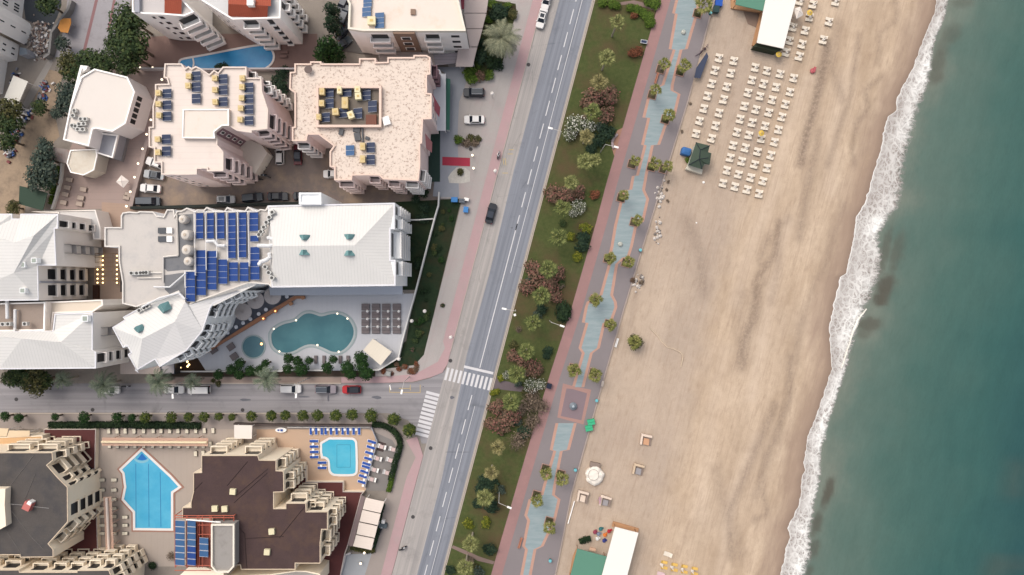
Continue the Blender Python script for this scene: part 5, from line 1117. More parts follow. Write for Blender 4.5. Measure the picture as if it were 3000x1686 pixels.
for x in (1345,1595):
    A=P(*T1(0,600,x,690),2.5);B=P(*T1(0,600,x,1080),2.5); b.bar((*A,2.5),(*B,2.5),.06,5); b.bar((A[0],A[1],.05),(*A,2.5),.06,6); b.bar((B[0],B[1],.05),(*B,2.5),.06,6)
tag(b.build('court_pergola',M('bronze_beam',(168,138,104),.6)),'light bronze pergola bars over the lamp-lit hotel court','pergola')
tag(MB().box(*P(*T1(0,600,1380,1235)),.05,.9,1.1,3.0).build('planter_box',M('dark_timber',(70,44,34),.8,.2,.5)),'dark timber planter below the deck lamps in the hotel court','planter')
tag(MB().prism(ccw(W(T(0,600,'1700,680 1728,680 1752,960 1752,1235 1700,1235'),3)),.05,3).build('court_portal',M('portal_black',(36,26,24),.6,.2)),'black glazed portal strip on the right side of the hotel court','portal')
t_=thing('slatted_gate','dark slatted screen with louvres between the stepped terrace and the diagonal wing','screen',P(*T1(0,850,1585,265))+(.05,))
for i in range(7):
    X,Y=P(*T1(0,850,1480+35*i,265),1.6); MB().box(X,Y,.06,1.6,.32,1.4).build('louvre',DARK,t_)
for i,(x,y) in enumerate(((1635,1030),)): DL((*P(*T1(0,850,x,y),3.5),3.1),0,'single orange lamp above the dark doorway by the lower left hotel wing','lamp','deck lamps in the hotel court',1.2)
for i,(x,y) in enumerate(((570,1005),(625,1002),(722,1015),(745,1055),(725,1080),(575,1098),(620,1098))): DL((*P(*T1(400,850,x,y),.4),.06),0,f'warm garden lamp, {ORD[i]} clockwise in the dark lamp-lit bed under the diagonal wing','lamp','garden lamps under the diagonal wing',1.2)
patch('planting_bed',T(400,850,'545,990 870,930 990,1140 980,1160 545,1160'),.055,M('lamp_bed',(66,48,34),.95,.2,.6))
# ---- fences
def wallrun(name,label,pts,h,w_,m,cat='wall',z0=0):
    b=MB()
    for p,q in zip(pts,pts[1:]):
        A=Vector(P(*p,h));B=Vector(P(*q,h)); d=(B-A).normalized(); n=Vector((-d.y,d.x))*w_/2
        b.prism(ccw([tuple(A-n),tuple(B-n),tuple(B+n),tuple(A+n)]),z0,h)
    return tag(b.build(name,m),label,cat)
FW=M('white_fence',(232,228,222),.7,.08,.5)
wallrun('garden_wall','white garden wall curving from the alley down to the square canopy',T(800,600,'2345,-180 2335,10 2290,160 2190,540 2110,850 2020,1200 1950,1450')+T(800,850,'1890,470 1830,700 1800,830 1770,960 1500,1130 1400,1135'),1.4,.3,FW)
wallrun('garden_wall','short white wall crossing the dark garden right of the hotel louvres',T(800,600,'1840,215 2050,215 2265,200'),1.2,.25,FW)
wallrun('court_wall','mauve wall separating the lounger court from the parking lot',T(0,400,'2090,30 2030,230 1985,430 1930,620 1880,820 1840,1000'),1.3,.9,M('wall_mauve',(170,152,144),.85,.08,.4))
wallrun('pool_wall','pale wall along the lower edge of the wedge-shaped pool',T(400,0,'50,968 400,968 1000,980 1600,970 2250,970'),1.5,.35,M('wall_grey',(206,200,200),.8,.08,.5))
wallrun('service_wall','dark green wall between parking lot and hotel service roof',T(400,400,'-90,1010 400,1000 900,985 1500,965 2300,945 2500,930'),1.6,.6,M('wall_dark',(40,46,42),.85,.2,.6))
wallrun('court_wall','low white wall segments with planting beside the wooden loungers',T(0,400,'870,380 850,600 810,750 770,900 725,1030'),.8,.4,FW)
wallrun('hedge_wall','white kerb wall behind the clipped trees of the pool terrace',T(400,850,'590,1155 1250,1155 1700,1150 2050,1150')+T(800,850,'140,1135 720,1140'),.7,.25,FW)
wallrun('terrace_wall','dark railing wall along the street side of the peach terrace',T(800,1100,'-560,690 0,705 900,712 1390,718'),1.3,.35,M('railing_dark',(92,80,76),.8,.15,.5))
wallrun('terrace_rail','thin white rail along the peach terrace above the blue loungers',T(800,1100,'200,735 700,738 1370,735'),.9,.14,FW)
wallrun('terrace_rail','grey rail between blue loungers and restaurant tables',T(800,1100,'1385,730 1470,940 1400,1200 1340,1440')+T(800,1386,'1330,60 1295,220'),1.0,.14,M('rail_grey',(180,180,186),.5))
wallrun('curved_bench','curved stone bench at the tan bay of the pink path',T(1600,250,'1010,690 960,740 935,800 940,860 960,890'),.5,.5,M('bench_stone',(178,160,160),.8))
wallrun('corner_kerb','white curved edge wall of the slate corner terrace',T(800,1386,'1095,1135 1020,1165 1000,1270 945,1470'),.9,.3,M('wall_grey',(206,200,200),.8,.08,.5))
wallrun('alley_wall','grey concrete wall along the alley edge of the dark yard',T(0,0,'1000,0 960,130 870,250 720,460 690,760 620,810'),1.6,.5,M('wall_concrete',(150,146,142),.85,.12,.5))
tag(MB().prism(ccw(W(T(1300,400,'-20,290 372,305 372,425 -20,410'),.16)),.146,.165).build('red_carpet',M('carpet_red',(176,60,78),.9,.08,.5)),'long red carpet leading from the gravel-roofed house to the pavement','carpet')
tag(MB().top(W(T(1300,400,'60,580 100,520 180,440 300,440 370,500 370,640 250,665 80,660'),.156),.156).build('pebble_bed',M('pebble_white',(206,200,190),.9,.3,2.2,.2,8)),'bed of white pebbles around the small round shrub beside the red carpet','bed')
# ================= LOUNGERS
def lounger_mesh(name,m,fm,w_=.62,L=1.85,back=.55):
    b=MB(); h=.3
    b.box(-back/2*1.0,0,h,h+.09,L-back,w_,0,0)
    x0=L/2-back-.0; A=[(x0-back/2+.28,-w_/2,h),(x0-back/2+.28,w_/2,h)]
    xs=L/2-back-back/2*0; 
    p=[(L/2-back*1.5+ .28,h+.0),(L/2-.1,h+.32)]
    b.face([(p[0][0],-w_/2,p[0][1]+.09),(p[1][0],-w_/2,p[1][1]+.09),(p[1][0],w_/2,p[1][1]+.09),(p[0][0],w_/2,p[0][1]+.09)],0)
    b.face([(p[0][0],-w_/2,p[0][1]),(p[0][0],w_/2,p[0][1]),(p[1][0],w_/2,p[1][1]),(p[1][0],-w_/2,p[1][1])],0)
    b.face([(p[1][0],-w_/2,p[1][1]),(p[1][0],w_/2,p[1][1]),(p[1][0],w_/2,p[1][1]+.09),(p[1][0],-w_/2,p[1][1]+.09)],0)
    for s in (-1,1): b.face([(p[0][0],s*w_/2,p[0][1]),(p[1][0],s*w_/2,p[1][1]),(p[1][0],s*w_/2,p[1][1]+.09),(p[0][0],s*w_/2,p[0][1]+.09)][::s],0)
    for x in (-L/2+.1,L/2-.35):
        for y in (-1,1): b.box(x,y*(w_/2-.05),0,h-.002,.06,.06,0,1)
    return b.mesh(name,[m,fm])
LW=M('lounger_white',(240,227,208),.6,.04,.8); LFm=M('lounger_leg',(214,200,186),.6)
beach_me=lounger_mesh('beach_lounger',LW,LFm,.64,1.62,.5)
def beach_lounger(x,y,rz,label,group,me=None,z=.02,hh=.35,name='beach_lounger',cat='lounger'):
    X,Y=P(x,y,hh); return tag(put(name,me or beach_me,None,loc=(X,Y,z),rz=rz),label,cat,group)
pm=MB(); pm.bar((0,0,0),(0,0,1.75),.03,6,0); pm.lathe(0,0,[(.06,.9),(.17,1.1),(.13,1.6),(.03,2.05)],9,1); pm.cyl(0,0,.0,.06,.28,n=12,mi=1); pm.box(.12,0,.42,.46,.5,.5,0,1)
par_me=pm.mesh('closed_parasol',[M('parasol_pole',(200,196,190),.5),M('parasol_white',(244,234,222),.7,.05)])
SR=math.radians(-14)
def beachset(x,y,desc,i):
    g='pairs of white beach loungers'; c,s=math.cos(SR),math.sin(SR); X,Y=P(x,y,.35)
    for nm,off in (('upper',.58),('lower',-.56)):
        beach_lounger(x+(-s*off)/S+random.uniform(-.8,.8),y-(c*off)/S+random.uniform(-.6,.6),SR+random.uniform(-.07,.07)+PI*0,f'{nm} white beach lounger, {desc}',g)
    o=put('closed_parasol',par_me,None,loc=(X+random.uniform(0,.2),Y,.0),rz=random.random()); o.location.z=.02
    tag(o,f'closed parasol of the {desc}','parasol','closed white beach parasols')
colA=[(1808,147),(1798,178),(1790,211),(1780,242),(1770,274),(1760,305),(1751,337)]; colB=[(1846,154),(1838,185),(1828,219),(1820,251),(1809,285),(1800,317),(1790,349)]
for nm,cl in (('column nearest the promenade',colA),('second column from the promenade',colB)):
    for i,(a,c) in enumerate(cl): beachset(*Dd(a,c),f'{ORD[i]} pair down the {nm}',i)
cc_=[[(1265,235),(1215,415),(1160,590),(1110,780),(1055,965),(1005,1150),(955,1335),(910,1510),(865,1690),(810,1870)],[(1430,280),(1380,465),(1330,640),(1275,830),(1225,1015),(1175,1190),(1125,1370),(1075,1560),(1025,1745),(975,1920)],[(1615,325),(1560,515),(1505,695),(1455,870),(1405,1060),(1350,1240),(1295,1425),(1255,1605),(1200,1790),(1150,1960)],[(1810,385),(1755,580),(1690,755),(1640,935),(1590,1115),(1535,1290),(1485,1475),(1430,1655),(1370,1840),(1320,2020)]]
for k,cl in enumerate(cc_):
    for i,(a,c) in enumerate(cl): beachset(*T1(1950,150,a,c),f'{ORD[i]} pair down the {ORD[k+2]} column from the promenade',i)
for nm,cl in (('column touching the white beach roof',[(1655,20),(1560,385),(1510,575),(1460,745)]),('column seaward of the white beach roof',[(1840,65),(1790,250),(1730,435),(1685,630),(1645,800)]),('sparse column nearest the sea',[(2160,25),(2065,310),(1985,565)])):
    for i,(a,c) in enumerate(cl): beachset(*T1(2000,0,a,c),f'{ORD[i]} pair down the {nm}',i)
YLm=M('lounger_yellow',(238,194,104),.7,.06,.8); yme=lounger_mesh('yellow_lounger',YLm,LFm,.62,1.6)
for i,(x,y0,y1) in enumerate(((1665,1262,1340),(1810,1295,1372),(1950,1320,1400),(2095,1350,1425))):
    for nm,y in (('upper',y0),('lower',y1)): beach_lounger(*T1(1600,1386,x,y),SR+PI,f'{nm} yellow beach lounger of the {ORD[i]} pair from the left near the bottom edge','yellow beach loungers',yme,.0)
    tag(put('closed_parasol',par_me,None,loc=(*P(*T1(1600,1386,x-35,(y0+y1)/2),.4),.0)),f'closed white parasol of the {ORD[i]} yellow lounger pair from the left','parasol','closed white beach parasols')
beach_lounger(*T1(1600,1386,1725,1152),SR-.1,'single white beach lounger above the yellow loungers',None,lounger_mesh('wide_lounger',LW,LFm,.95,1.9),.0)
beach_lounger(*T1(1600,1386,1625,1430),SR,'pale pink beach lounger at the bottom edge below the yellow loungers',None,lounger_mesh('pink_lounger',M('lounger_pink',(226,196,196),.7),LFm,.8,1.7),.0)
# blue pool loungers
BLm=M('lounger_blue',(40,86,172),.6,.06,.8); bm_=MB()
def pool_lounger_me(name,m,fr,w_,L):
    b=MB(); b.box(0,0,.26,.31,L+.08,w_+.12,0,1); b.box(-.18,0,.312,.39,L-.45,w_,0,0)
    x0=L/2-.42; b.prism([(x0,-w_/2),(L/2,-w_/2),(L/2,w_/2),(x0,w_/2)],.312,.46,0)
    for x in (-L/2+.1,L/2-.1):
        for y in (-1,1): b.box(x,y*w_/2*.85,0,.258,.06,.06,0,1)
    return b.mesh(name,[m,fr])
bme=pool_lounger_me('blue_lounger',BLm,WHITE,.52,1.9)
tbl=MB(); tbl.box(0,0,.36,.4,.5,.5); [tbl.box(u*.2,v*.2,0,.358,.05,.05) for u in (-1,1) for v in (-1,1)]; tbl_me=tbl.mesh('side_table',[WHITE])
xs=(535,610,690,745,820,900,985,1058,1140,1218)
for i,x in enumerate(xs): beach_lounger(*T1(800,1100,x,780),PI/2,f'blue pool lounger, {ORD[i]} from the left in the row along the top rail','blue pool loungers',bme,.06,name='pool_lounger')
for i,x in enumerate((572,652,780,860,940,1020,1100,1182)): tag(put('side_table',tbl_me,None,loc=(*P(*T1(800,1100,x,762)),.06)),f'white side table, {ORD[i]} from the left between the top row of blue loungers','table','white poolside tables')
for i,(x,y) in enumerate(((580,930),(582,1008),(585,1083),(585,1155),(695,1235),(695,1308))):
    beach_lounger(*T1(800,1100,x,y),PI,f'blue pool lounger, {ORD[i]} from the top on the left side of the L-shaped pool','blue pool loungers',bme,.06,name='pool_lounger')
    if i not in (3,5): tag(put('side_table',tbl_me,None,loc=(*P(*T1(800,1100,x-8,y+38)),.06)),f'white side table, {ORD[i]} from the top left of the L-shaped pool','table','white poolside tables')
rc=((1395,940),(1380,1018),(1360,1097),(1345,1178),(1320,1250),(1312,1295),(1290,1362),(1272,1428),(1255,1510))
for i,(x,y) in enumerate(rc):
    beach_lounger(*T1(800,1100,x,y),math.radians(-17),f'blue pool lounger, {ORD[i]} from the top on the right side of the L-shaped pool','blue pool loungers',bme,.06,name='pool_lounger')
    if i!=4: tag(put('side_table',tbl_me,None,loc=(*P(*T1(800,1100,x+22,y+42)),.06)),f'white side table, {ORD[i]} from the top on the right of the L-shaped pool','table','white poolside tables')
# white loungers at the lane pool
CL=M('lounger_cream',(238,228,206),.7,.05,.8); cme=pool_lounger_me('white_lounger',CL,M('lounger_dark_frame',(72,66,62),.6),.66,1.15)
xs=[T1(0,1100,x,790) for x in (1540,1658,1772,1897)]+[T1(400,1100,x,785) for x in (102,238,348,470,587,712,838,960,1082)]
for i,q in enumerate(xs): beach_lounger(*q,PI/2,f'cream pool lounger, {ORD[i]} from the left in the row under the hedge','cream pool loungers',cme,.06,name='pool_lounger')
xs=[T1(0,1100,x,995) for x in (1550,1660,1790,1910,2035,2160)]+[T1(400,1100,x,997) for x in (350,475,600,728,840,945)]
for i,q in enumerate(xs): beach_lounger(*q,PI/2,f'cream pool lounger, {ORD[i]} from the left in the row half under the long pergola','cream pool loungers',cme,.06,name='pool_lounger')
for i,(x,y) in enumerate(((1045,975),(835,1110),(942,1105),(1047,1105))): beach_lounger(*T1(400,1100,x,y),PI/2,f'cream pool lounger, {["by the right end of the pergola","leftmost below the pergola end","middle one below the pergola end","against the brown roof below the pergola end"][i]}','cream pool loungers',cme,.06,name='pool_lounger')
for nm,x in (('left',1447),('right',1615)):
    for i,y in enumerate((100,242,378,505,615,740,855)): beach_lounger(*T1(0,1386,x,y),PI,f'cream pool lounger, {ORD[i]} from the top in the {nm} row beside the vertical pergola','cream pool loungers',cme,.06,name='pool_lounger')
for i,(x,y) in enumerate(((1770,625),(1772,740),(1770,855))): beach_lounger(*T1(0,1386,x,y),PI,f'cream pool lounger, {ORD[i]} from the top against the corner of the lane pool','cream pool loungers',cme,.06,name='pool_lounger')
# grey loungers hotel terrace
gme=pool_lounger_me('grey_lounger',M('lounger_taupe',(128,118,118),.8,.1,.8),M('lounger_taupe_frame',(112,104,104),.7),.62,1.7)
wst=MB(); wst.lathe(0,0,[(.04,0),(.04,1.6)],6); wst.lathe(0,0,[(.3,1.5),(.05,1.9)],10); wst_me=wst.mesh('closed_parasol',[WHITE])
for ci,x in enumerate((1308,1455,1600,1750)):
    for ri,y in enumerate((243,352,462,572)):
        for nm,dy in (('upper',-24),('lower',24)): beach_lounger(*T1(800,850,x,y+dy),0,f'{nm} taupe lounger, row {["one","two","three","four"][ri]}, {ORD[ci]} column right of the teal pool','taupe pool loungers',gme,.09,name='pool_lounger')
        if ri<3: tag(put('closed_parasol',wst_me,None,loc=(*P(*T1(800,850,x+30,y+58),1.2),.08)),f'closed white parasol under row {["one","two","three"][ri]} of the {ORD[ci]} taupe lounger column','parasol','closed parasols right of the teal pool')
for i,(x,y) in enumerate(((605,985),(720,985),(950,985),(1060,985))): beach_lounger(*T1(800,850,x,y),PI/2,f'taupe pool lounger, {ORD[i]} from the left below the teal pool behind the clipped trees','taupe pool loungers',gme,.09,name='pool_lounger')
for i,(x,y) in enumerate(((1335,805),(1380,940),(1090,850))): beach_lounger(*T1(400,850,x,y),.6,f'taupe daybed, {["upper","lower","isolated left"][i]} one beside the small round pool','taupe pool loungers',pool_lounger_me('daybed',MATS['lounger_taupe'],MATS['lounger_taupe_frame'],1.3,1.6),.09,name='daybed',cat='daybed')
wme=pool_lounger_me('wood_lounger',M('lounger_wood',(190,172,158),.8,.08,.8,rib=((1,.2),.28,.12)),M('lounger_wood_frame',(120,100,90),.7),.95,1.5)
for i,(x,y) in enumerate(((980,615),(950,725),(922,820),(895,935),(1175,750),(1140,870),(1120,955),(1810,820),(1785,865))): beach_lounger(*T1(0,400,x,y),-.2,f'slatted wooden lounger, {["top of the left row","second of the left row","third of the left row","bottom of the left row","top of the right row","middle of the right row","bottom of the right row","upper of the pair by the wall","lower of the pair by the wall"][i]} in the mauve court','wooden loungers in the mauve court',wme,.05,name='wooden_lounger')
for i,(x,y) in enumerate(((180,740),(165,800))): beach_lounger(*T1(800,0,x-20,y),0,f'brown wooden lounger, {["upper","lower"][i]} one right of the wedge-shaped pool','brown loungers',pool_lounger_me('brown_lounger',M('lounger_brown',(140,112,104),.8),M('lounger_brown_frame',(104,84,78),.7),.6,1.6),.06,name='wooden_lounger')
def sq_parasol(label,px,z,m):
    poly=ccw(W(px,z)); c=cen(poly); t_=thing('square_parasol',label,'parasol',(c[0],c[1],0)); b=MB()
    for i in range(4): a,d=poly[i],poly[(i+1)%4]; b.face([(*a,z),(*d,z),(*c,z+.5)])
    b.build('shade',m,t_); MB().bar((*c,0),(*c,z+.45),.05,8).build('pole',WHITE,t_); s=MB()
    for a in poly: s.bar((*a,z+.015),(*c,z+.515),.02,4)
    s.build('rib',M('rib_grey',(190,180,176),.6),t_)
sq_parasol('white square parasol in the mauve court near the mauve wall',T(0,400,'1715,548 1825,630 1745,730 1640,645'),2.6,M('parasol_white2',(244,232,222),.7,.05))
sq_parasol('white square parasol beside the white beach roof at the top',T(2000,0,'1570,125 1668,95 1708,215 1610,270'),2.6,M('parasol_white3',(238,226,214),.7,.05))
YU=Proto(parasol_round(.62,M('parasol_yellow',(236,196,70),.7,.06),'beach_parasol',8,1.9,.3))
for i,((x,y),nm) in enumerate(((T1(2000,0,1362,770),'at the lower corner of the white beach roof'),(T1(2000,0,1800,180),'above the second lounger pair seaward of the white beach roof'),(T1(1950,150,1358,1160),'among the third seaward column of loungers'))): YU((*P(x,y,2),.0),0,f'small yellow beach parasol {nm}','parasol','small yellow beach parasols')
# restaurant terrace tables with chairs
def diner():
    t_=thing('dining_table','x','table'); MB().box(0,0,.7,.74,.85,.85).build('tabletop',M('table_rose',(216,190,184),.6),t_,local=True)
    for u in (-1,1):
        for v in (-1,1): MB().box(u*.36,v*.36,0,.698,.05,.05).build('leg',WHITE,t_,local=True)
    return t_
def chair():
    t_=thing('dining_chair','x','chair'); MB().box(0,0,.42,.46,.46,.46).build('seat',WHITE,t_,local=True); MB().box(-.22,0,.462,.85,.05,.46).build('backrest',WHITE,t_,local=True)
    b=MB(); [b.box(u*.19,v*.19,0,.418,.04,.04) for u in (-1,1) for v in (-1,1)]; b.build('leg',WHITE,t_,local=True); return t_
DT=Proto(diner); CH=Proto(chair)
for i,(x,y) in enumerate(((1535,1010),(1700,1050),(1475,1175),(1660,1200),(1430,1335),(1615,1380),(1395,1470))):
    rz=math.radians(-17); X,Y=P(*T1(800,1100,x,y),.7); nm=['dark mat','upper right','second left','second right','third left','third right','bottom left'][i]
    DT((X,Y,.08),rz,f'square dining table at the {nm} spot on the dark restaurant terrace','table','dining tables on the dark terrace')
    for k,(u,v,a) in enumerate(((.75,.22,PI),(.75,-.28,PI),(-.75,.22,0),(-.75,-.28,0))):
        CH((X+u*math.cos(rz)-v*math.sin(rz),Y+u*math.sin(rz)+v*math.cos(rz),.08),rz+a,f'white chair, {["upper right","lower right","upper left","lower left"][k]} of the four at the {nm} dining table','chair','white chairs on the dark terrace')
tag(MB().prism(ccw(W(T(800,1100,'1500,935 1600,965 1555,1085 1465,1060'),.1)),.07,.1).build('dark_mat',M('mat_dark',(84,70,68),.9)),'dark mat under the topmost dining table of the terrace','mat')
# ================= BEACH STRUCTURES
BW=M('beach_roof_white',(252,246,236),.7,.02,.3,.01); GT=M('beach_roof_green',(98,146,124),.8,.07,.3,.03); WD=M('deck_wood',(196,148,108),.85,.12,.6,.06)
def tilted(label,px,z,m,name='beach_roof',cat='roof',th=.2): return canopy(name,label,px,z,m,th,True,cat,M('post_wood',(150,112,82),.8))
tilted('white flat beach bar roof at the top among white loungers',T(2000,0,'1185,-60 1620,-60 1425,690 1048,606'),3.4,BW); tilted('green flat roof attached left of the white beach bar roof at the top',T(2000,0,'765,-60 1195,-60 1150,160 748,66'),3.0,GT)
tilted('white flat beach bar roof at the bottom edge',T(1600,1386,'975,765 1305,850 1130,1520 770,1520'),3.4,BW); tilted('green flat roof attached left of the white beach bar roof at the bottom',T(1600,1386,'440,1072 860,1186 780,1520 330,1500'),3.0,GT)
tag(MB().prism(ccw(W(T(2000,0,'690,-60 760,-60 742,66 1150,162 1140,185 685,120'),.5)),0,.5).build('timber_deck',WD),'timber deck rim around the top green beach roof','deck')
tag(MB().prism(ccw(W(T(2000,0,'1100,180 1170,180 1040,600 1010,660 985,640'),.5)),0,.5).build('timber_deck',WD),'narrow timber deck left of the top white beach roof','deck')
tag(MB().prism(ccw(W(T(1600,1386,'950,690 1000,700 1310,790 1300,850 975,768 930,760'),.4)),0,.4).build('timber_deck',WD),'timber deck above the bottom white beach roof','deck')
tag(MB().prism(ccw(W(T(1600,1386,'430,1075 380,1180 320,1480 350,1480 400,1240 445,1085'),.4)),0,.4).build('timber_deck',WD),'narrow timber deck left of the bottom green roof','deck')
tag(MB().prism(ccw(W(T(2000,0,'1010,660 1040,610 1420,690 1330,735'),2.2)),0,2.2).build('bar_counter',M('bar_dark',(54,62,46),.8,.2,.6)),'dark bar front under the lower end of the top white roof','bar')
tag(MB().prism(ccw(W(T(2000,0,'860,165 1150,175 1060,400 920,340'),.03)),.0,.05).build('painted_shade',M('painted_shade_earth',(140,118,104),.95,.2,.5)),'dark sheet of painted shade on the sand beside the top white beach roof','mat')  # thin sheet over the sand, shade put into its darker colour
kz=3; kp=T(1950,380,'430,180 625,228 600,322 648,335 622,500 545,488 515,562 320,505')
poly=ccw(W(kp,kz)); c=cen(poly); k_=thing('kiosk','small kiosk with dark green hipped roof beside the lower loungers','kiosk',(c[0],c[1],0))
MB().prism(inset(poly,.3),0,kz-.02).build('wall',M('kiosk_wall',(206,206,192),.8),k_)
g1=(*T1(1950,380,490,290),kz+.8); g2=(*T1(1950,380,475,420),kz+.8); g3=(*T1(1950,380,600,400),kz+.4); kv=[(x,y,kz) for x,y in kp]
KG=M('kiosk_green',(70,84,70),.8,.08,.4,.04)
slope_roof(k_,'roof_plane',[[kv[0],kv[1],g1],[kv[1],kv[2],g1],[kv[2],kv[3],g3,g2,g1],[kv[3],kv[4],g3],[kv[4],kv[5],g2,g3],[kv[5],kv[6],g2],[kv[6],kv[7],g2],[kv[7],kv[0],g1,g2]],KG)
rg=MB()
for a,d in ((kv[0],g1),(kv[1],g1),(g1,g2),(g2,kv[6]),(g2,kv[7]),(g2,g3)):
    A=P(a[0],a[1],a[2]);B=P(d[0],d[1],d[2]); rg.bar((*A,a[2]+.03),(*B,d[2]+.03),.09,5)
rg.build('ridge_cap',M('ridge_dark',(44,52,56),.7),k_)
MB().prism(ccw(W(T(1950,380,'310,510 525,565 512,632 285,560'),1.1)),0,1.1).build('counter',M('kiosk_counter',(222,214,196),.7),k_)
X,Y=P(*T1(1950,380,300,305),1.5); t_=thing('tarp_stall','blue tarp covered stall left of the green kiosk','stall',(X,Y,0)); b=MB(); loft_=[(1.05,.85,0),(1.05,.85,1.1),(.95,.75,1.4),(.5,.3,1.6)]; Q=[b.pts([(u*a_,v*c_,h_) for u,v in ((-1,-.8),(-.8,-1),(.8,-1),(1,-.7),(1,.8),(.7,1),(-.8,1),(-1,.7))]) for a_,c_,h_ in loft_]
for q0,q1 in zip(Q,Q[1:]):
    for i in range(8): j=(i+1)%8; b.f.append([q0[i],q0[j],q1[j],q1[i]]); b.m.append(0)
b.f.append(Q[-1]); b.m.append(0); b.build('tarp',M('tarp_blue',(58,110,170),.7,.14,.8),t_,local=True); t_.rotation_euler.z=-.25
def cabana(label,px,z,seat,side,open_):
    q=W(px,.5); A,Bb,Cc_,D_=[Vector(p) for p in q]; c=cen(q); t_=thing('cabana_sofa',label,'sofa',(c[0],c[1],0))
    MB().prism(ccw([tuple(p) for p in (A,Bb,Cc_,D_)]),.02,.3).build('platform',M('rattan',(150,132,120),.8,.12,.8),t_)
    i=lambda u,v: tuple(A*(1-u)*(1-v)+Bb*u*(1-v)+Cc_*u*v+D_*(1-u)*v)
    MB().prism(ccw([i(0,0),i(1,0),i(1,.2),i(0,.2)]),.302,.85).build('backrest',side,t_)
    MB().prism(ccw([i(0,.2),i(.18,.2),i(.18,1),i(0,1)]),.302,.75).build('armrest',side,t_)
    if open_: MB().prism(ccw([i(.84,.2),i(1,.2),i(1,1),i(.84,1)]),.302,.75).build('armrest',MATS['rattan'],t_)
    MB().prism(ccw([i(.3,.38),i(.8,.38),i(.8,.96),i(.3,.96)]),.302,.5).build('cushion',seat,t_)
SC=M('cushion_cream',(238,216,196),.8,.05,.8); SG=M('cushion_grey',(164,158,158),.8,.06,.8)
cabana('wicker cabana sofa with orange tan cushion, upper of the two alone on the sand',T(1650,1186,'1105,405 1255,440 1240,590 1082,560'),.5,M('cushion_tan',(216,166,130),.8),SC,False)
cabana('wicker cabana sofa with grey cushion, lower of the two alone on the sand',T(1650,1186,'1005,825 1150,862 1120,1012 972,972'),.5,SG,M('cushion_sand',(222,196,166),.8),False)
cabana('cabana sofa with pale cushion and open front below the white tarp pile',T(1650,1186,'215,1205 365,1245 330,1400 188,1360'),.5,SC,SC,True)
cabana('cabana sofa beside a striped flag, right of the white tarp pile',T(1650,1186,'535,1270 685,1320 655,1445 505,1420'),.5,SG,SC,True)
X,Y=P(*T1(1650,1186,520,1350),1); b=MB(); b.face([(X-.3,Y+.7,1.0),(X+.25,Y+.6,1.1),(X+.15,Y-.9,1.0),(X-.15,Y-1.0,.9)]); b.bar((X-.7,Y+.1,1.0),(X+.2,Y,1.05),.06,5); t_=thing('flag','red white and navy striped cloth draped over the cabana sofa','flag',(X,Y,0)); 
t2=NT('flag_cloth'); p=t2.pos(); sx=t2.n('ShaderNodeSeparateXYZ'); t2.l(p,sx.inputs[0]); fr=t2.math('FRACT',t2.math('MULTIPLY',sx.outputs[0],5)); t2.l(t2.ramp(fr,[(0,C((200,70,84))),(.35,C((236,226,226))),(.7,C((52,60,110)))],'CONSTANT'),t2.b.inputs['Base Color'])
b.build('cloth',t2.m,t_)
# white tarp pile
t_=thing('tarp_pile','large round heap covered with a white tarp near the beach edge','tarp pile',(*P(*T1(1650,1186,450,1010),.8),0))
b=MB(); n=28; R=[]
for rr,zz_ in ((1.0,0),(.97,.7),(.75,1.05),(.4,1.2)):
    R.append([(rr*2.05*(1+.07*math.sin(5*a+1)+.04*math.sin(9*a))*math.cos(a)-.05,rr*2.1*(1+.05*math.cos(4*a))*math.sin(a),zz_+.08*math.sin(7*a)*rr) for a in [2*PI*k/n for k in range(n)]])
Q=[b.pts(q) for q in R]
for a,c in zip(Q,Q[1:]):
    for i in range(n): j=(i+1)%n; b.f.append([a[i],a[j],c[j],c[i]]); b.m.append(0)
b.f.append(Q[-1]); b.m.append(0); b.build('tarp',M('tarp_white',(248,238,224),.7,.06,1.2,.06,5),t_,local=True)
b=MB(); ringp=[(-.4+1.15*math.cos(a),.35+1.2*math.sin(a),1.27) for a in [2*PI*k/24 for k in range(25)]]
for a,c in zip(ringp,ringp[1:]): b.bar(a,c,.035,5)
b.build('rope',M('rope_grey',(150,140,130),.8),t_,local=True); MB().box(.05,2.3,.0,.7,2.2,1.1,-.2).build('crate',M('rattan',(150,132,120),.8,.12,.8),t_,local=True)
# bins, blue boxes, small beach clutter
def bin_(label,x,y,m,o=(1300,1150),lx=1.5,ly=1.2,rz=.2,lids=2):
    X,Y=P(*T1(*o,x,y),1.1); t_=thing('waste_container',label,'container',(X,Y,.1),rz); b=MB(); b.box(0,0,.15,1.0,lx,ly); b.build('tub',m,t_,local=True)
    for k in range(lids): MB().box(0,ly*(-.25+.5*k) if lids>1 else 0,1.002,1.12,lx*1.06,ly*(.44 if lids>1 else 1.05)).build('lid',m,t_,local=True)
    w_=MB(); [w_.cyl(u*lx*.35,v*ly*.35,0,.148,.09,n=8) for u in (-1,1) for v in (-1,1)]; w_.build('wheel',DARK,t_,local=True)
GC=M('container_green',(66,184,134),.6,.06,.6)
bin_('bright green waste container, upper one at the promenade edge',2085,425,GC); bin_('bright green waste container, lower one at the promenade edge',2055,510,GC)
BLU=M('container_blue',(70,140,206),.6,.08,.6)
bin_('light blue recycling box at the alley corner',150,895,BLU,(1300,400),1.3,1.0,0,1); bin_('grey waste container between the blue recycling box and the pavement',255,910,M('container_grey',(110,116,124),.6),(1300,400),1.2,.9,-.1,2); bin_('lone blue recycling box on the pavement by the dark garden',312,1035,BLU,(1300,400),1.0,1.2,-.1,1); bin_('white box on top of the alley corner pavement',320,890,WHITE,(1300,400),1.0,.6,-.2,1)
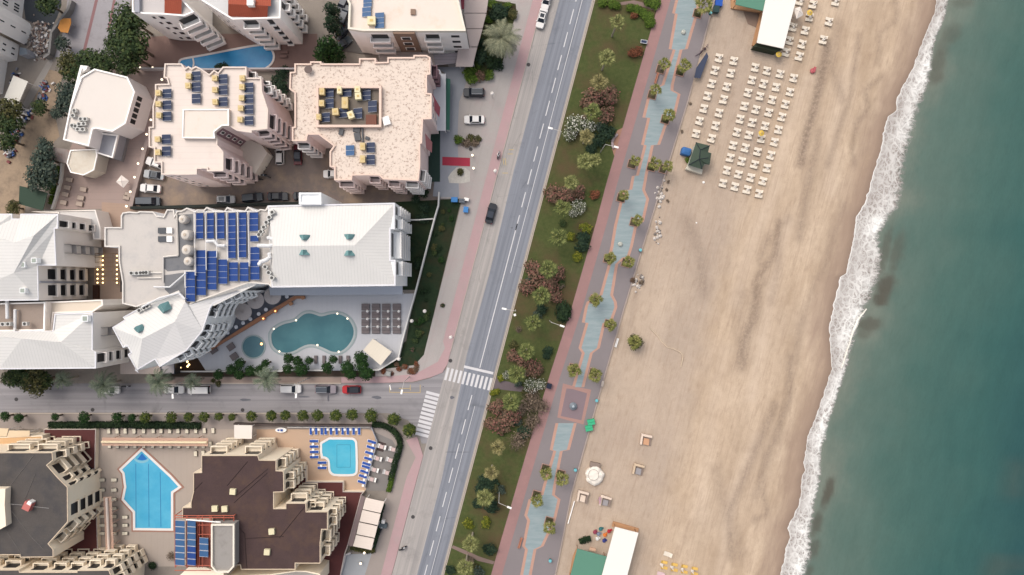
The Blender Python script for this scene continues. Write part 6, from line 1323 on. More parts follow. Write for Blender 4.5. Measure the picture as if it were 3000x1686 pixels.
bin_('blue container behind the topmost promenade palm',515,40,M('container_deep_blue',(34,88,180),.6),(2000,0),1.4,1.4,-.1,1); bin_('dark green container below the blue one at the top promenade edge',478,130,M('container_dark_green',(38,66,66),.6),(2000,0),1.2,1.4,-.1,1); bin_('navy container where the pink path meets the white flowering bush',525,1120,M('container_navy',(28,36,58),.6),(1500,900),1.0,1.1,-.3,2)
CY=M('bin_cyan',(120,196,204),.6)
for i,(o_,x,y) in enumerate((((2000,0),398,182),((1400,650),2298,402),((1500,900),1198,1325),((1300,1150),1862,1100),((1300,1386),1505,1245))):
    X,Y=P(*T1(*o_,x,y),.9); t_=thing('litter_bin',f'turquoise round litter bin, {ORD[i]} from the top along the promenade edge','bin',(X,Y,.12),0,'turquoise litter bins'); MB().lathe(0,0,[(.26,0),(.32,.85)],12).build('tub',M('bin_teal_dark',(40,110,120),.6),t_,local=True); MB().cyl(0,0,.852,.95,.36,.3,12).build('lid',CY,t_,local=True)
def bench(label,x,y,o,rz,m,L=1.7):
    X,Y=P(*T1(*o,x,y),.5); t_=thing('bench',label,'bench',(X,Y,.12),rz); MB().box(0,0,.4,.46,L,.45).build('seat',m,t_,local=True); MB().box(0,.22,.462,.85,L,.06).build('backrest',m,t_,local=True)
    for u in (-1,1): MB().box(u*L*.4,0,0,.398,.08,.4).build('leg',M('leg_dark',(60,60,64),.5),t_,local=True)
bench('white bench on the promenade edge beside the lone beach palm',1480,505,(1500,900),math.radians(73),WHITE,2.0); bench('white bench on the promenade edge below the palms at the plaza',1280,1085,(1500,900),math.radians(76),M('bench_cream',(230,214,200),.7),1.2)
BO=M('bench_orange',(206,140,112),.7)
for i,(o_,x,y) in enumerate((((1600,0),1560,1110),((1300,1386),1080,990))): bench(f'orange slatted bench on the promenade, {["upper one near the boardwalk narrowing","lower one beside the wide cyan block"][i]}',x,y,o_,math.radians(73),BO,2.4)
b=MB(); A=P(*T1(2000,0,340,745),1.3);B=P(*T1(2000,0,195,940),1.3)
t_=thing('dark_awning','long navy awning strip on the beach edge above the first loungers','awning',(*P(*T1(2000,0,250,960)),0)); MB().prism(ccw(W(T(2000,0,'340,745 365,800 250,1110 165,1100 195,960'),1.2)),1.1,1.2).build('cloth',M('awning_navy',(62,70,92),.7,.12,.5),t_)
for x,y in ((345,770),(240,1095),(180,1090)):
    X,Y=P(*T1(2000,0,x,y),1.1); MB().bar((X,Y,0),(X,Y,1.095),.05,6).build('post',WHITE,t_)
t_=thing('bicycle_rack','tangled rack of parked bicycles at the promenade edge above the navy awning','rack',(*P(*T1(2000,0,275,740)),.12))
for k in range(6):
    X,Y=P(*T1(2000,0,225+22*k,770-20*k),.5); b=MB(); a=.5+k*.1; dx,dy=math.cos(a)*.5,math.sin(a)*.5
    for s in (-1,1):
        for q in range(12): u,v=2*PI*q/12,2*PI*(q+1)/12; b.bar((X+s*dx+.32*math.cos(u)*math.cos(a),Y+s*dy+.32*math.cos(u)*math.sin(a),.46+.32*math.sin(u)),(X+s*dx+.32*math.cos(v)*math.cos(a),Y+s*dy+.32*math.cos(v)*math.sin(a),.46+.32*math.sin(v)),.03,4)
    b.bar((X-dx,Y-dy,.46),(X,Y,.8),.03,4); b.bar((X,Y,.8),(X+dx,Y+dy,.46),.03,4); b.bar((X+dx*.7-dy*.5,Y+dy*.7+dx*.5,1.0),(X+dx*.7+dy*.5,Y+dy*.7-dx*.5,1.0),.03,4)
    b.build('bicycle',M('bike_dark',(84,62,78),.6),t_)
cl=[(1690,845,'maroon',(150,64,84)),(1770,800,'teal',(60,120,120)),(1890,830,'crimson',(186,44,56)),(1830,885,'orange',(230,130,60)),(1725,935,'white',(230,228,222)),(1820,965,'indigo',(60,66,130)),(1740,870,'grey blue',(130,140,156))]
for x,y,nm,rgb in cl:
    X,Y=P(*T1(1600,1386,x-1000,y),.5)
    b=MB(); a=random.uniform(0,3); b.lathe(0,0,[(.38,0),(.42,.4),(.3,.6)],8); b.box(.35,.2,0,.3,.7,.35,a); tag(b.build('beach_gear',M('gear_'+nm.replace(' ','_'),rgb,.7,.1)),f'{nm} coloured bundle of beach gear in the pile beside the bottom white roof','gear','beach gear pile').location=(X,Y,0)
o=MB().box(*P(*T1(1600,1386,660,1085),.4),.0,.45,1.3,.6,-.25).build('wooden_crate',M('crate_pine',(226,186,158),.8)); tag(o,'pale timber crate just above the bottom green roof','crate')
b=MB(); A=P(*T1(1600,1386,400,400),.4);B=P(*T1(1600,1386,310,720),.4); b.bar((*A,.4),(*B,.3),.12,6); tag(b.build('beam',WHITE),'long white pole lying along the lower promenade edge','pole')
b=MB(); X,Y=P(*T1(2000,0,1845,1000),.5); b.lathe(X,Y,[(.1,.0),(.55,.15),(.6,.35),(.2,.5)],10); b.box(X+.3,Y+.2,.3,.6,.5,1.2,-.3); tag(b.build('pedal_boat',M('boat_red',(190,96,100),.6)),'small red and white pedal boat alone on the sand right of the loungers','boat')
# fountain, cabinets, solar hatch
t_=thing('fountain','grey domed drinking fountain on the promenade plaza','fountain',(*P(*T1(1300,1150,1832,200),.8),.14)); MB().lathe(0,0,[(.8,0),(.85,.4),(.5,.7),(.15,.85)],18).build('basin',M('fountain_stone',(128,136,144),.5,.15,.8),t_,local=True); MB().lathe(0,0,[(.12,.85),(.3,1.0),(.05,1.3)],10).build('spout',M('fountain_cap',(190,204,210),.4),t_,local=True)
for i,(o_,x,y) in enumerate((((1600,0),1945,455),((1400,650),2015,318))):
    X,Y=P(*T1(*o_,x,y),.4); b=MB(); b.lathe(0,0,[(.55,0),(.5,.3),(.25,.5)],12); tag(b.build('stone_feature',M('feature_stone',(196,196,184),.7,.15,1)),f'pale stone feature on the cyan path, {["upper","middle"][i]} one','sculpture').location=(X,Y,.13)
t_=thing('info_board','small framed panel on the lawn beside the pink path','panel',(*P(*T1(1600,0,1382,595),.6),.11),-.15); MB().box(0,0,.6,.66,1.45,.8).build('frame',FR,t_,local=True); MB().box(0,0,.662,.68,1.2,.58).build('panel',SOL,t_,local=True); b=MB(); [b.box(u*.6,0,0,.598,.06,.06) for u in (-1,1)]; b.build('leg',FR,t_,local=True)
X,Y=P(*T1(800,850,1628,1185),1); t_=thing('utility_cabinet','square grey utility cabinet in the bed below the square canopy','cabinet',(X,Y,.06),-.15); MB().box(0,0,0,1.0,1.1,1.1).build('casing',M('cabinet_grey',(150,150,146),.6),t_,local=True); MB().box(0,0,1.002,1.06,.85,.85).build('lid',M('cabinet_lid',(168,168,164),.6),t_,local=True)
t_=thing('sun_sail','jet-ski shaped white and blue float on the peach terrace','float',(*P(*T1(800,1100,120,770)),.07)); b=MB(); b.prism([(1.25*math.cos(a)*1.0,.55*math.sin(a)) for a in [2*PI*k/16 for k in range(16)]],0,.4); b.build('hull',WHITE,t_,local=True); MB().box(.2,0,.402,.6,.5,.4).build('seat',BLm,t_,local=True); MB().box(-.5,0,.402,.55,.4,.3).build('seat',BLm,t_,local=True)
# ================= VEGETATION
BARK=M('bark',(112,98,84),.95,.2,1.5); PBARK=M('palm_bark',(176,164,146),.95,.2,2)
L_ORANGE=leafmat('leaf_orange_tree',(42,58,26),(76,92,38),(128,134,58)); L_CLIP=leafmat('leaf_clipped',(28,50,26),(44,74,32),(66,98,42))
L_DARK=leafmat('leaf_dark_tree',(38,54,32),(66,84,46),(100,110,62)); L_BLUE=leafmat('leaf_blue_green',(44,58,52),(72,86,76),(112,120,100)); L_OLIVE=leafmat('leaf_olive',(56,60,36),(86,86,50),(120,112,66))
L_FAN=leafmat('leaf_fan_palm',(92,98,56),(142,144,88),(178,174,116)); L_FANS=leafmat('leaf_small_palm',(92,98,46),(138,138,76),(176,166,104)); L_DATE=leafmat('leaf_date_palm',(112,118,96),(160,162,134),(186,180,146)); L_DATED=leafmat('leaf_street_palm',(86,100,84),(128,140,116),(160,164,136))
L_RED=leafmat('leaf_red_bush',(78,70,54),(124,100,80),(164,122,104)); L_WHITE=leafmat('leaf_white_bush',(62,72,50),(108,114,84),(146,150,118)); L_YEL=leafmat('leaf_yellow_bush',(70,84,26),(128,132,42),(172,164,60)); L_BARE=leafmat('leaf_bare_bush',(92,80,68),(134,116,100),(164,144,122)); L_HEDGE=leafmat('leaf_hedge',(26,42,28),(42,62,36),(60,80,44)); L_DGREEN=leafmat('leaf_deep_green',(28,46,34),(46,66,48),(70,88,60)); L_BRIGHT=leafmat('leaf_bright',(54,76,24),(88,112,36),(120,142,56)); L_RUST=leafmat('leaf_rust',(90,58,40),(134,80,56),(160,96,70))
F_RED=leafmat('flower_red',(156,92,92),(178,112,108)); F_WHITE=leafmat('flower_white',(224,220,202),(240,238,226)); F_PINK=leafmat('flower_pink',(200,110,140),(214,130,156))
rnd=random.Random(11)
def rdir(up=0.0):
    while True:
        v=Vector((rnd.uniform(-1,1),rnd.uniform(-1,1),rnd.uniform(-1,1)))
        if .1<v.length<1: v.normalize(); v.z+=up; return v.normalized()
def leafq(b,p,n,s,asp=.6):
    u=n.cross(Vector((rnd.uniform(-1,1),rnd.uniform(-1,1),.3))).normalized(); w_=n.cross(u)
    b.face([p-u*s,p-w_*s*asp,p+u*s,p+w_*s*asp])
def crown(lobes,n,s,up=.5,flat=.75):
    """leaf clumps spread through lobes (centre, radius)"""
    b=MB(); tot=sum(r*r for _,r in lobes)
    for c,r in lobes:
        for _ in range(int(n*r*r/tot)):
            d=rdir(.15); k=rnd.uniform(.55,1.04); p=Vector((c[0]+d.x*r*k,c[1]+d.y*r*k,c[2]+d.z*r*k*flat))
            leafq(b,p,(d+rdir()*.7+Vector((0,0,up))).normalized(),s*rnd.uniform(.6,1.35))
    return b
def lobeset(k,spread=.55,r0=.42,r1=.62):
    L=[((0,0,.1),.6)]
    for i in range(k):
        a=2*PI*i/k+rnd.uniform(-.3,.3); d=spread*rnd.uniform(.7,1.15); L.append(((d*math.cos(a),d*math.sin(a),rnd.uniform(-.25,.25)),rnd.uniform(r0,r1)))
    return L
ROUND=[crown([((0,0,0),1.0)],420,.13).mesh for _ in range(3)]
def proto(kind,m,_c={}):
    key=(kind,m.name); 
    if key not in _c:
        out=[]
        for v in range(3):
            if kind=='round': b=crown([((0,0,0),.92),((rnd.uniform(-.2,.2),rnd.uniform(-.2,.2),.15),.8)],620,.125)
            elif kind=='tree': b=crown(lobeset(7),900,.105)
            elif kind=='bush': b=crown(lobeset(6,.5,.35,.55),420,.13)
            elif kind=='flower': 
                b=MB()
                for _ in range(150 if m is F_WHITE else 46):
                    d=rdir(.9); a=rnd.uniform(0,2*PI); q=rnd.uniform(0,.85)**.6
                    leafq(b,Vector((q*math.cos(a),q*math.sin(a),.72*math.sqrt(max(0,1-q*q))+rnd.uniform(-.1,.15))),d,.05*rnd.uniform(.6,1.4),.8)
            elif kind=='bare':
                b=crown(lobeset(6,.5,.35,.6),260,.09)
                for _ in range(90):
                    a=rnd.uniform(0,2*PI); e=rnd.uniform(.15,1.2); q=rnd.uniform(.5,1.05); t_=Vector((math.cos(a)*math.cos(e),math.sin(a)*math.cos(e),math.sin(e)*.8))
                    o_=t_*rnd.uniform(0,.4)+Vector((0,0,-.4)); b.bar(o_,o_+t_*q,.016,3,r2=.006,cap=False)
            elif kind=='cyp': b=crown([((0,0,.0),.8),((.25,.1,-.6),.75),((-.2,-.15,-.9),.8),((.05,-.2,.5),.55)],760,.12)
            out.append(b.mesh(kind+'_foliage',[m]))
        _c[key]=out
    return rnd.choice(_c[key])
TRK={}
def trunk_me(h,r,m,lean=0):
    b=MB(); p=Vector((0,0,0)); k=5
    for i in range(k):
        q=Vector((lean*((i+1)/k)**2,0,h*(i+1)/k)); b.bar(p,q,r*(1.25-.5*i/k),8,0,r*(1.25-.5*(i+1)/k)); p=q
    if m is BARK:
        for j in range(4):
            a=j*1.57+.4; b.bar((0,0,h*.75),(math.cos(a)*h*.22,math.sin(a)*h*.22,h*1.12),r*.5,5,0,r*.2)
    return b.mesh('trunk',[m])
def tree(label,x,y,r,h,kind,m,group,cat='tree',name='broadleaf_tree',sx=1.0,sz=.9):
    X,Y=P(x,y,h+r*.3); t_=thing(name,label,cat,(X,Y,0),rnd.uniform(0,6),group)
    k=round(h*2)/2; me=TRK.get((k,)) or TRK.setdefault((k,),trunk_me(k,.14+.012*k,BARK)); put('trunk',me,t_,True)
    c=put('crown',proto(kind,m),t_,True); c.location=(0,0,h); c.scale=(r*sx,r/sx,r*sz); return t_
def bush(label,x,y,r,m,group,kind='bush',fl=None,name='bush',h=None,sx=1.0,rot=None):
    h=h if h is not None else r*.7; r*=1.08; X,Y=P(x,y,h); o=put(name,proto(kind,m),None,loc=(X,Y,h*.75+.05),rz=rnd.uniform(0,6) if rot is None else rot); o.scale=(r*sx,r/sx,h); tag(o,label,'bush' if name!='hedge' else 'hedge',group)
    if fl: f=put('flowers',proto('flower',fl),o,True); f.rotation_euler=(0,0,rnd.uniform(0,6))
    return o
def fan_palm_me(nf,blade,seg,m,droop=.25):
    """crown of palmate fans, unit radius"""
    b=MB()
    for i in range(nf):
        a=2*PI*i/nf*1.0+rnd.uniform(-.18,.18); lay=i%3; el=[.12,.45,.85][lay]+rnd.uniform(-.1,.1); L=[1.0,.92,.66][lay]*rnd.uniform(.9,1.08)
        d=Vector((math.cos(a)*math.cos(el),math.sin(a)*math.cos(el),math.sin(el))); side=Vector((-math.sin(a),math.cos(a),0)); hub=d*(L*.42)
        b.bar((0,0,0),hub,.022,4,cap=False)
        up=side.cross(d)*-1
        for k in range(seg):
            t_=(k/(seg-1)-.5)*2*1.15; dd=(d*math.cos(t_)+side*math.sin(t_)); ln=L*blade*(1-.22*abs(t_))*rnd.uniform(.9,1.08)
            tip=hub+dd*ln-Vector((0,0,droop*ln*rnd.uniform(.7,1.5))); mid=hub+dd*ln*.62+Vector((0,0,.02)); w_=.052; sv=dd.cross(Vector((0,0,1))).normalized()*w_
            b.face([hub-sv*.3,mid-sv,tip,mid+sv]); b.face([hub+sv*.3,hub-sv*.3,mid+sv])
    return b.mesh('fronds',[m])
FANS={}
def palm(label,x,y,r,h,kind,group,name='fan_palm'):
    if kind not in FANS:
        if kind=='big': FANS[kind]=[fan_palm_me(15,.6,9,L_FAN) for _ in range(2)]+[fan_palm_me(13,.66,9,leafmat('leaf_fan_green',(74,84,46),(120,128,72),(158,158,96)),.35) for _ in range(2)]+[fan_palm_me(17,.55,8,leafmat('leaf_fan_dry',(100,96,62),(150,142,92),(184,170,120)),.15)]
        elif kind=='small': FANS[kind]=[fan_palm_me(11,.62,8,L_FANS) for _ in range(4)]
        else: FANS[kind]=[date_me(54 if kind=='date' else 34,L_DATE if kind=='date' else L_DATED) for _ in range(2)]
    X,Y=P(x,y,h); t_=thing(name,label,'palm tree',(X,Y,.1),rnd.uniform(0,6),group); k=round(h*2)/2
    me=TRK.get((k,'p')) or TRK.setdefault((k,'p'),trunk_me(k,.17,PBARK)); put('trunk',me,t_,True)
    c=put('crown',rnd.choice(FANS[kind]),t_,True); c.location=(0,0,k); c.scale=(r,r,r); return t_
def date_me(nf,m):
    b=MB()
    for i in range(nf):
        a=i*2.39996+rnd.uniform(-.1,.1); e0=rnd.choice((.2,.5,.8,1.15))+rnd.uniform(-.1,.1); L=rnd.uniform(.88,1.1); n=16; p=Vector((0,0,0)); pts=[]; e=e0
        for k in range(n+1):
            pts.append(p.copy()); p=p+Vector((math.cos(a)*math.cos(e),math.sin(a)*math.cos(e),math.sin(e)))*(L*1.12/n); e-=.115*(1+.2*rnd.random())
        side=Vector((-math.sin(a),math.cos(a),0))
        for k in range(1,n):
            q=pts[k]; d=(pts[k+1]-pts[k-1]).normalized(); ln=.2*math.sin(PI*min(1,(k+1.5)/(n+1)))+.03
            for s in (-1,1):
                for f in (0,.5):
                    o_=q+d*(f*L/n); tip=o_+(side*s*.85+d*.75).normalized()*ln-Vector((0,0,ln*.25)); b.face([o_-d*.012,o_+d*.012,tip])
        for k in range(n): b.bar(pts[k],pts[k+1],.013*(1-k/n)+.004,3,cap=False)
    return b.mesh('fronds',[m])
# --- green strip palms
gp_=[(1553,57,8),(1527,146,8),(1508,208,7),(1490,283,6.5),(1475,345,6.5),(1472,407,6),(1437,460,6),(1415,525,6),(1405,598,6),(1380,678,6.5),(1362,745,6.5),(1342,812,6),(1325,885,6),(1300,942,6),(1286,1012,6),(1253,1126,6),(1236,1190,6),(1220,1252,6.5),(1185,1368,6.5),(1170,1428,7)]
for i,(x,y,h) in enumerate(gp_): palm(f'yellow green fan palm on the green strip, {ORD[i]} from the top',*Dd(x,y),2.05*rnd.uniform(.92,1.1),h,'big','fan palms on the green strip')
palm('paler fan palm half overlapping the sixth one on the green strip',*Dd(1497,403),1.7,6,'big','fan palms on the green strip')
pp_=[(1770,12,1.9),(1672,160,1.25),(1722,166,1.45),(1650,226,1.25),(1684,290,1.35),(1598,405,1.15),(1648,412,1.4),(1680,418,1.2),(1570,492,1.1),(1604,555,1.15),(1536,650,1.3),(1582,660,1.3),(1500,755,1.35),(1537,818,1.3),(1445,932,1.5),(1498,944,1.45),(1374,1192,1.3),(1413,1206,1.4),(1351,1260,1.3),(1384,1328,1.35)]
PLM=M('planter_soil',(86,76,58),.95,.2,1)
for i,(x,y,r) in enumerate(pp_):
    h=4.2 if i else 5; q=Dd(x,y); palm(f'small fan palm in a promenade planter, {ORD[i]} from the top',*q,r*1.3,h,'small','small palms on the promenade')
    X,Y=P(*q,h); t_=thing('tree_planter',f'square orange-edged planter at the foot of the {ORD[i]} promenade palm from the top','planter',(X,Y,.13),math.radians(-15),'square planters on the promenade')
    MB().ring([(-.95,-.95),(.95,-.95),(.95,.95),(-.95,.95)],[(-.86,-.86),(.86,-.86),(.86,.86),(-.86,.86)],0,.2).build('border',PO,t_,local=True); MB().box(0,0,.0,.15,1.58,1.58).build('soil',PLM,t_,local=True)
    if i%2==0 or i>9:
        f=put('shrub',proto('round',L_OLIVE),t_,True); f.location=(0,0,.4); f.scale=(.78,.78,.45)
palm('lone palm with full round crown standing on the open sand',*Dd(1597,862),1.95,3.2,'small',None,'beach_palm')
o=put('palm_skirt',proto('tree',L_OLIVE),None,loc=(*P(*Dd(1597,862),2),1.9)); o.scale=(1.75,1.75,.9); tag(o,'dense green undergrowth ring beneath the lone beach palm','bush')
palm('huge grey green date palm in the bed beside the top pavement',*T1(1200,0,1300,550),4.5,6.5,'date',None,'date_palm')
for i,(o_,x,y,r) in enumerate((((0,1100),900,60,2.3),((0,1100),1480,130,3.3),((400,850),330,1300,3.2),((400,850),800,1290,2.1),((400,850),1850,1255,3.1))):
    palm(f'grey green street palm, {ORD[i]} from the left along the top of the side street',*T1(*o_,x,y),r,6 if i not in (0,3) else 5,'street','street palms along the side street','date_palm')
# --- clipped round trees along the side street
st_=[((0,1100),55,590,75),((0,1100),245,605,75),((0,1100),765,590,60),((0,1100),1170,595,90),((0,1100),1650,605,85),((0,1100),1850,605,65),((0,1100),2045,600,90),((400,1100),470,600,90),((400,1100),720,600,78),((400,1100),935,600,84),((400,1100),1150,590,68),((400,1100),1340,590,62),((400,1100),1615,590,86),((400,1100),1890,580,88),((400,1100),2090,575,84),((800,1100),410,585,92),((800,1100),615,575,92),((800,1100),875,580,96),((800,1100),1105,565,94),((800,1100),1375,570,106),((800,1100),1710,625,102),((800,1100),1915,785,108)]
for i,(o_,x,y,r) in enumerate(st_): tree(f'round clipped street tree, {ORD[i]} from the left along the lower kerb of the side street',*T1(*o_,x,y),r/4.826*S*1.02,2.6,'round',L_ORANGE if i>5 else L_CLIP,'round street trees','tree','street_tree',1,.85)
ht=[((400,850),1150,1195,80),((400,850),1335,1130,88),((400,850),1450,1040,84),((400,850),1440,1190,82),((400,850),1605,1150,90),((400,850),1740,1130,72),((400,850),1820,1040,68),((800,850),200,1120,82),((800,850),210,975,84),((800,850),330,1010,80),((800,850),400,1130,108),((800,850),500,1000,66),((800,850),760,1110,92),((800,850),840,985,70),((800,850),1050,1100,112),((800,850),1090,1200,90),((800,850),1230,960,108),((800,850),1250,1080,100),((800,850),1310,1190,110)]
for i,(o_,x,y,r) in enumerate(ht): tree(f'deep green clipped tree, {ORD[i]} from the left between pool terrace and side street',*T1(*o_,x,y),r/4.826*S*1.02,3,'round',L_CLIP,'clipped trees of the hotel terrace','tree','clipped_tree',1,.9)
# --- tall trees upper left
bt=[((0,0),1780,230,230,9,'tree',L_DARK),((0,0),1690,420,210,9,'tree',L_DARK),((0,0),1800,560,230,9,'tree',L_DARK),((0,0),1590,620,170,8,'tree',L_DARK),((0,0),1830,760,190,7,'tree',L_DARK),((0,0),1200,840,190,5,'tree',L_DARK),((0,0),1420,860,190,5,'tree',L_DARK),((0,0),930,880,170,5,'tree',L_OLIVE),((0,0),1750,900,180,5,'tree',L_DARK),((0,0),980,1010,150,5,'tree',L_DARK),((0,0),1130,1010,150,5,'tree',L_DARK),((0,200),930,330,160,5,'tree',L_BLUE),((0,200),900,470,150,5,'tree',L_BLUE),((0,200),800,620,110,4,'tree',L_BLUE),((0,200),90,590,190,5,'tree',L_OLIVE),((0,200),60,760,180,5,'tree',L_DARK),((0,200),60,1010,150,5,'tree',L_DARK),((0,200),530,540,120,3,'tree',L_DARK),((0,200),600,1080,110,4,'tree',L_BLUE),((0,200),560,1260,190,5,'tree',L_BLUE),((0,400),560,470,210,5,'tree',L_BLUE),((0,400),460,620,150,4,'tree',L_BLUE),((0,400),650,640,130,4,'tree',L_DGREEN),((0,400),160,1000,115,3,'tree',L_OLIVE),((0,0),850,600,110,3,'tree',L_BLUE),((0,0),620,20,170,5,'tree',L_DARK)]
for i,(o_,x,y,r,h,k,m) in enumerate(bt): tree(f'{"dark" if m in (L_DARK,L_DGREEN) else "blue grey" if m is L_BLUE else "olive"} broadleaf tree in the upper left yards, {ORD[i] if i<26 else "last"} counting downwards',*T1(*o_,x,y),r/4.826*S,h,k,m,'broadleaf trees in the upper left yards')
dt=[((800,0),800,130,130,7),((800,0),800,330,130,7),((800,0),760,620,170,7),((800,0),680,740,150,7),((800,0),860,760,120,6)]
for i,(o_,x,y,r,h) in enumerate(dt): tree(f'dark conical evergreen, {ORD[i]} down from the top edge beside the shaded car yard',*T1(*o_,x,y),r/4.826*S,h,'cyp',L_DGREEN if i<2 else L_CLIP,'dark evergreens by the pool court','tree','evergreen_tree',1,1.5)
for i,(x,y,r) in enumerate(((120,40,150),(330,60,160),(480,110,190),(590,60,130),(220,-40,120))): tree(f'dense olive green tree, {ORD[i]} one below the lower left hotel wing at the side street',*T1(0,1100,x,y),r/4.826*S,4.5,'tree',L_OLIVE if i in (2,) else L_DARK,'trees below the lower left hotel wing')
# --- shrubs on the green strip
def bl(lst,fmt,m,group,fl=None,kind='bush',name='bush',h=None):
    for i,(o_,x,y,r) in enumerate(lst): bush(fmt.format(ORD[i] if i<26 else str(i)),*T1(*o_,x,y),r/4.826*S*1.08,m,group,kind,fl if (fl and i%1==0) else None,name,h)
bl([((1600,250),680,200,170),((1600,250),900,130,150),((1600,250),850,400,130),((1600,250),560,260,80),((1300,400),1560,800,140),((1300,400),1720,830,130),((1300,400),1900,790,110),((1400,650),760,650,120),((1400,650),860,780,150),((1400,650),700,930,120),((1400,650),1000,900,150),((1400,650),1150,720,110),((1400,650),1100,1060,110),((1200,900),1470,700,100),((1200,900),1620,770,120),((1200,900),1760,860,130),((1300,1150),740,220,130),((1300,1150),800,450,150),((1300,1150),650,450,90),((1300,1150),950,330,140)],'reddish flowering bush on the green strip, {} from the top',L_RED,'reddish bushes on the green strip',F_RED)
bl([((1600,250),420,560,150),((1600,250),330,700,100),((1600,250),600,570,110),((1300,400),1900,1000,110),((1300,400),1830,1080,70),((1200,900),1720,1110,110),((1200,900),1850,1090,80),((1200,900),1370,960,60)],'white flowering bush on the green strip, {} in order from the top',L_WHITE,'white flowering bushes on the green strip',F_WHITE)
bl([((1600,250),870,660,130),((1600,250),720,790,110),((1600,250),640,900,90),((1400,650),1500,220,100),((1400,650),1480,330,110),((1400,650),900,1240,90),((1200,900),1960,620,80),((1200,900),1930,690,60),((1300,1150),560,1260,90),((1300,1150),680,1300,100),((1300,1386),620,170,110),((1300,1386),500,230,80),((1300,1386),680,480,110),((1300,1386),470,440,80),((1300,1386),650,1090,105),((1300,1386),90,1380,80),((1300,1150),1120,560,100)],'dark green bush on the green strip, {} from the top',L_DGREEN,'dark bushes on the green strip')
bl([((1400,650),1520,80,85),((1400,650),1315,210,70),((1400,650),1410,490,78),((1200,900),1290,1010,55),((1200,900),1230,1200,50),((1300,1386),600,700,78),((1300,1386),350,740,80),((1300,1150),690,10,50)],'yellow green bush on the green strip, {} in order from the top',L_YEL,'yellow green bushes on the green strip')
bl([((1300,1150),1230,170,150),((1300,1150),1380,200,120),((1300,1150),1270,400,130),((1300,1150),1050,690,130),((1300,1150),1160,560,110),((1300,1150),1100,250,100),((1200,900),1540,320,50),((1200,900),1740,1250,110)],'bare twiggy brown bush beside the pink path, {} of the brown ones',L_BARE,'bare bushes on the green strip',None,'bare')
bl([((1600,0),1230,750,70),((1600,0),1300,720,80),((1300,400),2140,820,75),((1600,0),1250,220,60)],'rust red low bush on the green strip, {} one',L_RUST,'rust bushes on the green strip')
bush('dark trimmed oval hedge beside the pink path on the green strip',*T1(1400,650,1210,1270),2.2,L_HEDGE,None,'round',None,'hedge',1.2,.85,0)
for k,(x,y,r) in enumerate(((800,25,70),(930,50,70),(1000,75,60),(1190,110,60),(1290,140,70),(1380,185,65),(1450,230,75),(1470,320,75),(1530,30,90),(1450,20,70))):
    bush(f'bright green hedge clump, {ORD[k]} along the curved path at the top of the green strip',*T1(1600,0,x,y),r/4.826*S*1.1,L_BRIGHT,'hedge clumps at the top path','round',None,'hedge',.8)
ex=random.Random(5)
exl=[]
for (cx_,cy_,n_,sp_) in ((1500,330,7,45),(1425,500,5,40),(1365,720,6,42),(1310,930,6,36),(1270,1060,6,40),(1235,1230,4,26),(1190,1400,4,26),(1460,600,3,20)):
    for _ in range(n_): exl.append((cx_+ex.gauss(0,sp_*.55)-0*1,cy_+ex.gauss(0,sp_*.7)))
exl=sorted([q for q in exl if kx(q[1]*1.1646)+20<q[0]*1.1646<pl(q[1]*1.1646)-18],key=lambda q:q[1])
cnt={}
for k,q in enumerate(exl):
    m=(L_OLIVE,L_DARK,L_BARE,L_OLIVE,L_BLUE)[k%5]; nm=('olive','dark','brown','olive','grey')[k%5]
    cnt[nm]=cnt.get(nm,-1)+1
    bush(f'small {nm} bush on the green strip, {ORD[cnt[nm]]} small one of that colour',*Dd(*q),ex.uniform(.8,1.5),m,'filler bushes on the green strip')
# --- bed with the huge date palm
for k,(x,y,r,m,nm) in enumerate(((1160,45,70,L_BRIGHT,'bright'),(1380,75,60,L_BRIGHT,'bright'),(1450,200,80,L_OLIVE,'olive'),(1110,275,60,L_BRIGHT,'bright'),(1280,160,130,L_DGREEN,'dark'),(1200,200,90,L_DGREEN,'dark'),(1010,620,70,L_DGREEN,'dark'),(1000,800,120,L_DGREEN,'dark'),(1180,860,120,L_HEDGE,'dark'),(970,920,55,L_BRIGHT,'bright'),(1160,900,52,L_BRIGHT,'bright'),(850,1020,95,L_BRIGHT,'bright'),(880,1110,90,L_BRIGHT,'bright'),(990,1060,90,L_RED,'reddish'),(1120,1060,80,L_BRIGHT,'bright'),(1250,930,80,L_DGREEN,'dark'))):
    bush(f'{nm} green shrub, {ORD[k]} down the bed around the huge date palm',*T1(1200,0,x,y),r/4.826*S*1.08,m,'shrubs around the huge date palm')
for k,(x,y,r,m,nm) in enumerate(((200,45,80,L_BRIGHT,'bright green'),(380,20,70,L_OLIVE,'olive'),(330,85,80,L_BARE,'brown'),(440,90,75,L_BARE,'brown'),(480,40,60,L_OLIVE,'olive'))): bush(f'{nm} shrub, {ORD[k]} in the pavement island above the red carpet',*T1(1300,400,x,y),r/4.826*S,m,'shrubs in the pavement island')
bush('small round shrub in the white pebble bed',*T1(1300,400,235,505),.85,L_OLIVE,None,'round')
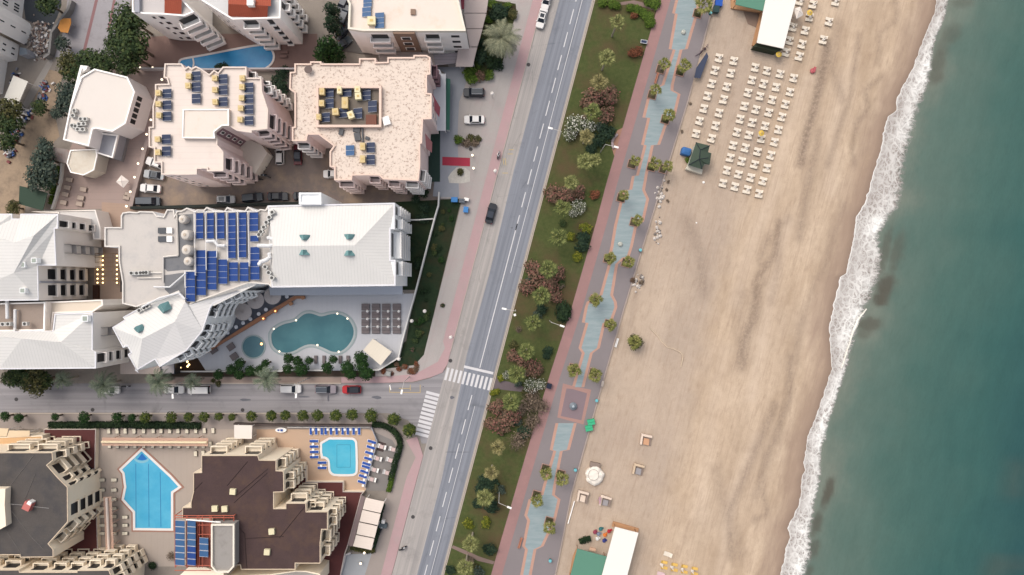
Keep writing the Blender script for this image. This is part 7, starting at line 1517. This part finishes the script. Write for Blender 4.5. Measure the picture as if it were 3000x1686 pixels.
# --- hedges
def hedge(label,pts,w_,h,m,o,z=.05):
    b=MB(); q=[Vector((*P(*T1(*o,x,y),h*.6),0)) for x,y in pts]
    for a,c in zip(q,q[1:]):
        L=(c-a).length
        for _ in range(int(L*w_*34)):
            t_=rnd.random(); d=(c-a)/L; n=Vector((-d.y,d.x,0)); k=rnd.uniform(-1,1); zz=h*(1-.25*k*k)*rnd.uniform(.6,1.0)
            p=a+d*L*t_+n*k*w_/2; p.z=z+zz; leafq(b,p,(Vector((0,0,1))+n*k*.8+rdir()*.6).normalized(),rnd.uniform(.12,.24))
        for s in (-1,1):
            for _ in range(int(L*h*14)): 
                d=(c-a)/L; n=Vector((-d.y,d.x,0)); p=a+d*L*rnd.random()+n*s*w_/2*rnd.uniform(.85,1.05); p.z=z+h*rnd.uniform(0,.9); leafq(b,p,(n*s+rdir()*.6).normalized(),rnd.uniform(.12,.22))
        n=Vector((-(c-a).y,(c-a).x,0)).normalized()*w_*.36; b.prism(ccw([tuple((a-n).xy),tuple((c-n).xy),tuple((c+n).xy),tuple((a+n).xy)]),z,z+h*.62)
    return tag(b.build('hedge',m),label,'hedge')
hedge('long dark hedge between the side street pavement and the cream lounger row',[(690,705),(1200,705),(1700,700),(2413,705)],1.5,1.3,L_HEDGE,(0,1100)); hedge('right end of the dark hedge above the cream lounger row',[(0,705),(400,708),(900,715)],1.5,1.3,L_HEDGE,(400,1100))
hedge('dark curved hedge around the corner terrace with dining tables',[(1400,690),(1560,710),(1680,770),(1770,870),(1800,960),(1775,1080),(1730,1220),(1690,1380),(1660,1480)],1.3,1.2,L_HEDGE,(800,1100)); hedge('bright lower tail of the curved terrace hedge',[(1690,0),(1670,120),(1630,270)],1.1,1.1,L_BRIGHT,(800,1386))
hedge('green planting strip along the mauve court wall by the wooden loungers',[(830,420),(780,560),(740,750),(710,960)],.8,1.0,L_BRIGHT,(0,400)); hedge('dark foliage strip between the canopy panels and the pavement',[(1560,440),(1510,640),(1480,860),(1420,1060)],.8,.9,L_DGREEN,(800,1386)); hedge('low foliage strip at the bottom end of the canopy panels',[(1090,1060),(1350,1110),(1440,1095)],1.0,.9,L_OLIVE,(800,1386)); hedge('dark hedge clump left of the bottom green beach roof',[(470,975),(560,945),(630,930)],1.3,.9,L_HEDGE,(1600,1386))
# --- garden plants right of the hotel
for k in range(26):
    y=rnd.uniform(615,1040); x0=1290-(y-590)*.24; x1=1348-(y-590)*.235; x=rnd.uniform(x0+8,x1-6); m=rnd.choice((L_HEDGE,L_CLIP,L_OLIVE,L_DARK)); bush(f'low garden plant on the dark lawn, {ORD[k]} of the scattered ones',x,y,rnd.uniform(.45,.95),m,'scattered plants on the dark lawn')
for k,(x,y) in enumerate(((1970,840),(2395,470-250))): bush(f'pink flowering plant on the dark lawn, {["lower","upper"][k]} one',*T1(800,850,x,y),.6,L_CLIP,'pink flowering plants','bush',F_PINK)
for k in range(14):
    a=(rnd.uniform(1460,2080),rnd.uniform(1040,1200)); bush(f'russet low plant at the garden corner by the zebra crossing, {ORD[k]} one',*T1(800,850,*a),rnd.uniform(.6,.9),L_RUST if k%2 else L_RED,'russet plants at the garden corner',h=.4)
for k in range(14):
    a=(rnd.uniform(1740,2180),rnd.uniform(-300,880)); bush(f'dark shrub in the shaded garden by the hotel louvres, {ORD[k]} of several',min(T1(800,600,*a)[0],1262-(a[1]+0)/4.826*.22),T1(800,600,*a)[1],rnd.uniform(.7,1.4),L_DGREEN if k%3 else L_HEDGE,'shrubs in the shaded garden')
for k,(x,y,r) in enumerate(((2050,620,130),(2100,760,120),(1990,900,100),(2120,480,110))): bush(f'dark shrub in the narrow gap between the two pale apartment houses, {ORD[k]} from the top',*T1(400,180,x-60,y-330),r/4.826*S,L_DGREEN,'shrubs in the gap')
for k,(x,y) in enumerate(((1160,965),(1230,955))): bush(f'dark shrub behind the zigzag parapet below the wedge-shaped pool, {["left","right"][k]} one',*T1(400,0,x,y),1.3,L_DGREEN,'shrubs under the zigzag parapet')
for k,(x,y,r) in enumerate(((1080,80,30),(1155,120,40))): bush(f'small bush at the side street kerb, {["left","right"][k]} of two',*T1(400,1100,x,y),r/4.826*S*1.2,L_OLIVE,'kerb bushes')
bush('grey twiggy palm seedling beside the red steel frame',*T1(400,1386,480,1180),1.1,L_BARE,None,'bare'); bush('dark potted bush on the beige terrace by the bottom left balconies',*T1(0,1386,2150,1320),.95,L_HEDGE,None,'round'); bush('green plant by the tarp stall at the kiosk',*T1(1950,380,310,430),.7,L_BRIGHT,None)
for k,(x,y,m) in enumerate(((2310,860,L_BARE),(2190,830,L_RED))): bush(f'dry tuft at the sand edge below the turquoise bin, {["right","left"][k]} one',*T1(1400,650,x,y),.7,m,'dry tufts at the sand edge')
for k,(o_,x,y) in enumerate((((1600,250),2040,260),((1600,250),1920,655),((1950,380),40,740),((1950,380),15,850),((1950,380),30,1010),((1600,0),1640+600,690))): bush(f'tiny dry tuft on the sand beside the sea wall, {ORD[k]} one',*T1(*o_,x,y),.4,L_BARE,'tiny tufts on the sand',h=.2)
# rubble heap (nobody could count it)
b=MB(); q=[Vector((*P(*T1(0,0,rnd.gauss(590,85),rnd.gauss(560,120)),0),0)) for _ in range(420)]
for v in q: b.box(v.x,v.y,.0,rnd.uniform(.1,.5),rnd.uniform(.15,.6),rnd.uniform(.15,.5),rnd.uniform(0,3),rnd.choice((0,0,1,2,3)))
o=b.build('rubble',[M('rubble_a',(176,158,144),.9,.2,1),M('rubble_b',(226,220,214),.8,.2,1),M('rubble_c',(140,112,100),.9,.2,1),M('rubble_d',(110,104,104),.9,.2,1)]); o['kind']='stuff'
b=MB(); 
for _ in range(160):
    x,y=rnd.choice(((640,260),(600,420),(400,640),(330,700),(250,900),(150,1190),(220,150),(180,1000)));v=P(*T1(0,200,rnd.gauss(x,45),rnd.gauss(y,45)),0); b.box(v[0],v[1],.02,rnd.uniform(.15,.7),rnd.uniform(.2,1.1),rnd.uniform(.2,.8),rnd.uniform(0,3),rnd.choice((0,1,2,3,4)))
o=b.build('yard_clutter',[M('junk_dark',(62,62,70),.8,.2,1),MATS['rubble_b'],M('junk_blue',(60,96,160),.7,.2,1),M('junk_red',(130,72,72),.8,.2,1),M('junk_grey',(140,140,146),.8,.2,1)]); o['kind']='stuff'
# ================= VEHICLES
TYRE=M('tyre',(38,38,40),.9); CARG=M('car_glass',(36,42,52),.15,.15,1,.03,spec=.35); HL=M('headlight',(226,228,230),.15); TAIL=M('taillight',(150,36,36),.3)
def paint(nm,rgb): return mat('paint_'+nm,rgb,.3,.02,.4,.0,spec=.3)
def rrect(L,Wd,r0,r1,n=5):
    """plan outline, front (+x) corner radius r0, rear r1"""
    pts=[]
    for cx,cy,r,a0 in ((L/2-r0,Wd/2-r0*.6,r0,0),(-L/2+r1,Wd/2-r1*.6,r1,PI/2),(-L/2+r1,-Wd/2+r1*.6,r1,PI),(L/2-r0,-Wd/2+r0*.6,r0,3*PI/2)):
        for k in range(n): a=a0+PI/2*k/(n-1); pts.append((cx+r*math.cos(a),cy+r*.6*math.sin(a)))
    return pts
def loft(b,secs,mi=0,cap=True):
    R=[b.pts([(x,y,z) for x,y in p]) for p,z in secs]; n=len(R[0])
    for a,c in zip(R,R[1:]):
        for i in range(n): j=(i+1)%n; b.f.append([a[i],a[j],c[j],c[i]]); b.m.append(mi)
    if cap: b.f.append(R[-1][:]); b.m.append(mi); b.f.append(R[0][::-1]); b.m.append(mi)
def car(label,px,py,ang,style,pm,roofm=None,group=None,cat='car',sunroof=False,z=.04,bars=False):
    L,Wd,hb,ht,cab=dict(sedan=(4.5,1.8,.86,1.44,(-1.55,1.05,-1.0,.35)),hatch=(4.1,1.76,.9,1.5,(-1.95,1.0,-1.6,.3)),suv=(4.6,1.9,1.02,1.74,(-2.15,1.05,-1.95,.45)),van=(4.9,1.95,1.05,1.98,(-2.4,1.7,-2.36,1.1)),pickup=(4.9,1.85,.95,1.72,(-.55,1.1,-.4,.5)))[style]
    t_=thing('van' if style=='van' else 'parked_car',label,cat,(*P(px,py,1.0),z),ang,group)
    b=MB(); sc_=lambda k,s: [(x*k,y*s) for x,y in rrect(L,Wd,.55,.42)]
    loft(b,[(sc_(.95,.92),.22),(sc_(1,1),.42),(sc_(1,1),.62),(sc_(.985,.96),hb-.06),(sc_(.955,.9),hb)]); b.build('body',pm,t_,local=True)
    x0,x1,x2,x3=cab; w0,w1=Wd*.455,Wd*.37; g=MB()
    B_=[(x0,-w0),(x1,-w0*.93),(x1,w0*.93),(x0,w0)]; Tq=[(x2,-w1),(x3,-w1*.97),(x3,w1*.97),(x2,w1)]
    loft(g,[(B_,hb-.01),(Tq,ht-.04)]); g.build('window_glass',CARG,t_,local=True)
    r=MB(); e=.96; R0=[(x2-.02,-w1*1.02),(x3+.02,-w1),(x3+.02,w1),(x2-.02,w1*1.02)]
    loft(r,[(R0,ht-.037),([(x*.985,y*.9) for x,y in R0],ht+.03)])
    r.build('roof',roofm or pm,t_,local=True)
    if sunroof: MB().box((x2+x3)/2,0,ht+.032,ht+.045,(x3-x2)*.62,w1*1.35).build('sunroof',CARG,t_,local=True)
    if bars:
        for s in (-1,1): MB().box((x2+x3)/2,s*w1*.85,ht+.03,ht+.09,(x3-x2)*.95,.05).build('roof_rail',FR,t_,local=True)
    if style!='van':
        for s in (-1,1):
            p=MB(); p.bar((x1*.55+x3*.45,s*(w0*.55+w1*.45),hb+(ht-hb)*.45),(x3,s*w1,ht-.03),.04,4); p.bar((x1,s*w0*.93,hb),(x3,s*w1*.98,ht-.02),.045,4); p.bar((x0,s*w0,hb),(x2,s*w1,ht-.02),.06,4); p.build('pillar',pm,t_,local=True)
    for sx in (L*.31,-L*.31):
        for sy in (-1,1):
            w_=MB(); w_.bar((sx,sy*(Wd/2-.2),.31),(sx,sy*(Wd/2-.01),.31),.31,14); w_.build('wheel',TYRE,t_,local=True)
    for s in (-1,1):
        MB().box(L/2-.22,s*Wd*.33,hb-.22,hb-.06,.3,.34).build('headlight',HL,t_,local=True); MB().box(-L/2+.1,s*Wd*.36,hb-.2,hb-.04,.2,.3).build('taillight',TAIL,t_,local=True); MB().box(x1-.1,s*(Wd/2+.06),hb+.02,hb+.16,.16,.2).build('mirror',pm,t_,local=True)
    return t_
PW=paint('white',(240,236,232)); PS_=paint('silver',(176,178,180)); PBk=paint('black',(40,44,52)); PGr=paint('graphite',(78,84,92)); PRd=paint('red',(190,44,50)); PMar=paint('maroon',(96,34,44)); PMauve=paint('mauve',(150,140,146)); PDk=paint('charcoal',(54,62,70)); PNv=paint('navy',(44,52,66))
RDa=RA
car('white car with dark sunroof parked at the top kerb of the main road',*Dd(1363,45),RDa+PI,'sedan',PW,None,None,'car',True)
car('white car cut by the top frame edge on the main road',*Dd(1375,0),RDa+PI,'hatch',PW)
car('black off-road car with roof rails on the forecourt',*Dd(1192,233),PI,'suv',PBk,PDk,None,'car',False,.16,True)
car('white sedan parked alone on the forecourt pavement',*Dd(1193,301),PI,'sedan',PW,None,None,'car',False,.16)
car('black sedan parked against the pink strip of the main road',*Dd(1235,537),RDa,'sedan',PBk,PNv)
car('white hatchback parked upright under the cream apartment house porch',*Dd(703,391),PI/2,'hatch',PW)
car('dark maroon car parked upright in the middle of the lot',*Dd(748,389),PI/2,'sedan',PMar,PGr)
car('white car parked at a slant, top of the row by the mauve wall',*Dd(391,411),PI-.35,'sedan',PW)
car('silver car with dark roof, second in the slanted row by the mauve wall',*Dd(386,440),PI-.15,'sedan',PS_,PGr,None,'car',True)
car('white car, third in the row by the mauve wall',*Dd(377,474),PI-.08,'sedan',PW)
car('dark grey van parked at the lower end of the mauve wall',*Dd(374,507),0,'van',PGr,PGr,None,'van')
car('silver pickup-like car with dark sunroof by the dark wall',*Dd(567,502),0,'hatch',PS_,None,None,'car',True)
car('charcoal estate car beside the dark wall, right of the silver one',*Dd(634,497),.1,'suv',PDk,PDk)
car('black car beside the dark wall left of the white stair tower',*Dd(698,494),0,'sedan',PBk,PBk)
car('black car half hidden behind the white stair tower',*Dd(762,493),0,'sedan',PBk,PBk)
car('white car half hidden under the corner of the gravel-roofed house',*Dd(836,438),PI,'hatch',PW)
car('white car under the palm on the side street',*Dd(276,982),0,'hatch',PW,None,None,'car',True,.03)
car('white car with panoramic roof, second white one on the side street',*Dd(436,981),0,'sedan',PW,None,None,'car',False,.03)
car('white van with plain roof on the side street',*Dd(500,981),PI,'van',PW,None,None,'van',False,.03)
car('white estate car near the clipped trees on the side street',*Dd(731,979),0,'suv',PW,None,None,'car',False,.03)
car('mauve car with dark roof and roof rails left of the red one',*Dd(819,980),0,'suv',PMauve,PGr,None,'car',False,.03,True)
car('red car with black roof on the side street',*Dd(884,981),PI,'hatch',PRd,PBk,None,'car',False,.03)
for i,(x,y,a) in enumerate(((1000,20,1.1),(1010,215,1.2),(985,440,.9),(980,625,.7))): car(f'dark car, {ORD[i]} from the top in the shaded yard beside the top apartment',*T1(800,0,x,y),a,'sedan' if i!=1 else 'suv',[PNv,PDk,PBk,PDk][i],[PGr,PGr,PNv,PGr][i],'cars in the shaded yard')
# --- motorcycles, scooters and riders
def moto(label,x,y,ang,m,group,z=.04,name='motorcycle'):
    t_=thing(name,label,name,(*P(x,y,.7),z),ang,group); b=MB(); b.bar((-.55,0,.55),(.2,0,.7),.14,8,0,.17); b.bar((.2,0,.75),(.45,0,.85),.16,8,0,.08); b.box(-.05,0,.25,.6,.55,.24); b.build('body',m,t_,local=True)
    MB().box(-.45,0,.68,.78,.7,.28).build('seat',DARK,t_,local=True)
    for s in (-.68,.66): MB().bar((s,-.06,.3),(s,.06,.3),.3,14).build('wheel',TYRE,t_,local=True)
    h=MB(); h.bar((.45,-.38,1.0),(.45,.38,1.0),.03,6); h.bar((.66,0,.3),(.42,0,1.0),.045,6); h.build('handlebar',FR,t_,local=True)
    MB().box(.58,0,.8,.95,.12,.2).build('headlight',HL,t_,local=True); return t_
for i,(x,y,a) in enumerate(((1790,395,2.3),(1740,480,3.0),(1770,545,3.3),(1830,560,2.8),(1720,605,3.1))): moto(f'dark motorcycle, {ORD[i]} from the top in the cluster beside the cream apartment house',*T1(400,400,x,y),a,[PBk,PGr,PBk,PDk,PBk][i],'motorcycles in the parking lot')
moto('dark motorcycle at the kerb under the trees in the lower left',*T1(0,1100,180,130),.1,PBk,None,.03); moto('long dark motorcycle beside the white car under the street palm',*T1(0,1100,1770,158),0,PBk,None,.03)
SKIN=M('skin',(206,160,134),.7); HAIR=M('hair_dark',(48,38,34),.9)
def rider(label,x,y,ang,shirt,trousers,z):
    t_=thing('person',label,'person',(*P(x,y,1.2),z),ang)
    J=[(-.25,0,.86),(-.22,0,1.05),(-.12,0,1.32),(-.08,0,1.46),(-.03,0,1.62),(-.06,.19,1.38),(.1,.26,1.16),(.38,.3,1.06),(-.06,-.19,1.38),(.1,-.26,1.16),(.38,-.3,1.06),(-.22,.12,.84),(.2,.17,.74),(.12,.16,.34),(.27,.16,.28),(-.22,-.12,.84),(.2,-.17,.74),(.12,-.16,.34),(.27,-.16,.28),(-.01,0,1.72)]
    Ed=[(0,1),(1,2),(2,3),(3,4),(4,19),(2,5),(5,6),(6,7),(2,8),(8,9),(9,10),(0,11),(11,12),(12,13),(13,14),(0,15),(15,16),(16,17),(17,18)]
    Rd=[.15,.14,.16,.06,.1,.06,.05,.04,.06,.05,.04,.1,.075,.05,.045,.1,.075,.05,.045,.09]
    me=bpy.data.meshes.new('body'); me.from_pydata(J,Ed,[]); me.materials.append(shirt); o=put('body',me,t_,True); o.modifiers.new('skin','SKIN')
    for i,r in enumerate(Rd): me.skin_vertices[0].data[i].radius=(r,r)
    me.skin_vertices[0].data[0].use_root=True; s=o.modifiers.new('sub','SUBSURF'); s.levels=s.render_levels=1
    MB().lathe(-.03,0,[(.09,1.64),(.115,1.7),(.1,1.79),(.03,1.84)],12).build('hair',HAIR,t_,local=True)
    b=MB()
    for sg in (-1,1): b.bar((-.24,sg*.1,.86),(.2,sg*.17,.76),.11,8,0,.085); b.bar((.2,sg*.17,.76),(.12,sg*.16,.34),.085,8,0,.06)
    b.build('trousers',trousers,t_,local=True)
    for sg in (-1,1):
        hd=MB(); hd.box(.42,sg*.3,1.02,1.07,.09,.08)
        for k in range(5): hd.bar((.45,sg*(.265+.018*k),1.05),(.5,sg*(.265+.018*k),1.02),.009,5); hd.bar((.5,sg*(.265+.018*k),1.02),(.47,sg*(.265+.018*k),.98),.008,5)
        hd.build('hand',SKIN,t_,local=True)
    return t_
q=T1(1300,400,772,262); moto('small scooter on the pink strip carrying a rider in white',*q,RA,M('scooter_mauve',(120,104,116),.4),None,.16,'scooter'); rider('person in a white top and dark trousers riding the scooter on the pink strip',*q,RA,WHITE,DARK,.16)
q=T1(800,1386,1832,1072); moto('white scooter at the edge of the pink strip near the bottom',*q,.5,paint('white',(240,236,232)),None,.04,'scooter'); rider('person in dark clothes on the white scooter near the bottom edge',*q,.5,M('shirt_dark',(60,60,66),.8),DARK,.04)
q=T1(800,1386,1530,800); moto('dark parked scooter beside the cream awning panels',*q,1.2,PBk,None,.16,'scooter'); tag(MB().box(*P(*T1(800,1386,1555,745),.8),.14,1.1,1.7,.95,-.1).build('kiosk_box',M('kiosk_slate',(84,94,100),.6)),'slate box stand beside the cream awning panels on the pavement','stand'); tag(MB().box(*P(*T1(800,1386,1557,693),.8),.14,1.0,.7,.8,-.15).build('menu_board',WHITE),'white board above the slate box stand on the pavement','sign')
# --- street lamps
LG=M('lamp_grey',(206,200,192),.5)
def street_lamp(label,o_,el,hd,z=8.3):
    B_=P(*T1(*o_,*el),z); Hh=P(*T1(*o_,*hd),z+.3); t_=thing('street_lamp',label,'street lamp',(*B_,0),0,'street lamps')
    b=MB(); b.bar((*B_,0),(*B_,z),.1,8,0,.07); b.build('pole',LG,t_); d=Vector((Hh[0]-B_[0],Hh[1]-B_[1])); MB().bar((*B_,z),(Hh[0],Hh[1],z+.3),.05,6).build('arm',LG,t_)
    a=math.atan2(d.y,d.x); MB().box(Hh[0],Hh[1],z+.2,z+.38,.95,.36,a).build('lamp_head',WHITE,t_); return t_
for i,(nm,o_,e,h) in enumerate((('leaning over the road beside the upper white bush',(1600,250),(215,655),(60,608)),('over the curved bench on the pink path',(1600,250),(838,838),(992,876)),('over the road beside the middle red bushes',(1400,650),(535,1265),(372,1232)),('beside the dark oval hedge on the pink path',(1200,900),(2010,220),(2158,270)),('over the pink path in the lower green strip',(1300,1386),(778,425),(928,490)),('over the yellow bay at the street corner',(800,1100),(1850,92),(1818,235)),('over the white estate car on the side street',(800,1100),(345,112),(325,290)),('over the second white car on the side street',(400,1100),(515,135),(512,298)))): street_lamp('grey street lamp '+nm,o_,e,h)
X,Y=P(*T1(1400,650,522,1318),2); t_=thing('traffic_camera','white box on a post under the middle road lamp','camera post',(X,Y,.1)); MB().bar((0,0,0),(0,0,1.9),.05,6).build('post',LG,t_,local=True); MB().box(0,0,1.902,2.3,.5,.5,.3).build('box',WHITE,t_,local=True)
X,Y=P(*T1(800,1100,1650,140),3); t_=thing('street_sign','small white sign post at the top of the yellow bay','sign',(X,Y,.03)); MB().bar((0,0,0),(0,0,3),.05,6).build('post',LG,t_,local=True); MB().box(.1,-.5,2.9,3.02,.18,1.1,.2).build('panel',WHITE,t_,local=True)
DISC=M('disc_white',(240,232,224),.5)
for i,((o_,x,y),nm) in enumerate(((((1300,400),728,492),'on the pink strip below the scooter'),(((1200,900),582,428),'on the pink strip left of the shoulder'),(((800,850),1963,438),'on the dark lawn by the white wall'),(((800,850),2145,300),'on the dark lawn near the pavement'),(((800,850),1780,975),'at the white wall corner by the square canopy'),(((1200,0),1168,1330),'on the forecourt right of the black off-road car'))):
    X,Y=P(*T1(*o_,x,y),3); t_=thing('globe_lamp_post',f'white globe lamp post {nm}','lamp post',(X,Y,.1),0,'globe lamp posts'); MB().bar((0,0,0),(0,0,2.9),.06,8).build('post',LG,t_,local=True); MB().lathe(0,0,[(.12,2.88),(.36,3.05),(.4,3.2),(.25,3.4),(.06,3.46)],14).build('globe',DISC,t_,local=True)
bx=M('manhole',(78,74,74),.8)
for i,((o_,x,y),nm) in enumerate(((((1200,0),1680,918),'on the upper road shoulder'),(((1200,900),578,760),'at the kerb just above the big zebra crossing'),(((400,1100),1500,492),'in the gutter of the side street between clipped trees'),(((0,1100),1310,488),'in the left gutter of the side street'),(((1300,400),383,185),'in the pavement above the red carpet'),(((800,1100),2228,1030),'in the road below the side zebra crossing'),(((800,1386),1978,622),'in the lower road shoulder'),(((0,1100),232,340),'in the left end of the side street'))):
    X,Y=P(*T1(*o_,x,y)); tag(MB().cyl(X,Y,.02,.17 if i in (4,) else .045,.42,n=14).build('manhole_cover',bx),f'dark manhole cover {nm}','manhole','manhole covers')
tag(MB().cyl(*P(*T1(1950,380,545,743),.5),0,.25,.3,.2,12).build('beach_buoy',WHITE),'small white round object on the sand below the green kiosk','buoy')
tag(MB().cyl(*P(*T1(1950,380,440,1318),.3),0,.2,.2,.14,10).build('beach_buoy',WHITE),'tiny white round object on the empty sand below the lounger field','buoy')
b=MB(); q=T(1500,900,'1960,310 2060,410 2120,500 2200,570 2300,600 2380,640 2420,700 2400,800 2390,850')
for a,c in zip(q,q[1:]): A=P(*a,.1);C_=P(*c,.1); b.bar((*A,.12),(*C_,.12),.09,5)
tag(b.build('rope_line',M('rope_pale',(222,200,174),.9)),'pale rope lying in a loose curve on the sand right of the beach palm','rope')
# ================= CAMERA, LIGHT
cd=bpy.data.cameras.new('camera'); cam=bpy.data.objects.new('camera',cd); COL.objects.link(cam)
cam.location=(0,0,H); cd.sensor_width=36; cd.lens=36*H/(3000*S); cd.clip_end=3000; cd.clip_start=1
sc.camera=cam
SKY_ST=.15; SUN_ST=.55; EXPO=.56
EL=math.radians(56); AZ=math.radians(-40)
w=bpy.data.worlds.new('World'); sc.world=w; w.use_nodes=True; nt=w.node_tree
sk=nt.nodes.new('ShaderNodeTexSky'); sk.sky_type='NISHITA'; sk.sun_disc=False; sk.sun_elevation=EL; sk.sun_rotation=AZ; sk.dust_density=5; sk.air_density=1.0; sk.ozone_density=.4
hs=nt.nodes.new('ShaderNodeHueSaturation'); hs.inputs['Saturation'].default_value=.45; nt.links.new(sk.outputs[0],hs.inputs['Color']); nt.links.new(hs.outputs[0],nt.nodes['Background'].inputs[0]); nt.nodes['Background'].inputs[1].default_value=SKY_ST
sd=bpy.data.lights.new('sun','SUN'); sd.energy=SUN_ST; sd.angle=math.radians(34); sd.color=(1,.93,.83)
so=bpy.data.objects.new('sun',sd); COL.objects.link(so)
dv=Vector((math.sin(AZ)*math.cos(EL),math.cos(AZ)*math.cos(EL),math.sin(EL)))
so.rotation_euler=dv.to_track_quat('Z','Y').to_euler()
vs=sc.view_settings; vs.view_transform='Standard'; vs.look='None'; vs.exposure=EXPO; vs.gamma=1
sc.display_settings.display_device='sRGB'
sc.cycles.use_denoising=True
